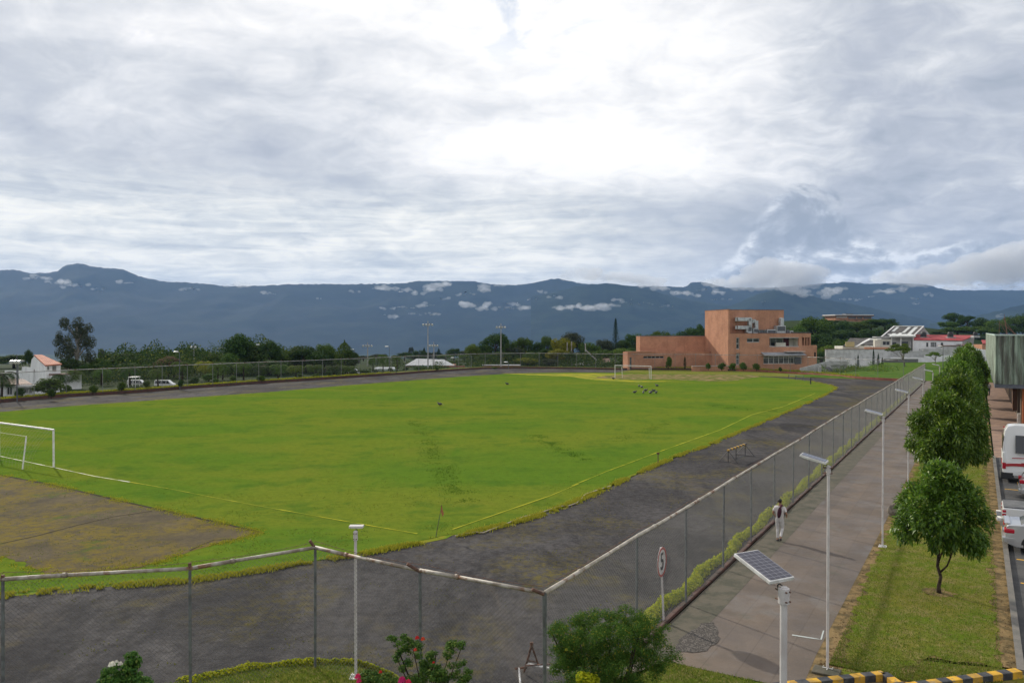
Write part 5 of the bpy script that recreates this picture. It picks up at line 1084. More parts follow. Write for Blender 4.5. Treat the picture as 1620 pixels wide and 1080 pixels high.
TG = 'trees beyond the far side of the sports field'
# left quarter, from the left
bg(122, 512, 76, 150, 'euc', L_euc, 'tall airy eucalyptus right of the orange roofed house', 'eucalyptus', group=TG, seed=1, bark=M_barkp)
bg(112, 566, 34, 146, 'broad', L_dark, 'dark bushy tree at the foot of the tall eucalyptus', group=TG)
bg(22, 561, 60, 190, 'broad', L_dark, 'dark tree behind the flat white roofs at the left edge', group=TG)
bg(46, 553, 14, 170, 'broad', L_dark, 'small narrow tree peeking above the ridge of the orange roof', group=TG); bg(36, 557, 16, 172, 'palm', L_dark, 'palm behind the white gable house', 'palm_tree', 'palm', group=TG)
bg(186, 560, 62, 160, 'broad', L_dark, 'broad dark crown right of the eucalyptus', group=TG, seed=2); bg(222, 566, 62, 165, 'broad', mat_b if False else L_dark, 'dark brownish crown left of the pinkish tree', group=TG, seed=1); bg(158, 566, 36, 152, 'broad', L_mid, 'mid green crown just right of the eucalyptus trunk', group=TG)
bg(218, 556, 16, 300, 'broad', L_euc, 'small hazy treetop above the dark crowns', group=TG); bg(245, 559, 26, 320, 'broad', L_euc, 'hazy grey treetop behind the pinkish tree', group=TG)
bg(266, 564, 40, 150, 'broad', L_pink, 'tree with pinkish blossom beside the left street lamp', group=TG)
PG = 'palms planted behind the left planter wall'
for (px, yt, w, Yd, lf, lab) in [(2,574,58,104,L_dark,'palm cut by the left edge of the picture'),(160,573,42,128,L_mid,'palm left of the parked white van row'),(205,571,46,128,L_dark,'palm directly behind the small white canopy'),(288,561,44,138,L_mid,'palm growing right behind the left street lamp'),(326,560,48,140,L_yel,'yellow green palm right of the thin lamp mast'),(344,566,40,136,L_mid,'palm below the second lamp mast'),(352,562,40,143,L_mid,'palm in front of the trunk of the big rounded tree'),(250,574,38,126,L_mid,'palm behind the parked white van'),
      (385,566,42,142,L_mid,'palm under the big rounded tree'),(412,570,40,142,L_dark,'palm right of the big rounded tree'),(440,568,42,143,L_mid,'palm between the second and third rounded trees'),(468,571,38,150,L_light,'pale palm with drooping fronds, middle of the left tree row'),(498,570,40,150,L_mid,'palm under the twin dark crowns'),(528,571,40,152,L_dark,'palm left of the dark conical tree'),(550,572,38,154,L_mid,'palm in front of the dark conical tree'),(590,556,26,172,L_mid,'small palm at the wide floodlight mast'),(606,551,28,172,L_mid,'palm left of the middle street lamp'),(628,554,26,174,L_mid,'palm right of the middle street lamp'),(120,575,44,120,L_mid,'palm in front of the eucalyptus'),(96,583,36,118,L_dark,'palm beside the orange roofed house')]:
    bg(px, yt, w, Yd, 'palm', lf, lab, 'palm_tree', 'palm', PG)
for (px, yt, w, Yd, k, lf, lab, sd) in [(378,527,54,165,'broad',L_dark,'big rounded tree towering above the left tree row',1),(402,549,44,166,'broad',L_dark,'dark shoulder tree right of the big rounded tree',2),(425,541,40,165,'broad',L_dark,'second tall rounded tree of the left tree row',3),(452,554,44,168,'broad',L_mid,'lower green tree between the rounded trees',1),(483,549,46,168,'broad',L_dark,'left one of the twin dark crowns',2),(514,546,38,170,'broad',L_mid,'right one of the twin crowns, lighter green',3),(500,556,44,166,'broad',L_dark,'low dark crown between the twin crowns',1),(545,543,34,165,'cypress',L_mid,'dark conical tree at the right end of the left tree row',1),(554,556,34,165,'broad',L_dark,'dark crown hugging the conical tree',2),(340,562,34,180,'broad',L_mid,'green crown behind the second lamp mast',2),(308,572,40,170,'broad',L_dark,'low dark crown under the thin lamp mast',1),(365,560,30,160,'broad',L_mid,'crown at the left foot of the big rounded tree',3),(470,560,60,172,'broad',L_dark,'wide dark crown in the middle of the left tree row',3),(530,560,40,172,'broad',L_dark,'dark crown left of the conical tree',2),(200,576,50,150,'broad',L_dark,'low dark crown behind the white canopy',3),(140,578,40,146,'broad',L_dark,'low dark crown right of the house',3),(240,578,46,150,'broad',L_dark,'low crown behind the van',2),(275,580,36,148,'broad',L_dark,'low crown right of the van',1),(425,572,60,158,'broad',L_dark,'low dark mass of leaves under the second rounded tree',2),(380,574,60,158,'broad',L_dark,'low dark mass of leaves under the big rounded tree',1)]:
    bg(px, yt-2, w*1.1, Yd, k, lf, lab, group=TG, seed=sd)
# gap in the middle: small and far
for i, (px, yt, w, Yd, lf, lab) in enumerate([(600,560,36,400,L_euc,'hazy far tree left of the middle street lamp'),(575,562,30,380,L_euc,'hazy far tree below the wide floodlight mast'),(640,557,30,360,L_dark,'far dark tree left of the grey roof'),(664,553,26,380,L_dark,'far dark tree over the left end of the grey roof'),(655,561,34,300,L_dark,'dark crown behind the left slope of the grey roof'),(686,556,30,420,L_euc,'far hazy crown between the two near masts'),(705,560,34,300,L_mid,'green crown over the right end of the grey roof'),(718,551,26,330,L_dark,'far dark crown right of the grey roof'),(735,560,30,260,L_mid,'crown between grey roof and the pale green tree'),(650,549,10,600,L_euc,'slim far tree in the gap above the grey roof'),(740,553,34,450,L_euc,'far hazy crown left of the pale green tree'),(620,566,40,300,L_mid,'low crown behind the palms at the middle street lamp'),(680,563,40,500,L_euc,'far hazy tree line piece behind the grey roof')]):
    bg(px, yt, w, Yd, 'broad', lf, lab, group=TG)
for px, yt, lab in [(671,550,'slim far cypress left of the tall mast'),(694,551,'slim far cypress just right of the short mast')]: bg(px, yt, 7, 400, 'cypress', L_pine, lab, 'cypress', 'cypress', TG)
# centre to the pointed conifer
for (px, yt, w, Yd, k, lf, lab, sd) in [(748,542.5,30,212,'broad',L_light,'pale green rounded tree left of the big dark tree',1),(784,528,48,215,'broad',L_dark,'big dark tree behind the right floodlight mast',2),(766,545,30,214,'broad',L_mid,'mid green tree filling between pale tree and big dark tree',3),(806,536,30,222,'broad',L_mid,'green tree right of the big dark tree',1),(828,534,34,225,'broad',L_mid,'rounded green tree in the centre tree line',2),(815,548,36,215,'broad',L_euc,'grey green tree in front of the centre tree line',1),(850,541,28,222,'broad',L_dark,'dark brownish tree in the centre of the tree line',3),(842,556,30,205,'broad',L_mid,'low tree in front of the dark brownish tree',1),(866,532,24,225,'broad',L_mid,'tree with bright top left of the yellow tree',2),(862,552,26,210,'broad',L_dark,'dark lower crown left of the yellow tree',3),(889,533,40,216,'broad',L_yel,'yellow green tree in front of the feathery tall tree',1),(882,552,40,205,'broad',L_yel,'lower yellow green crown of leaves beside the pale trunks',2),(906,526,50,240,'broad',L_euc,'tall feathery grey green tree behind the yellow tree',3),(900,556,26,204,'spread',L_dark,'small flat dark crown between the pale trunks and shed',1),(930,540,40,235,'broad',L_mid,'rounded tree right of the tall feathery tree',1),(938,556,44,225,'broad',L_dark,'dark crown behind the leaning pole',2),(956,537,36,240,'broad',L_euc,'pale bare topped tree left of the pointed conifer',3),(960,552,44,222,'broad',L_mid,'green crown above the small shed',1),(988,538,32,240,'broad',L_dark,'dark crown right of the pointed conifer',2),(1004,528,50,245,'broad',L_dark,'dark tree rising left of the brick hall roof',3),(998,549,44,225,'broad',L_dark,'lower dark crown touching the brick hall',1),(1048,524,40,260,'broad',L_mid,'green tree over the middle of the brick hall roof',2),(1030,527,40,270,'broad',L_dark,'dark tree over the left part of the brick hall roof',1),(1090,519,50,260,'broad',L_dark,'dark tree against the left side of the brick tower',3),(1105,514,30,262,'broad',L_dark,'dark treetop touching the brick tower',2),(1072,526,30,265,'broad',L_mid,'low green crown between the two trees over the hall roof',1),(800,556,44,208,'broad',L_dark,'low dark crown right of the right floodlight mast',2),(775,560,44,206,'broad',L_dark,'low dark crown at the right floodlight mast',1),(835,566,40,200,'broad',L_yel,'yellowish low tree behind the planter, centre',3),(868,568,36,200,'broad',L_euc,'bluish grey bush tree behind the planter, centre',2),(906,562,30,206,'broad',L_mid,'green crown above the white shed',1),(926,560,34,210,'broad',L_dark,'dark crown above the shed roof',3),(968,571,30,204,'bush',L_light,'clipped light green shrub left of the brick annex',1),(985,563,26,203,'bush',L_mid,'clipped square hedge touching the brick annex',2),(986,551,34,214,'broad',L_light,'bright green low tree by the brick annex',3)]:
    bg(px, yt, w, Yd, k, lf, lab, group=TG, seed=sd)
bg(974, 505, 22, 235, 'pine', L_pine, 'tall pointed conifer left of the brick building', 'conifer', 'conifer', TG, seed=1)
for px, yt, lab in [(897,541,'left one of the two pale bare trunks beside the yellow tree'),(904,540,'right one of the two pale bare trunks beside the yellow tree')]:
    o = MB(); b_ = P(px, 585, 206); tp = P(px+.3, yt, 206); o.tube([(b_.x, 206, 0), tp], [.22,.12], 7); tag(o.build('bare_tree', M_barkp, smooth=True), lab, 'tree', 'pale trunks beside the yellow tree')
# right: wooded rise behind the houses
RG = 'trees on the rise behind the houses'
for (px, yt, w, Yd, k, lf, lab, sd) in [(1262,512,46,250,'broad',L_mid,'green tree just right of the brick building roof',1),(1290,502,62,270,'broad',L_mid,'tall green tree left of the hilltop building',2),(1250,518,30,255,'broad',L_dark,'dark crown behind the ducts end of the brick roof',3),(1318,504,52,300,'broad',L_dark,'dark tree below the left end of the hilltop building',1),(1300,528,56,235,'broad',L_dark,'dark lower crown right of the brick terrace',2),(1338,512,40,330,'broad',L_mid,'green crown in front of the hilltop building',3),(1355,508,46,330,'broad',L_mid,'rounded green crown under the hilltop building',1),(1378,505,46,340,'broad',L_mid,'green crown at the right end of the hilltop building',2),(1400,504,44,340,'broad',L_dark,'dark crown right of the hilltop building',3),(1415,512,34,330,'broad',L_dark,'dark crown left above the dark sloping roof',1),(1340,522,60,290,'broad',L_dark,'wide dark crown behind the low dark roofed house',2),(1385,520,60,290,'broad',L_dark,'wide dark crown behind the dark sloping roof',3),(1312,545,44,215,'broad',L_light,'light green tree between brick building and white wall',1),(1335,537,40,225,'broad',L_mid,'green tree behind the left end of the white wall',2),(1298,556,30,212,'broad',L_dark,'dark crown at the right wall of the brick building',3),(1430,524,30,330,'broad',L_mid,'green crown behind the ridge of the dark sloping roof',2),(1486,524,34,340,'broad',L_mid,'light low crown right of the grey gable',1),
      (1510,495,36,380,'broad',L_dark,'airy dark tree with a tall shoot above the red roof',2),(1530,502,40,370,'euc',L_dark,'airy dark crown right of the tree with the tall shoot',3),(1500,508,34,370,'broad',L_mid,'green crown left below the airy dark trees',1),(1552,501,34,390,'broad',L_dark,'airy dark tree right of the pair above the red roof',1),(1542,516,60,330,'broad',L_mid,'wide light green crown above the red roof end',2),(1515,517,50,330,'broad',L_mid,'wide green crown above the middle of the red roof',3),(1578,504,44,380,'broad',L_mid,'green crown over the corner of the green sheeted building',1),(1604,500,46,390,'broad',L_mid,'green crown over the green sheeted building',2),(1590,512,40,330,'broad',L_dark,'dark low crown behind the green sheeted roof edge',3),(1618,494,26,420,'broad',L_dark,'dark crown rising at the right edge of the picture',1),(1562,520,40,320,'broad',L_mid,'low green crown between red roof and sheeted building',2),(1640,500,40,390,'broad',L_mid,'green crown at the extreme right',3),(1470,528,30,330,'broad',L_dark,'dark low crown behind the red roof',3),(1272,520,40,300,'broad',L_dark,'dark crown filling behind the green tree at the brick roof',1),(1355,514,50,400,'broad',L_dark,'dark crown at the foot of the hilltop building',3),(1312,512,40,390,'broad',L_mid,'green crown left of the hilltop building foot',2),(1440,519,34,400,'broad',L_dark,'dark crown between the dark sloping roof and the red roof trees',1),(1458,522,40,420,'broad',L_mid,'green crown right behind the grey gable ridge',2),(1395,514,40,420,'broad',L_mid,'green crown on the slope right of the hilltop building',1)]:
    bg(px, yt, w, Yd, k, lf, lab, group=RG, seed=sd)
# garden behind the orange planter
GG = 'slim cypresses in the garden'
for px, yt, yb_, w, Yd, lab in [(1357.5,560.5,591,4.2,172,'slim dark cypress alone left in the terraced garden'),(1382,551,584,4.2,175,'tallest slim cypress in front of the white wall'),(1389.5,559,584,4.6,175,'slim cypress right of the tallest one'),(1396,565,584,4.0,176,'shortest slim cypress beside the dark block wall')]:
    bg(px, yt, w, Yd, 'cypress', L_pine, lab, 'cypress', 'cypress', GG, seed=1, z=.2)
bg(1427, 543, 48, 172, 'spread', L_light, 'small spreading light green tree in front of the white houses', 'tree', 'tree', seed=2, bark=M_barkp, z=.6)
bg(1479, 556, 26, 175, 'spread', L_light, 'sparse young tree by the far end of the walkway fence', 'tree', 'tree', seed=3, bark=M_barkp, z=1)
for i, (px, yt, w, Yd, lf, lab) in enumerate([(1369,580,10,172,L_dark,'small round dark bush between the garden cypresses'),(1392,584,22,168,L_light,'light green bush in the middle of the garden'),(1376,590,14,166,L_dark,'small dark bush low in the garden'),(1362,588,14,168,L_mid,'mid green bush at the left of the garden'),(1415,590,18,160,L_dark,'dark bush by the red end of the planter'),(1350,594,10,160,L_mid,'small bush on the orange planter'),(1310,583,24,170,L_mid,'low green shrub beside the pale ramp'),(1325,583,22,172,L_light,'light green shrub above the garden steps'),(1398,582,20,172,L_yel,'yellowish bush in front of the dark block wall'),(1340,591,16,166,L_yel,'yellow bush left in the terraced garden')]):
    bg(px, yt, w, Yd, 'bush', lf, lab, 'bush', 'bush', 'garden bushes behind the orange planter', z=.2)
# round bushes in front of the brick building
for i, (px, yt, w, Yd, lab) in enumerate([(1120.5,572.5,12,171,'round bush under the lit tower wall, left one'),(1142,573,16,170,'round bush with a thin shoot under the tower corner'),(1159,573.5,14,170,'round bush right of the tower corner'),(1176,572.5,16,169,'largest round bush in front of the brick building'),(1197,574,15,168,'round bush left of the glazed lower floor'),(1234.5,580,7,164,'smallest round bush below the glazed lower floor'),(1058,563,14,176,'sparse shrub with tall shoots in front of the brick annex')]):
    bg(px, yt, w, Yd, 'bush', L_mid, lab, 'bush', 'bush', 'bushes in front of the brick building', z=.3)
bg(1083.5, 563.5, 4.5, 176, 'cypress', L_pine, 'slim cypress in front of the brick hall wall', 'cypress', 'cypress', seed=1, z=.3)
# shrubs on the left planter
for i, (px, yt, w, Yd, lf, lab) in enumerate([(75,597,54,104,L_mid,'large light topped bush in front of the white house'),(31,612,18,99,L_dark,'sparse bush on the planter under the lamp mast'),(81,613,16,98,L_dark,'small dark round bush left on the planter'),(147,607,17,105,L_mid,'round bush on the planter, first right of the large bush'),(192,603,17,110,L_mid,'round bush on the planter beside the white canopy'),(106,607,20,108,L_mid,'green bush right of the large bush'),(232,601,14,114,L_mid,'white flowering bush left of the parked white van'),(286,598,13,117,L_dark,'dark round bush at the foot of the left street lamp'),(307,596,20,124,L_dark,'dark bush right of the street lamp bush'),(340,597,15,128,L_mid,'yellow green bush behind the planter left of centre'),(330,590,30,132,L_mid,'mid green bush under the yellow palm'),(370,592,16,130,L_mid,'yellow flowered bush on the planter under the big rounded tree'),(413,593,18,132,L_mid,'bush on the planter under the second rounded tree'),(475,590,12,142,L_mid,'small bush on the planter under the twin crowns'),(500,590,14,143,L_mid,'bush on the planter right of the pale palm'),(520,586,11,146,L_dark,'dark round bush on the planter left of the conical tree'),(540,587,14,150,L_mid,'bush on the planter under the conical tree'),(560,586,16,155,L_mid,'bush right of the conical tree'),(595,583,10,158,L_dark,'dark bush left of the white bus roof'),(575,585,28,160,L_mid,'long low bush by the white vehicles'),(642,580,13,168,L_dark,'dark round bush in front of the grey roofed building'),(662,579,14,168,L_mid,'yellow green round bush in front of the grey roofed building'),(691,580,7,170,L_dark,'small round bush right of the short mast'),(618,581,12,164,L_mid,'bush at the middle street lamp'),(782,581,12,176,L_dark,'dark plant in front of the right floodlight mast')]):
    bg(px, yt, w, Yd, 'bush', lf, lab, 'bush', 'bush', 'bushes along the left planter wall', z=.3)

# ---- row of round crowned trees on the grass strip (large leaves)
def balltree(seed, n, size):
    np.random.seed(seed); rr = random.Random(seed); C = []; Rr = []
    for i in range(70):
        u = unit(1)[0]; u[2] = u[2]*.9; k = rr.uniform(.62, .98); wz = 1.04 - max(-.35, u[2])*.42
        C.append((u[0]*.47*k*wz, u[1]*.47*k*wz, .50 + u[2]*.42*k + (.06 if u[2] > .5 else 0))); Rr.append(rr.uniform(.07, .13))
    C.append((0,0,.5)); Rr.append(.25)
    centers = np.array(C); radii = np.array(Rr); w = radii**2; w /= w.sum(); i = np.random.choice(len(C), n, p=w); u = unit(n); c = centers[i]+u*(radii[i][:,None])*(.6+.5*np.random.rand(n,1))
    out_ = c - np.array([[0,0,.45]]); out_ /= np.linalg.norm(out_, axis=1)[:,None]
    # long leaves hanging outward and down from their twigs
    d = out_*.75 + unit(n)*.75 + np.array([[0,0,-.28]]); d /= np.linalg.norm(d, axis=1)[:,None]
    sd = np.cross(d, np.array([[0,0,1.]])+.5*unit(n)); sd /= np.linalg.norm(sd, axis=1)[:,None]; nn = np.cross(sd, d); s = size*(.65+.7*np.random.rand(n,1))
    a = c; b_ = c+d*s*.5+sd*s*.17+nn*s*.05; t_ = c+d*s-nn*s*.12; e_ = c+d*s*.5-sd*s*.17+nn*s*.05
    return np.stack([a,b_,t_,e_], 1).reshape(-1,3), np.arange(4*n).reshape(-1,4)
BT = []
for sd in (3, 8, 15):
    v_, f_ = balltree(sd, 17000 if sd != 8 else 19000, .058); BT.append((v_, f_))
bt_meta = [(14.9, 6.95, 2.75, 4.50, 1.12), (26.0, 6.85, 3.15, 6.2, 2.0), (36.0, 6.8, 3.2, 6.6, 1.9), (46, 6.8, 3.4, 6.9, 1.6), (57, 6.8, 3.3, 6.6, 1.5), (68, 6.8, 3.5, 7.0, 1.3), (79, 6.8, 3.7, 7.2, 1.3), (91, 6.9, 4.0, 7.3, 1.3), (104, 6.9, 3.8, 7.1, 1.3)]
bt_lab = ['nearest round crowned tree on the grass strip, its whole slim trunk showing', 'second round crowned tree of the row, hiding the walkway lamp behind its left side', 'third round crowned tree of the row, peeking above the second', 'fourth tree of the dense row on the grass strip', 'fifth tree of the dense row on the grass strip', 'sixth tree of the dense row on the grass strip', 'seventh tree of the row, forming its highest visible top', 'eighth tree of the row, mostly hidden behind the highest top', 'last tree at the far end of the row on the grass strip']
BTM = {}
for i, ((s_, t_, wd, tp, bot), lab) in enumerate(zip(bt_meta, bt_lab)):
    p = S(s_, t_, .02); e_ = thing('round_tree', lab, 'tree', p, rnd.uniform(0, 6.28), 'row of round crowned trees on the grass strip'); k_ = (0,1,2,0,1,2,1,0,2)[i]
    if k_ in BTM: cr = BTM[k_].copy(); COL.objects.link(cr)
    else: cr = npmesh('crown', *BT[k_], L_ball); BTM[k_] = cr
    cr.parent = e_; cr.location = (0, 0, bot-.1); cr.scale = (wd, wd, tp-bot+.15)
    m = MB(); r1 = random.Random(i); m.tube([(0,0,-.05),(.02,.01,.2),(-.04,.03,bot*.5),(.05,-.02,bot*.8),(0,0,bot+.5),(.05,.03,bot+1.4)], [.085,.06,.052,.05,.045,.02], 8)
    m.tube([(-.01,.02,bot*.62),(-.22,.05,bot*.85),(-.30,.10,bot+.1),(-.4,.2,bot+.7)], [.035,.028,.024,.012], 6)
    for k in range(7): a = r1.uniform(0,6.28); m.tube([(0,0,bot*.9+r1.uniform(-.1,.3)),(math.cos(a)*wd*.15,math.sin(a)*wd*.15,bot+.5),(math.cos(a)*wd*.33,math.sin(a)*wd*.33,bot+1.0+r1.random())], [.03,.022,.01], 5)
    tr = m.build('trunk', M_bark, e_, smooth=True)
o = sheet('bare_soil_ring', [S(14.9,6.95)+Vector((math.cos(a/20*6.283)*.55*rnd.uniform(.7,1.2), math.sin(a/20*6.283)*.45*rnd.uniform(.7,1.2), 0)) for a in range(20)], .032, M_litter)

# ---- foreground shrubs
def shrub(name, label, cat, px, Yd, ytop, leaf, clumps, n, size, asp=.45, stemr=.05, flowers=(), z0=0, flat=.8, seed=1, stems=5):
    np.random.seed(seed); rr = random.Random(seed); e_ = P(px, ytop, Yd); b = thing(name, label, cat, (e_.x, Yd, z0), 0)
    C = []; Rr = []
    for (cx, cy, wx, wy, k, r_) in clumps:          # photo ellipses filled with small clumps
        for _ in range(k):
            a = rr.uniform(0, 6.28); q_ = rr.random()**.5; pxx = cx+math.cos(a)*wx*q_; pyy = cy+math.sin(a)*wy*q_; d_ = Yd + rr.uniform(-1,1)*math.sqrt(max(0,1-q_*q_))*wx*Yd/FPX
            p = P(pxx, pyy, d_); C.append((p.x-e_.x, p.y-Yd, p.z-z0)); Rr.append(r_*rr.uniform(.6,1.25))
    v_, f_ = clumpcloud(C, Rr, n, size, flat, asp=asp, vol=True); npmesh('foliage', v_, f_, leaf, b)
    m = MB(); m.tube([(0,0,0),(.03,.02,.5),(.0,.0,1.2)], [stemr,stemr*.85,stemr*.7], 8)
    for k in range(min(stems, len(C))):
        c = C[rr.randrange(len(C))]; m.tube([(0,0,rr.uniform(.3,1.1)), (c[0]*.45,c[1]*.45,(c[2]+1.1)*.5), c], [stemr*.6,stemr*.35,.008], 5, False)
    m.build('stem', M_bark, b, smooth=True)
    for (fx, fy, fr, fm, fd) in flowers:
        p = P(fx, fy, Yd+fd); m = MB(); q0 = Vector((p.x-e_.x, p.y-Yd, p.z-z0))
        for k in range(9):
            a = k*2.4; r_ = fr*(.35+.65*((k+1)/9)); c = q0+Vector((math.cos(a)*r_*.6, math.sin(a)*r_*.6, fr*.3*(1-k/9))); nx = Vector((math.cos(a), math.sin(a), .6)); t1 = nx.cross(Vector((0,0,1))).normalized()*fr*.45; t2 = nx.cross(t1).normalized()*fr*.45; m.add([c-t1-t2, c+t1-t2, c+t1*1.1+t2, c-t1*1.1+t2], [(0,1,2,3)])
        m.build('flower', fm, b)
    return b
shrub('shrub', 'big feathery leaved green shrub tree in front of the fence corner', 'shrub', 958, 13.6, 960, L_fern, [(960,1010,88,42,110,.11),(905,1005,45,24,24,.09),(1025,1000,42,22,26,.09),(895,1045,36,24,14,.13),(1035,1035,34,22,12,.12),(960,1062,92,26,70,.13),(950,1095,80,22,40,.13),(955,1018,62,36,60,.12),(940,975,50,12,12,.09),(1000,972,34,10,8,.09)], 70000, .040, asp=.34, stemr=.09, flowers=[(896,1027,.035,L_yel,-1.1),(1032,992,.03,L_yel,-.8)], seed=3, stems=14)
shrub('rose_bush', 'sparse rose bush with a few red roses at the foot of the near fence', 'rose bush', 680, 14.6, 1002, L_rose, [(640,1018,26,12,16,.06),(655,1042,32,22,22,.07),(700,1050,34,22,22,.07),(718,1020,16,14,12,.06),(690,1075,50,16,30,.08),(735,1068,18,14,10,.07),(622,1006,10,4,5,.05)], 8500, .050, asp=.5, stemr=.03, flowers=[(660,1008,.05,L_red,-.3),(669,1010,.05,L_red,-.3),(657,1027,.04,L_red,-.5),(686,1047,.03,L_red,-.5)], seed=5, stems=18)
shrub('flowering_bush', 'bushy plant with white blossoms at the near left of the fence', 'bush', 195, 13.5, 1030, L_rose, [(210,1045,10,14,16,.06),(195,1068,26,18,34,.07),(175,1072,18,12,14,.07),(205,1085,32,14,26,.09)], 9500, .055, asp=.5, stemr=.03, flowers=[(177,1050,.07,L_wpet,-.3),(190,1049,.05,L_wpet,-.3),(184,1046,.04,L_wpet,-.35)], seed=6, stems=10)
shrub('flowering_bush', 'low bush with magenta flowers beside the white post', 'bush', 600, 14.2, 1060, L_rose, [(600,1075,32,12,22,.09),(580,1070,14,8,6,.07),(640,1078,16,8,8,.08)], 6500, .05, asp=.55, stemr=.03, flowers=[(566,1069,.07,L_mag,-.3),(568,1076,.06,L_mag,-.35),(636,1075,.09,L_mag,-.3),(646,1078,.07,L_mag,-.3),(602,1062,.04,L_red,-.2)], seed=7)
shrub('lime_shrub', 'small lime green shrub in the corner below the feathery shrub', 'shrub', 932, 12.6, 1062, L_lime, [(932,1074,16,10,14,.08)], 1800, .05, asp=.6, stemr=.02, seed=9, stems=4)

# ================================================================== LAMPS, SIGNS, SPORTS THINGS
def solar_lamp(label, base, hgt, ang, tilt=R(14), Lp=.66, Wp=.42, group='solar lamps along the walkway', pr=.042, plate=True, cells=True):
    l = thing('solar_lamp', label, 'street lamp', base, ang, group)
    m = MB(); m.tube([(0,0,.02),(0,0,hgt)], [pr, pr], 14); m.build('pole', M_pole, l, smooth=False)
    m = MB(); m.tube([(0,0,hgt-.24),(0,0,hgt-.02)], pr*1.55, 14); m.build('collar', M_pole, l)
    for zz_ in (.06, .20):
        for yy in (-1, 1): m = MB(); m.tube([(-.10, yy*.035, hgt-zz_), (.13, yy*.035, hgt-zz_)], .011, 6); m.build('bolt', M_rust, l)
    e_ = bpy.data.objects.new('solar_panel', None); bpy.data.objects.remove(e_)
    m = MB(); c, s_ = math.cos(tilt), math.sin(tilt); x0_, dz = .04, .05
    def tp(x, y, z): return (x0_+x*c-z*s_, y, hgt+dz+x*s_+z*c)
    def slab(m, xa, xb, ya, yb, za, zb): m.add([tp(xa,ya,za),tp(xb,ya,za),tp(xb,yb,za),tp(xa,yb,za),tp(xa,ya,zb),tp(xb,ya,zb),tp(xb,yb,zb),tp(xa,yb,zb)], [(0,3,2,1),(4,5,6,7),(0,1,5,4),(1,2,6,5),(2,3,7,6),(3,0,4,7)])
    slab(m, 0, Lp, -Wp/2, Wp/2, 0, .055); hs = m.build('lamp_housing', M_whitem if cells else M_pole, l, bevel=.008)
    # cells, a flat mesh tilted as an object so that its pattern follows the panel
    if cells:
        cm = MB(); cm.box(.025, Lp-.025, -Wp/2+.02, Wp/2-.02, 0, .006); ce = cm.build('solar_panel', M_cell, l); ce.rotation_euler = (0, -tilt, 0); ce.location = (x0_-.055*s_, 0, hgt+dz+.055*c+.002)
    m = MB(); slab(m, min(.22, Lp*.3), Lp-.06, -Wp/2+.05, Wp/2-.05, -.02, -.002); m.build('lamp_lens', M_lampw, l)
    m = MB(); pts = [(.05+.05*math.sin(k/10*6.28)+.03, -.01, hgt-.03+.045*math.cos(k/10*6.28)) for k in range(11)]; m.tube(pts, .010, 5); m.build('cable', M_blackp, l)
    if plate:
        m = MB(); m.box(-.15,.15,-.15,.15,0,.03)
        for a in range(4): aa = a*math.pi/2; m.bar((0,0,.03),(math.cos(aa)*.13, math.sin(aa)*.13,.03),.02,.10); m.tube([(math.cos(aa+.785)*.16, math.sin(aa+.785)*.16,.02),(math.cos(aa+.785)*.16, math.sin(aa+.785)*.16,.07)], .015, 6)
        m.build('base_plate', M_whitem, l, bevel=.005)
    return l
VA = math.atan2(-V.y, -V.x)
solar_lamp('nearest solar lamp, its dark panel seen from above before the walkway', (P(1240,925,11.2).x, 11.2, 0), 5.09, math.atan2(.90,-.44), R(16), .78, .48, pr=.052)
labs = ['solar lamp rising from the striped kerb end of the walkway edge', 'second solar lamp of the row, standing beside the boulder', 'third solar lamp of the row, half hidden by the second round tree', 'fourth solar lamp of the walkway row', 'fifth solar lamp of the walkway row', 'farthest solar lamp near the end of the walkway fence']
for i, s_ in enumerate([6.65, 20.15, 33.6, 47.1, 60.6, 74.1]):
    solar_lamp(labs[i], S(s_, 4.72, 0), 5.34, VA, pr=.036)
m = MB(); p = S(6.5, 4.72); mm_ = Matrix.Rotation(URZ, 3, 'Z'); q_ = [p + mm_@Vector(v_) for v_ in [(-.33,-.25,0),(.33,-.25,0),(.33,.25,0),(-.33,.25,0)]]; m.prism([(v_.x,v_.y) for v_ in q_], 0, .07); tag(m.build('concrete_footing', M_gutter, bevel=.02), 'dark concrete pad under the lamp at the striped kerb', 'footing')
solar_lamp('short white lamp post seen edge on, rising in front of the near fence', G(563,1071), 3.75, math.atan2(1, .0), R(1), .17, .36, None, .036, cells=False)
# speed sign
sp_ = G(1050,985); sg = thing('speed_sign', 'round red ringed sign with a black 5 on a white post by the fence', 'sign', sp_, 0)
m = MB(); m.bar((0,0,0), (-.10,.0,2.30), .10, .03, V); m.build('post', M_pole, sg)
na = math.atan2(V.y, V.x)                                  # the face looks across the walkway
e2 = (-.09, 0, 1.86)
def disc(r0, r1, off, th, n=40):
    m = MB(); c, s_ = math.cos(na), math.sin(na); vs = []
    for k in range(n):
        a = 2*math.pi*k/n
        for rr_ in (r0, r1):
            for o_ in (off, off+th): vs.append((e2[0]+c*o_ - s_*math.cos(a)*rr_*.86, e2[1]+s_*o_ + c*math.cos(a)*rr_*.86, e2[2]+math.sin(a)*rr_))
    fs = []
    for k in range(n):
        a = k*4; b_ = ((k+1)%n)*4; fs += [(a+1,b_+1,b_+3,a+3),(a,a+2,b_+2,b_),(a+2,a+3,b_+3,b_+2)] + ([(a,b_,b_+1,a+1)] if r0 > 0 else [])
    m.add(vs, fs); return m
disc(.0, .445, .02, .012).build('plate', M_signw, sg); disc(.375, .447, .036, .006).build('red_ring', M_redring, sg)
tx = bpy.data.curves.new('numeral', 'FONT'); tx.body = '5'; tx.size = .72; tx.align_x = 'CENTER'; tx.align_y = 'CENTER'; tx.extrude = .003; tx.offset = .008
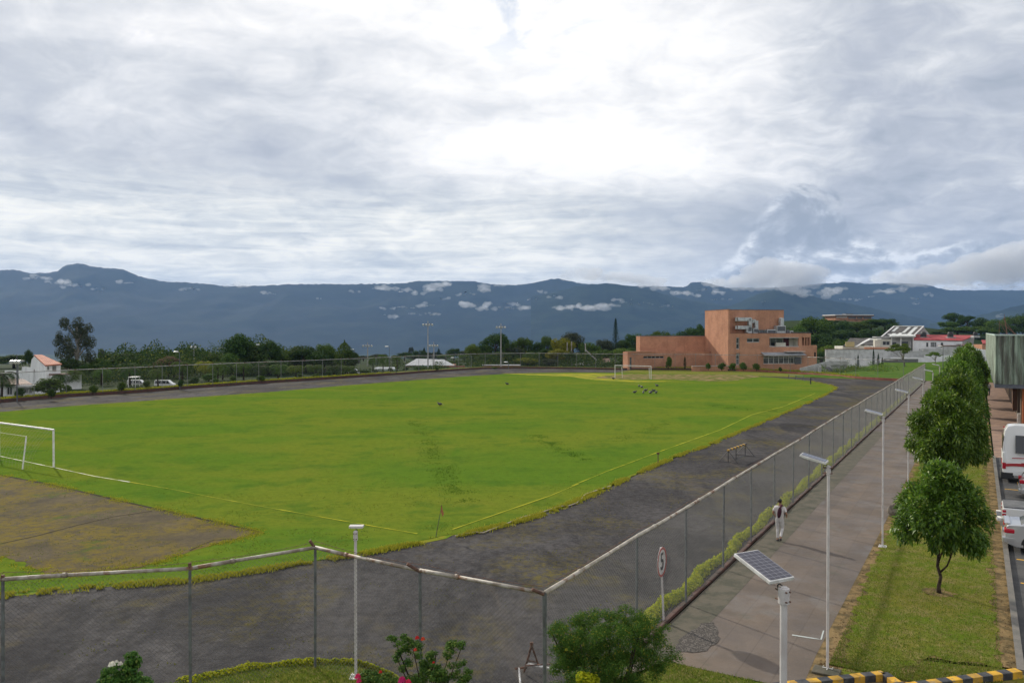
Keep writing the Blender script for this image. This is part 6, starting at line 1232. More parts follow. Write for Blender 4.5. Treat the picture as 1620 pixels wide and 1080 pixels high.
to = bpy.data.objects.new('tmp', tx); COL.objects.link(to); dg = bpy.context.evaluated_depsgraph_get(); nm = bpy.data.meshes.new_from_object(to.evaluated_get(dg)); bpy.data.objects.remove(to)
nm.materials.clear(); nm.materials.append(M_blk); no = bpy.data.objects.new('numeral', nm); COL.objects.link(no); no.parent = sg
no.rotation_euler = (math.pi/2, 0, na+math.pi/2); no.scale = (.86, 1, 1); no.location = (e2[0]+math.cos(na)*.042, e2[1]+math.sin(na)*.042, e2[2])
# goals
def goal(label, post, direc, back, net=True):
    g = thing('football_goal', label, 'goal', post, 0, 'football goals'); d = Vector(direc).normalized(); bk = Vector(back).normalized(); L_ = 7.32; h_ = 2.44
    m = MB(); m.tube([(0,0,0),(0,0,h_)], .065, 10); m.build('post', M_whitem, g); m = MB(); q_ = d*L_; m.tube([q_, q_+Vector((0,0,h_))], .065, 10); m.build('post', M_whitem, g)
    m = MB(); m.tube([Vector((0,0,h_))-d*.06, q_+Vector((0,0,h_))+d*.06], .062, 10); m.build('crossbar', M_whitem, g)
    for f_ in (0.12, .88):
        a = d*L_*f_; m = MB(); b_ = a+bk*1.5; m.tube([b_+Vector((0,0,0)), b_+Vector((0,0,2.1))-bk*.25], .045, 8); m.build('back_stanchion', M_whitem, g)
    m = MB(); m.tube([d*L_*.12+bk*1.25+Vector((0,0,2.1)), d*L_*.88+bk*1.25+Vector((0,0,2.1))], .008, 5); m.build('back_cable', M_whitem, g)
    if net:
        m = MB(); NX, NZ = 36, 12
        def np_(i, j): f_ = j/NZ; return d*L_*i/NX + bk*(1.4*math.sin(f_*1.57)) + Vector((0,0,h_*(1-f_)**.8)) - Vector((0,0,.12*math.sin(i/NX*math.pi*4)**2*(1-f_)*f_*4))
        for i in range(0, NX+1, 2): 
            for j in range(NZ): m.tube([np_(i,j), np_(i,j+1)], .004, 3, False)
        for j in range(1, NZ+1, 2):
            for i in range(NX): m.tube([np_(i,j), np_(i+1,j)], .004, 3, False)
        m.build('net', mat('worn_net', (.42,.36,.26), .9), g)
    return g
gd = Vector((-.843, .537, 0)); ub = Vector((-.5165, -.8563, 0))
goal('near white football goal cut off by the left edge of the field view', G(85,739), gd, ub, True)
goal('far white football goal standing before the sandy patch', G(1030,600), gd, -ub, False)
# corner flag, small posts, hurdles
cf = thing('corner_flag', 'thin leaning corner flag pole with an orange pennant', 'corner flag', G(689.5,849.5), 0)
m = MB(); tpz = (P(700,795,33.3)-Vector((G(689.5,849.5).x, 33.3, 0))); m.tube([(0,0,0), tpz*.5, tpz], [.018,.016,.012], 6); m.build('pole', mat('green_black_pole', (.04,.09,.06), .6, (.20,.09,.03), 2, 2), cf)
m = MB(); a = tpz; m.add([a, a*.80, a*.66+Vector((.12,0,-.06)), a*.76+Vector((.15,.03,-.05)), a*.85+Vector((.07,-.02,0))], [(0,1,2,3,4)]); fl = m.build('pennant', mat('orange_cloth', (.40,.16,.07), .8), cf); sl = fl.modifiers.new('thick', 'SOLIDIFY'); sl.thickness = .006
mp = thing('marker_post', 'small dark marker post at the edge of the turf near the touch line', 'post', G(1041,734), 0); m = MB(); m.tube([(0,0,0),(0,0,.72)], .03, 6); m.box(-.09,.09,-.02,.02,.66,.78); m.build('pole', M_rust, mp)
h_ = thing('hurdle', 'black hurdle frame with a yellow and black bar on the running track', 'hurdle', G(1160,731,0), 0, None)
bA = G(1152,731)-h_.location; bB = G(1178.9,720.4)-h_.location; e_ = (bB-bA).normalized(); n_ = Vector((e_.y,-e_.x,0)); zt_ = .78
m = MB()
for b_ in (bA, bB): m.tube([b_-n_*.72, b_+n_*.72], .028, 6); m.tube([b_, b_+Vector((0,0,zt_))], .025, 6); m.tube([b_-n_*.66, b_+Vector((0,0,zt_))], .02, 6); m.tube([b_+n_*.66, b_+Vector((0,0,zt_))], .02, 6)
m.tube([bA, bB], .022, 6); m.tube([bA.lerp(bB,.45), bA.lerp(bB,.45)+Vector((0,0,zt_))], .025, 6); m.build('frame', M_blackp, h_)
m = MB(); n2_ = 12; a0 = bA-e_*.12+Vector((0,0,zt_+.04)); b0 = bB+e_*.12+Vector((0,0,zt_+.04))
for k in range(n2_): m.cur = k % 2; m.bar(a0.lerp(b0, k/n2_), a0.lerp(b0, (k+1)/n2_), .13, .09)
m.build('striped_bar', [M_yellow, M_blk], h_)
rh = thing('rusty_frame', 'broken rusty hurdle frame with white bars behind the fence corner', 'hurdle', G(841,1068), 0); c0 = rh.location
def lp(px, py, z): return G(px, py, z)-c0
m = MB(); m.tube([lp(833,1049,.32), lp(888,1060,.32)], .028, 8); m.build('white_bar', M_whitem, rh); m = MB(); m.tube([lp(821,1056,.34), lp(824,1090,.05)], .024, 8); m.build('white_leg', M_whitem, rh)
m = MB(); ap = lp(841,1020,.92); m.tube([ap, lp(833,1049,.32), lp(829,1062,.05)], .028, 6); m.tube([ap, lp(851,1049,.32)], .026, 6); m.tube([lp(835,1044,.42), lp(851,1047,.38)], .02, 6); m.tube([lp(815,1057,.34), lp(833,1055,.30)], .03, 6); m.tube([lp(833,1052,.3), lp(870,1050,.62)], .02, 6); m.tube([ap, ap+Vector((0,0,.08))], .045, 6); m.build('rusty_frame_bars', M_rust, rh)
# hurdles lying far at the bend, tethered small thing
fb = thing('barrier', 'low barrier trestle on the far bend of the track', 'barrier', G(1262,601), 0); m = MB(); A_, B_ = G(1248,599.5)-fb.location, G(1271,602.5)-fb.location
m.tube([A_+Vector((0,0,.85)), B_+Vector((0,0,.85))], .05, 5)
for f_ in (0,.5,1): q_ = A_.lerp(B_, f_); m.tube([q_+Vector((0,-.5,0)), q_+Vector((0,0,.85)), q_+Vector((0,.5,0))], .04, 5)
m.build('frame', M_dkgrey, fb)
x = MB(); x.tube([(0,0,0),(0,0,.9)], .10, 7); x.ball((0,0,1.0), .14,.12,.14); o = x.build('marker_post', M_blackp); o.location = G(1282.5,607.5); tag(o, 'small dark post on the turf at the far right corner of the field', 'post')
# hose lying along the near edge of the turf
m = MB(); m.tube([G(*p)+Vector((0,0,.05)) for p in [(720,849),(735,846),(752,843),(764,844),(790,834),(805,828),(830,818),(850,814),(870,807),(885,802),(900,801),(912,797),(920,790),(926,783),(940,778),(965,770)]], .03, 6); tag(m.build('hose', mat('beige_hose', (.42,.36,.26), .7), smooth=True), 'pale hose lying along the edge of the turf right of the corner flag', 'hose')
# boulder
m = MB(); m.ball((0,0,.30), .42,.36,.40, 14, 10, .18, 4); o = m.build('boulder', M_stone, smooth=True); o.location = S(26.0, 4.75, 0); sb = o.modifiers.new('s', 'SUBSURF'); sb.levels = sb.render_levels = 2; tag(o, 'single grey brown boulder on the walkway edge by the second lamp', 'boulder')
# striped kerbs
def striped(label, pts, first=0, w=.22, h_=.19):
    k_ = thing('striped_kerb', label, 'striped kerb', pts[0], 0, 'black and yellow striped kerbs'); c = first
    o0 = Vector(pts[0])
    m = MB()
    for i in range(len(pts)-1):
        a, b_ = pts[i]-o0, pts[i+1]-o0; L_ = (b_-a).length; n = max(1, round(L_/.30)); d = (b_-a)/L_; nr = Vector((-d.y, d.x, 0))*w/2
        for q_ in range(n):
            p0 = a+d*(L_*q_/n); p1 = a+d*(L_*(q_+1)/n); m.cur = c % 2; c += 1; vs = [p0-nr, p1-nr, p1+nr, p0+nr]
            m.add([(v_.x,v_.y,0) for v_ in vs]+[(v_.x+0,v_.y,h_) for v_ in vs], [(4,5,6,7),(0,1,5,4),(2,3,7,6),(1,2,6,5),(3,0,4,7)])
    m.build('kerb_stones', [M_yellow, M_blk], k_, bevel=.012); return k_
striped('yellow and black striped kerb at the foot of the lamp, left of the grass strip end', [G(1225,1094,.0), G(1398,1074,.0), G(1432,1098,.0)], 1)
striped('yellow and black striped kerb at the right end of the grass strip', [G(1436,1094,.0), G(1612,1070,.0)], 0)
# masts and street lamps
def mast(label, px, ybase, ytop, Yd, heads, armw, twin=True, m_=None, conc=True, single=False):
    tp = P(px, ytop, Yd); z0 = min(0, H(tp.x, Yd)) ; l = thing('floodlight_mast' if not single else 'street_lamp', label, 'floodlight' if not single else 'street lamp', (tp.x, Yd, z0), 0, 'floodlight masts and street lamps beyond the field')
    hh = tp.z-z0; m = MB(); r0 = .17 if conc else .09; m.tube([(0,0,0),(0,0,hh)], [r0, r0*.5], 8); m.build('pole', m_ or M_poleg, l)
    if single:
        m = MB(); m.tube([(0,0,hh-.1),(-.5,0,hh+.1),(-.2,0,hh+.12)], .04, 5); m.build('arm', M_galv, l); m = MB(); m.ball((-.55*1.0,0,hh+.08), .42,.22,.11, 10, 6); m.build('lamp_head', M_lampw, l)
    else:
        za = hh-.75; m = MB(); m.box(-armw/2, armw/2, -.06,.06, za, za+.12); m.build('crossarm', M_galv, l)
        for k in range(heads):
            xx_ = -armw/2 + armw*k/(heads-1); m = MB(); m.tube([(xx_,-.05,za+.02),(xx_,-.42,za-.22)], [.11,.26], 9); ob = m.build('floodlight', M_duct, l); m = MB(); m.tube([(xx_,-.42,za-.222),(xx_,-.44,za-.24)], [.24,.24], 9); m.build('lens', M_lampw, ob)
    return l
mast('tall floodlight mast left of centre, in front of the grey roofed building', 677, 585, 507.5, 181, 4, 2.1)
mast('tall floodlight mast behind the planter, in front of the big dark tree', 792.5, 583, 511.5, 186, 4, 2.0)
mast('shorter floodlight mast just right of the tall one', 686.3, 585, 541, 196, 4, 1.9)
mast('floodlight mast above the palms left of centre', 581.6, 590, 541.5, 200, 4, 2.2)
mast('thin lamp mast left of the big rounded tree', 306.8, 600, 542.5, 170, 2, .9, conc=False); mast('lamp mast touching the big rounded tree', 352, 600, 545.5, 185, 3, 1.0, conc=False)
mast('dark lamp mast on the left planter by the white houses', 26.5, 635, 561, 97, 3, .9, conc=False, m_=M_dkgrey)
for px, yt, Yd, lab in [(284,557,118,'white headed street lamp behind the parked white van'),(412,545.5,175,'street lamp head peeking between the rounded trees'),(473,551,172,'street lamp head left of the twin crowns'),(508,547.5,175,'street lamp head above the twin crowns'),(561,553,190,'street lamp right of the dark conical tree'),(616,548.5,163,'black street lamp in the gap between small palms'),(719.5,566,180,'small street lamp right of the grey roofed building'),(804.5,573,181,'small street lamp right of the right floodlight mast'),(1492,548,150,'lamp on a thin pole left of the highest round tree')]:
    mast(lab, px, 590, yt, Yd, 1, 1, single=True, conc=False, m_=M_dkgrey)
# birds on the far grass
def bird(px, py, rz, i):
    m = MB(); m.ball((0,0,.22), .13,.26,.13, 8, 6); m.ball((0,.24,.36), .06,.08,.06, 6, 5); m.tube([(0,.16,.27),(0,.23,.36)], [.07,.05], 6); m.tube([(0,.30,.36),(0,.38,.34)], [.02,.004], 5); m.add([(-.07,-.18,.22),(.07,-.18,.22),(.05,-.45,.16),(-.05,-.45,.16)], [(0,1,2,3)]); m.tube([(-.05,0,.12),(-.05,.02,0)], .012, 4); m.tube([(.05,0,.12),(.05,.02,0)], .012, 4)
    return m
bp_ = [(1011.0,612),(1015.2,613.5),(1039.5,611.2),(1021.2,619),(1034.5,619.5),(1004,622),(1017.8,622.6),(1028.8,622.8),(1030,621.6),(1038,622.4)]
m0 = bird(0,0,0,0).build('bird', M_blackp, smooth=True)
for i, (px, py) in enumerate(bp_):
    o = m0 if i == 0 else m0.copy()
    if i: COL.objects.link(o)
    o.location = G(px, py+.6, .02); o.rotation_euler = (0,0,rnd.uniform(0,6.28)); o.scale = (1.15,)*3; tag(o, 'small black bird standing in the flock on the grass before the far goal', 'bird', 'black birds on the grass before the far goal')
for (px, py, lab) in [(696,641.5,'lone black bird on the grass in the middle of the field'),(970.5,599.8,'black bird beside the left post of the far goal'),(802.5,608.5,'lone black bird far left on the field, below the right mast'),(921,750,'small dark bird near the touch line right of the corner flag')][:3]:
    o = m0.copy(); COL.objects.link(o); o.location = G(px, py+.6, .02); o.rotation_euler = (0,0,1.2); tag(o, lab, 'bird')

# ================================================================== VEHICLES
def wheel(v, c, r_=.33, w=.2, axis='x'):
    m = MB(); a = Vector((w/2,0,0)) if axis == 'x' else Vector((0,w/2,0)); c = Vector(c); m.tube([c-a, c-a*.8, c+a*.8, c+a], [r_*.9, r_, r_, r_*.9], 22); ob = m.build('wheel', M_black, v)
    m = MB(); m.tube([c-a*1.03, c+a*1.03], r_*.6, 14); m.build('rim', M_duct, ob)
def vehicle(kind, label, cat, loc, rz, paint, prof, width, glass_z, glassx, wheels, wr=.33, group='vehicles parked beyond the kerb', low=None):
    """prof: side outline as (y, z) from tail (y=0) forward; car runs along local +y"""
    v = thing(kind, label, cat, loc, rz, group); m = MB(); W2 = width/2
    n = len(prof); rings = [(-W2, 1.0), (W2, 1.0)]
    vs = []; belt = glass_z[0]
    def X(z): return W2 if z <= belt else W2 - (z-belt)*.32*min(1, W2)
    vs = [(-X(z), y, z) for y, z in prof] + [(X(z), y, z) for y, z in prof]
    m.add(vs, [tuple(range(n-1,-1,-1)), tuple(range(n, 2*n))] + [(i,(i+1)%n,n+(i+1)%n,n+i) for i in range(n)]); m.build('body', paint, v, bevel=.05, seg=3)
    for (ya, yb, yc, yd) in glassx:
        m = MB(); z0, z1 = glass_z; e_ = .012
        for sgn in (-1, 1):
            m = MB(); xa = (X(z0)+e_)*sgn; xb = (X(z1)+e_)*sgn; m.add([(xa,ya,z0),(xa,yb,z0),(xb,yc,z1),(xb,yd,z1)], [(0,1,2,3) if sgn > 0 else (3,2,1,0)]); m.build('side_window', M_glass, v)
    for y in wheels:
        for sgn in (-1, 1):
            wheel(v, (sgn*(W2-.08), y, wr), wr)
            m = MB(); c = []; 
            for k in range(13): a = math.pi*k/12; c.append((y+math.cos(a)*(wr+.07), wr+math.sin(a)*(wr+.07)))
            xo = sgn*(W2+.004); m.add([(xo,p[0],max(.12,p[1])) for p in c], [tuple(range(13))]); m.build('wheel_arch', M_black, v)
    return v
# cars stand across the bays, tails over the kerb: local +y points away from the kerb (along V)
CR = math.atan2(V.y, V.x) - math.pi/2
sedan = [(0.10,.32),(0.0,.45),(0.02,.72),(.06,.98),(.10,1.08),(.55,1.12),(1.05,1.40),(1.7,1.46),(2.4,1.42),(3.2,1.0),(4.2,.86),(4.4,.6),(4.35,.3),(4.0,.2),(.4,.2)]
v1 = vehicle('sedan', 'silver sedan, the nearest parked vehicle, tail over the kerb', 'car', S(22.8, 8.98, .012), CR, M_silver, sedan, 1.74, (.98, 1.36), [(.75,3.0,2.35,1.2)], (.95, 3.55))
def part(v, name, m_, *boxes, bevel=.01):
    m = MB(); [m.box(*b_) for b_ in boxes]; return m.build(name, m_, v, bevel=bevel)
for sx in (-1, 1):
    x0_, x1_ = (.50, .885) if sx > 0 else (-.885, -.50); part(v1, 'tail_light', M_redl, (x0_, x1_, -.012, .34, .74, .93), bevel=.05)
part(v1, 'rear_bumper', M_silver, (-.87, .87, -.09, .40, .34, .62), bevel=.07); part(v1, 'spoiler', M_silver, (-.70, .70, -.02, .20, 1.09, 1.14), bevel=.03); part(v1, 'number_plate', M_yellow, (-.26, .26, -.10, -.085, .66, .78)); part(v1, 'fuel_flap', M_silver, (-.882, -.868, .8, .96, .75, .9))
part(v1, 'rear_window', M_glass, (-.6,.6,.62,.66,1.13,1.15))
pick = [(0.0,.50),(0.0,1.02),(1.55,1.04),(1.62,1.60),(1.9,1.72),(3.0,1.72),(3.6,1.18),(4.9,1.05),(5.1,.8),(5.05,.35),(4.8,.3),(.3,.42)]
v2 = vehicle('pickup', 'white pickup with a grey cover over its load bed, second from the near end', 'pickup', S(26.6, 9.0, .012), CR, M_wcar, pick, 1.8, (1.10, 1.62), [(1.75,3.55,3.0,1.85)], (1.15, 4.1), .38)
part(v2, 'bed_cover', mat('grey_tonneau', (.10,.105,.11), .8, (.15,.15,.155), 3, 5), (-.87, .87, .03, 1.52, 1.02, 1.075), bevel=.02)
for sx in (-1, 1):
    x0_, x1_ = (.76, .915) if sx > 0 else (-.915, -.76); part(v2, 'tail_light', M_redl, (x0_, x1_, -.015, .13, .66, .93), bevel=.02); part(v2, 'reverse_lens', M_lampw, (x0_*1.001, x1_*1.001, -.018, .132, .77, .82), bevel=.005)
part(v2, 'rear_bumper', M_whitem, (-.88,.88,-.22,-.02,.40,.56), bevel=.03); part(v2, 'bumper_step', M_dkgrey, (-.5,.5,-.225,-.03,.561,.575)); part(v2, 'tailgate_handle', M_blackp, (-.12,.12,-.02,0,.88,.93)); part(v2, 'side_decal', M_blk, (-.908,-.903,.30,.75,.56,.62), bevel=0); part(v2, 'side_handle', M_blackp, (-.908,-.90,.75,.95,.90,.93), bevel=0)
part(v2, 'number_plate', M_yellow, (-.2,.2,-.235,-.222,.42,.54))
hat = [(0.05,.3),(0.0,.5),(0.02,.80),(.18,1.10),(.50,1.42),(1.2,1.50),(2.2,1.46),(3.0,1.0),(3.7,.85),(3.85,.6),(3.8,.3),(3.5,.2),(.4,.2)]
v3 = vehicle('hatchback', 'silver hatchback wedged between the white pickup and the minibus', 'car', S(34.6, 9.95, .012), CR, M_silver, hat, 1.65, (.98, 1.40), [(.45,2.85,2.2,.65)], (.72, 3.1))
for sx in (-1, 1):
    x0_, x1_ = (.60,.84) if sx > 0 else (-.84,-.60); part(v3, 'tail_light', M_redl, (x0_, x1_, -.015, .22, .82, 1.02), bevel=.04)
part(v3, 'rear_bumper', M_silver, (-.82,.82,-.07,.4,.32,.58), bevel=.06); part(v3, 'number_plate', M_yellow, (-.24,.24,-.08,-.06,.62,.74))
bus = [(0.06,.42),(0.0,.6),(0.0,2.0),(.10,3.0),(.24,3.26),(.6,3.34),(5.6,3.30),(6.2,2.9),(6.9,1.9),(7.1,1.2),(7.1,.45)]
v4 = vehicle('minibus', 'white minibus with red wavy stripes and a large dark side window', 'minibus', S(39.8, 9.30, .012), CR, M_wcar, bus, 2.1, (1.75, 2.75), [(.62,1.75,1.75,.62),(1.85,3.1,3.1,1.85),(3.2,4.5,4.5,3.2),(4.6,5.9,5.7,4.6)], (1.35, 5.6), .38)
for sx in (-1, 1):
    x0_, x1_ = (.86,1.075) if sx > 0 else (-1.075,-.86); part(v4, 'tail_light', M_redl, (x0_, x1_, -.02, .16, .80, 1.15), bevel=.03); part(v4, 'upper_lens', M_lampw, (x0_, x1_, -.018, .12, 1.16, 1.75), bevel=.03)
part(v4, 'rear_bumper', M_blackp, (-1.05,1.05,-.10,.55,.20,.62), bevel=.05)
m = MB()
for sx in (-1, 1):
    xo = sx*1.056; N_ = 24
    for k, (za, zb, amp, th, ya, yb) in enumerate([(1.02,1.02,.06,.16,.12,1.5),(1.45,1.50,.03,.05,.45,3.2),(1.15,1.42,.05,.08,.9,3.6),(1.0,1.0,.10,.10,1.5,6)]):
        vs = []
        for i in range(N_+1): f_ = i/N_; y = ya+(yb-ya)*f_; z = za+(zb-za)*f_+amp*math.sin(f_*3.1); vs += [(xo,y,z-th/2),(xo,y,z+th/2)]
        m.add(vs, [((2*i,2*i+2,2*i+3,2*i+1) if sx < 0 else (2*i+1,2*i+3,2*i+2,2*i)) for i in range(N_)])
m.build('red_stripe', M_redp, v4); part(v4, 'roof_marker_light', M_redl, (-1.0,-.75,.05,.14,3.02,3.08)); part(v4, 'rear_window', M_glass, (-.8,.8,-.012,.02,1.8,2.7))
# far vehicles behind the left planter
vg = 'vehicles parked beyond the left planter wall'
def simple_van(label, px, Yd, ybot, scale, rz, bus_=False):
    prof = [(0,.35),(0,1.9),(.15,2.15),(3.6,2.15),(4.5,1.35),(5.1,1.1),(5.2,.4)]
    b_ = P(px, ybot, Yd); v = vehicle('van', label, 'van', (b_.x, Yd, b_.z), rz, M_wcar, prof, 1.8, (1.25, 1.95), [(.3,1.8,1.8,.3),(1.95,3.1,3.1,1.95),(3.25,4.3,3.65,3.25)], (1.0, 4.1), .34, vg); v.scale = (scale,)*3; return v
simple_van('white van with dark windows parked behind the left planter wall', 246, 128, 613.5, .62, R(-90)); simple_van('white van half hidden by bushes left of the other white van', 203, 131, 612.5, .6, R(-90))
simple_van('white vehicle parked behind the planter under the conical tree', 548, 165, 592, .55, R(-85))
cb = thing('bus', 'long low white vehicle with green band parked left of the grey roofed building', 'bus', (P(592,588,178).x, 178, P(592,589,178).z), 0, vg); m = MB(); m.box(0, 4.6, 0, 2, 0, 1.15); m.build('body', M_wcar, cb, bevel=.3); m = MB(); m.box(-.02, 4.62, -.02, 2.02, .25, .55); m.build('green_band', mat('green_band', (.10,.30,.22), .5), cb)
wc = thing('canopy', 'small white canopy frame left of the parked white van', 'canopy', (P(202.5,610,124).x, 124, -.3), 0); m = MB(); m.box(0,1.3,0,1.5,(P(208,596,124).z+.3)-.12,(P(208,596,124).z+.3)); m.build('roof', M_whitem, wc)
for a_, b_ in ((.05,.05),(1.2,.05),(.05,1.4),(1.2,1.4)): m = MB(); m.tube([(a_,b_,0),(a_,b_,(P(208,596,124).z+.2))], .05, 6); m.build('post', M_whitem, wc)

# ================================================================== PEOPLE
M_skin = mat('skin', (.30,.16,.10), .6); M_hair = mat('black_hair', (.012,.010,.010), .6); M_shoe = mat('shoe_leather', (.05,.045,.05), .6)
def skinned(name, verts, edges, radii, m_, parent, root=0, sub=2):
    me = bpy.data.meshes.new(name); me.from_pydata(verts, edges, []); me.materials.append(m_); o = bpy.data.objects.new(name, me); COL.objects.link(o); o.parent = parent
    sk = o.modifiers.new('skin', 'SKIN'); sk.use_smooth_shade = True
    if not me.skin_vertices: 
        bpy.context.view_layer.objects.active = o
        bm = bmesh.new(); bm.from_mesh(me); bm.verts.layers.skin.verify(); bm.to_mesh(me); bm.free()
    for i, r_ in enumerate(radii):
        sv = me.skin_vertices[0].data[i]; sv.radius = r_ if isinstance(r_, tuple) else (r_, r_); sv.use_root = (i == root)
    s = o.modifiers.new('sub', 'SUBSURF'); s.levels = s.render_levels = sub; return o
def person(label, loc, rz, shirt, pants, legs, arms, hgt=1.72, group=None):
    """legs/arms: joints for left and right; the figure faces local +y"""
    p = thing('person', label, 'person', loc, rz, group); p.scale = (hgt/1.75,)*3
    V_ = [(0,0,.96),(0,0,1.10),(0,.01,1.30),(0,0,1.45),(0,.01,1.53),(0,.03,1.61),(0,.025,1.68),(0,.01,1.735)]; Rd = [(.145,.105),(.13,.095),(.165,.11),(.075,.065),.052,(.062,.072),(.078,.092),(.06,.07)]; E = [(0,1),(1,2),(2,3),(3,4),(4,5),(5,6),(6,7)]
    idx = {}
    for sd, (kn, an, toe) in zip((-1, 1), legs):
        b = len(V_); V_ += [(sd*.09,0,.90), kn, an, (an[0], an[1]-.03, an[2]-.05), toe]; Rd += [.085,.056,.040,.036,.030]; E += [(0,b),(b,b+1),(b+1,b+2),(b+2,b+3),(b+3,b+4)]; idx[('leg',sd)] = b
    for sd, (el, wr_, hd) in zip((-1, 1), arms):
        b = len(V_); V_ += [(sd*.175,0,1.42), el, wr_, hd]; Rd += [.056,.042,.027,(.036,.02)]; E += [(2,b),(b,b+1),(b+1,b+2),(b+2,b+3)]; idx[('arm',sd)] = b
        h0 = Vector(hd); dr = (Vector(hd)-Vector(wr_)).normalized(); sx = dr.cross(Vector((sd,0,.2))).normalized()
        for k in range(4):
            f0 = h0 + sx*(-.027+.018*k) + dr*.045; f1 = f0 + dr*(.034+.006*(1-abs(k-1.5)))+Vector((0,.012,-.004)); c = len(V_); V_ += [tuple(f0), tuple(f1)]; Rd += [.010,.008]; E += [(b+3,c),(c,c+1)]
        c = len(V_); th = h0 + Vector((-sd*.02,.045,.0)) ; V_ += [tuple(th), tuple(th+dr*.03)]; Rd += [.011,.009]; E += [(b+3,c),(c,c+1)]
    skinned('body', V_, E, Rd, M_skin, p)
    # trousers
    v_ = [(0,0,1.07),(0,0,.93)]; r_ = [(.150,.112),(.165,.125)]; e_ = [(0,1)]
    for sd, (kn, an, toe) in zip((-1, 1), legs): b = len(v_); hp = Vector((sd*.09,0,.88)); knv = Vector(kn); v_ += [tuple(hp), tuple(hp.lerp(knv,.5)), kn, tuple(Vector(kn).lerp(Vector(an), .5)), (an[0],an[1],an[2]+.02)]; r_ += [.105,.092,.070,.062,.052]; e_ += [(1,b),(b,b+1),(b+1,b+2),(b+2,b+3),(b+3,b+4)]
    skinned('trousers', v_, e_, r_, pants, p)
    v_ = [(0,0,.86),(0,0,1.08),(0,.01,1.30),(0,0,1.42),(0,.005,1.475)]; r_ = [(.188,.145),(.165,.128),(.185,.128),(.12,.09),(.07,.062)]; e_ = [(0,1),(1,2),(2,3),(3,4)]
    for sd, (el, wr_, hd) in zip((-1, 1), arms): b = len(v_); sh = Vector((sd*.18,0,1.415)); v_ += [tuple(sh), tuple(sh.lerp(Vector(el), .45)), tuple(sh.lerp(Vector(el), .72))]; r_ += [.072,.066,.068]; e_ += [(2,b),(b,b+1),(b+1,b+2)]
    skinned('shirt', v_, e_, r_, shirt, p)
    m = MB(); m.ball((0,.0,1.70), .088,.098,.085, 14, 10); m.v = [(x,y-.012,z if z > 1.66 else 1.66+(z-1.66)*(1.2 if y < 0 else .1)) for x,y,z in m.v]; m.build('hair', M_hair, p, smooth=True)
    for sd in (-1, 1): m = MB(); m.ball((sd*.082,.02,1.655), .014,.022,.032, 8, 6); m.build('ear', M_skin, p, smooth=True); m = MB(); m.ball((sd*.03,.108,1.665), .012,.008,.009, 8, 6); m.build('eye', M_hair, p, smooth=True)
    m = MB(); m.ball((0,.118,1.64), .013,.02,.022, 8, 6); m.build('nose', M_skin, p, smooth=True); m = MB(); m.ball((0,.105,1.605), .024,.008,.007, 8, 6); m.build('mouth', mat('lips', (.25,.09,.07), .6), p)
    for sd, (kn, an, toe) in zip((-1, 1), legs):
        a = Vector(an); t_ = Vector(toe); m = MB(); m.tube([a+Vector((0,-.05,-.06)), a+Vector((0,.0,-.045)), a.lerp(t_,.6)+Vector((0,0,-.02)), t_+Vector((0,.03,-.005))], [.035,.052,.045,.025], 10); m.build('shoe', M_shoe, p, smooth=True)
    return p
M_wshirt = mat('white_shirt', (.66,.62,.60), .85, (.56,.52,.50), 6, 5); M_wpants = mat('white_trousers', (.60,.58,.57), .85, (.50,.48,.47), 6, 5)
wp = G(1233.5,856); ft = math.atan2(U.y, U.x)-math.pi/2
walker = person('man in white shirt and white trousers walking away along the walkway', (wp.x, wp.y, .015), ft, M_wshirt, M_wpants,
    [((-.095,.06,.50),(-.085,-.02,.085),(-.085,.13,.03)), ((.085,.10,.52),(.075,-.20,.20),(.075,-.12,.07))],
    [((-.27,-.05,1.16),(-.22,.14,1.02),(-.20,.20,.985)), ((.28,-.04,1.16),(.25,.15,1.03),(.23,.21,1.0))], 1.76)
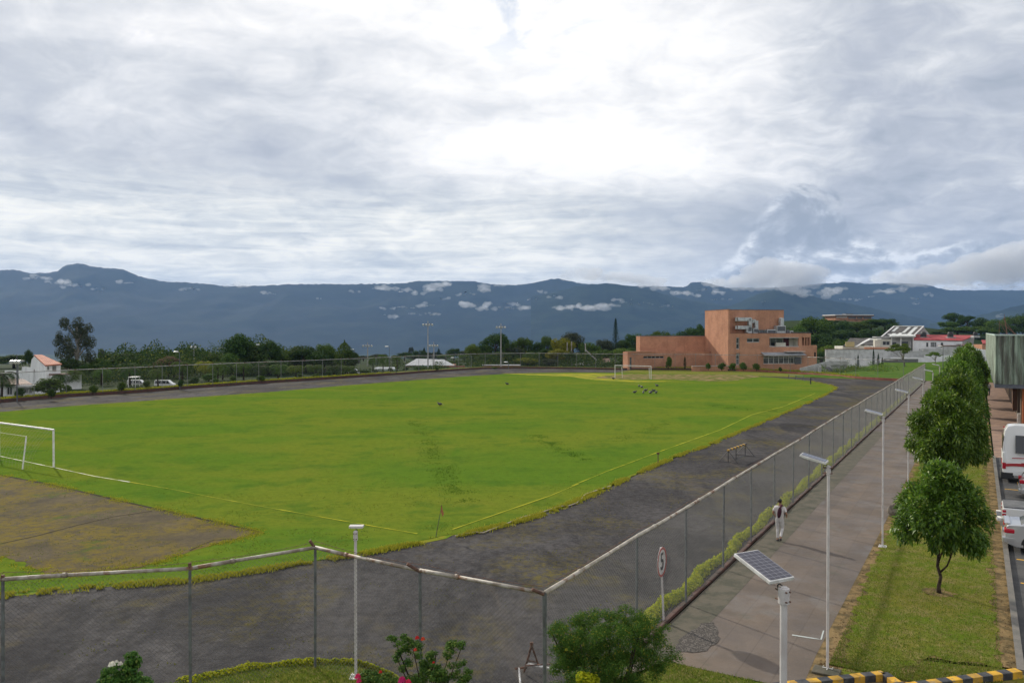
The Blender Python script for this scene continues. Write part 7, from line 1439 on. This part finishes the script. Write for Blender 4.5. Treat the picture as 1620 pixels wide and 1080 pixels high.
# long maroon bag hanging down his back
bgx = thing('backpack', 'long dark maroon bag hanging down the back of the walking man', 'bag', (wp.x, wp.y, .015), ft); 
m = MB(); k = 1.76/1.75; m.ball((.02,-.17,1.24), .085*k,.055*k,.24*k, 14, 12); m.v = [(x+(z-1.24)*.12, y, z) for x,y,z in m.v]; m.build('bag_body', mat('maroon_cloth', (.06,.010,.022), .85, (.035,.008,.02), 9, 4), bgx, smooth=True)
m = MB(); m.tube([(.05,-.16,1.42),(.075,-.10,1.52),(.08,.02,1.53),(.08,.14,1.40)], [.04,.04,.035,.02], 8); m.build('strap', mat('maroon_strap', (.08,.012,.03), .85), bgx, smooth=True)
M_dshirt = mat('dark_blue_shirt', (.02,.025,.05), .85); M_jeans = mat('blue_jeans', (.05,.08,.16), .9); M_gshirt = mat('light_grey_shirt', (.50,.50,.52), .85); M_shorts = mat('black_shorts', (.02,.02,.025), .9)
st = [((-.1,.02,.50),(-.1,0,.085),(-.1,.15,.03)), ((.1,.02,.50),(.1,0,.085),(.1,.15,.03))]; ar_ = [((-.25,-.02,1.15),(-.2,.12,1.0),(-.19,.18,.97)), ((.25,-.02,1.15),(.22,.1,.95),(.21,.15,.9))]
b1 = G(1555.5,627.5); b2 = G(1564,626)
person('person in dark blue shirt and dark shorts on the far sidewalk', (b1.x,b1.y,.02), ft+.5, M_dshirt, M_shorts, st, ar_, 1.85, None)
person('person in light shirt and blue jeans standing on the far sidewalk', (b2.x,b2.y,.02), ft-.2, M_gshirt, M_jeans, st, ar_, 1.9, None)
# ================================================================== HAZE
hb = MB(); hb.box(-9000, 9000, -300, 9200, -180, 690)
hm = bpy.data.materials.new('air'); hm.use_nodes = True; t = NT(hm.node_tree); t.n.clear()
ho = t.n.new('ShaderNodeOutputMaterial'); pv = t.n.new('ShaderNodeVolumePrincipled')
pv.inputs['Color'].default_value = (.34, .58, 1.0, 1); pv.inputs['Density'].default_value = 5.6e-5; pv.inputs['Anisotropy'].default_value = 0.0
t.l.new(pv.outputs[0], ho.inputs['Volume'])
hz = hb.build('haze', hm); hz['kind'] = 'stuff'; hz.display_type = 'WIRE'
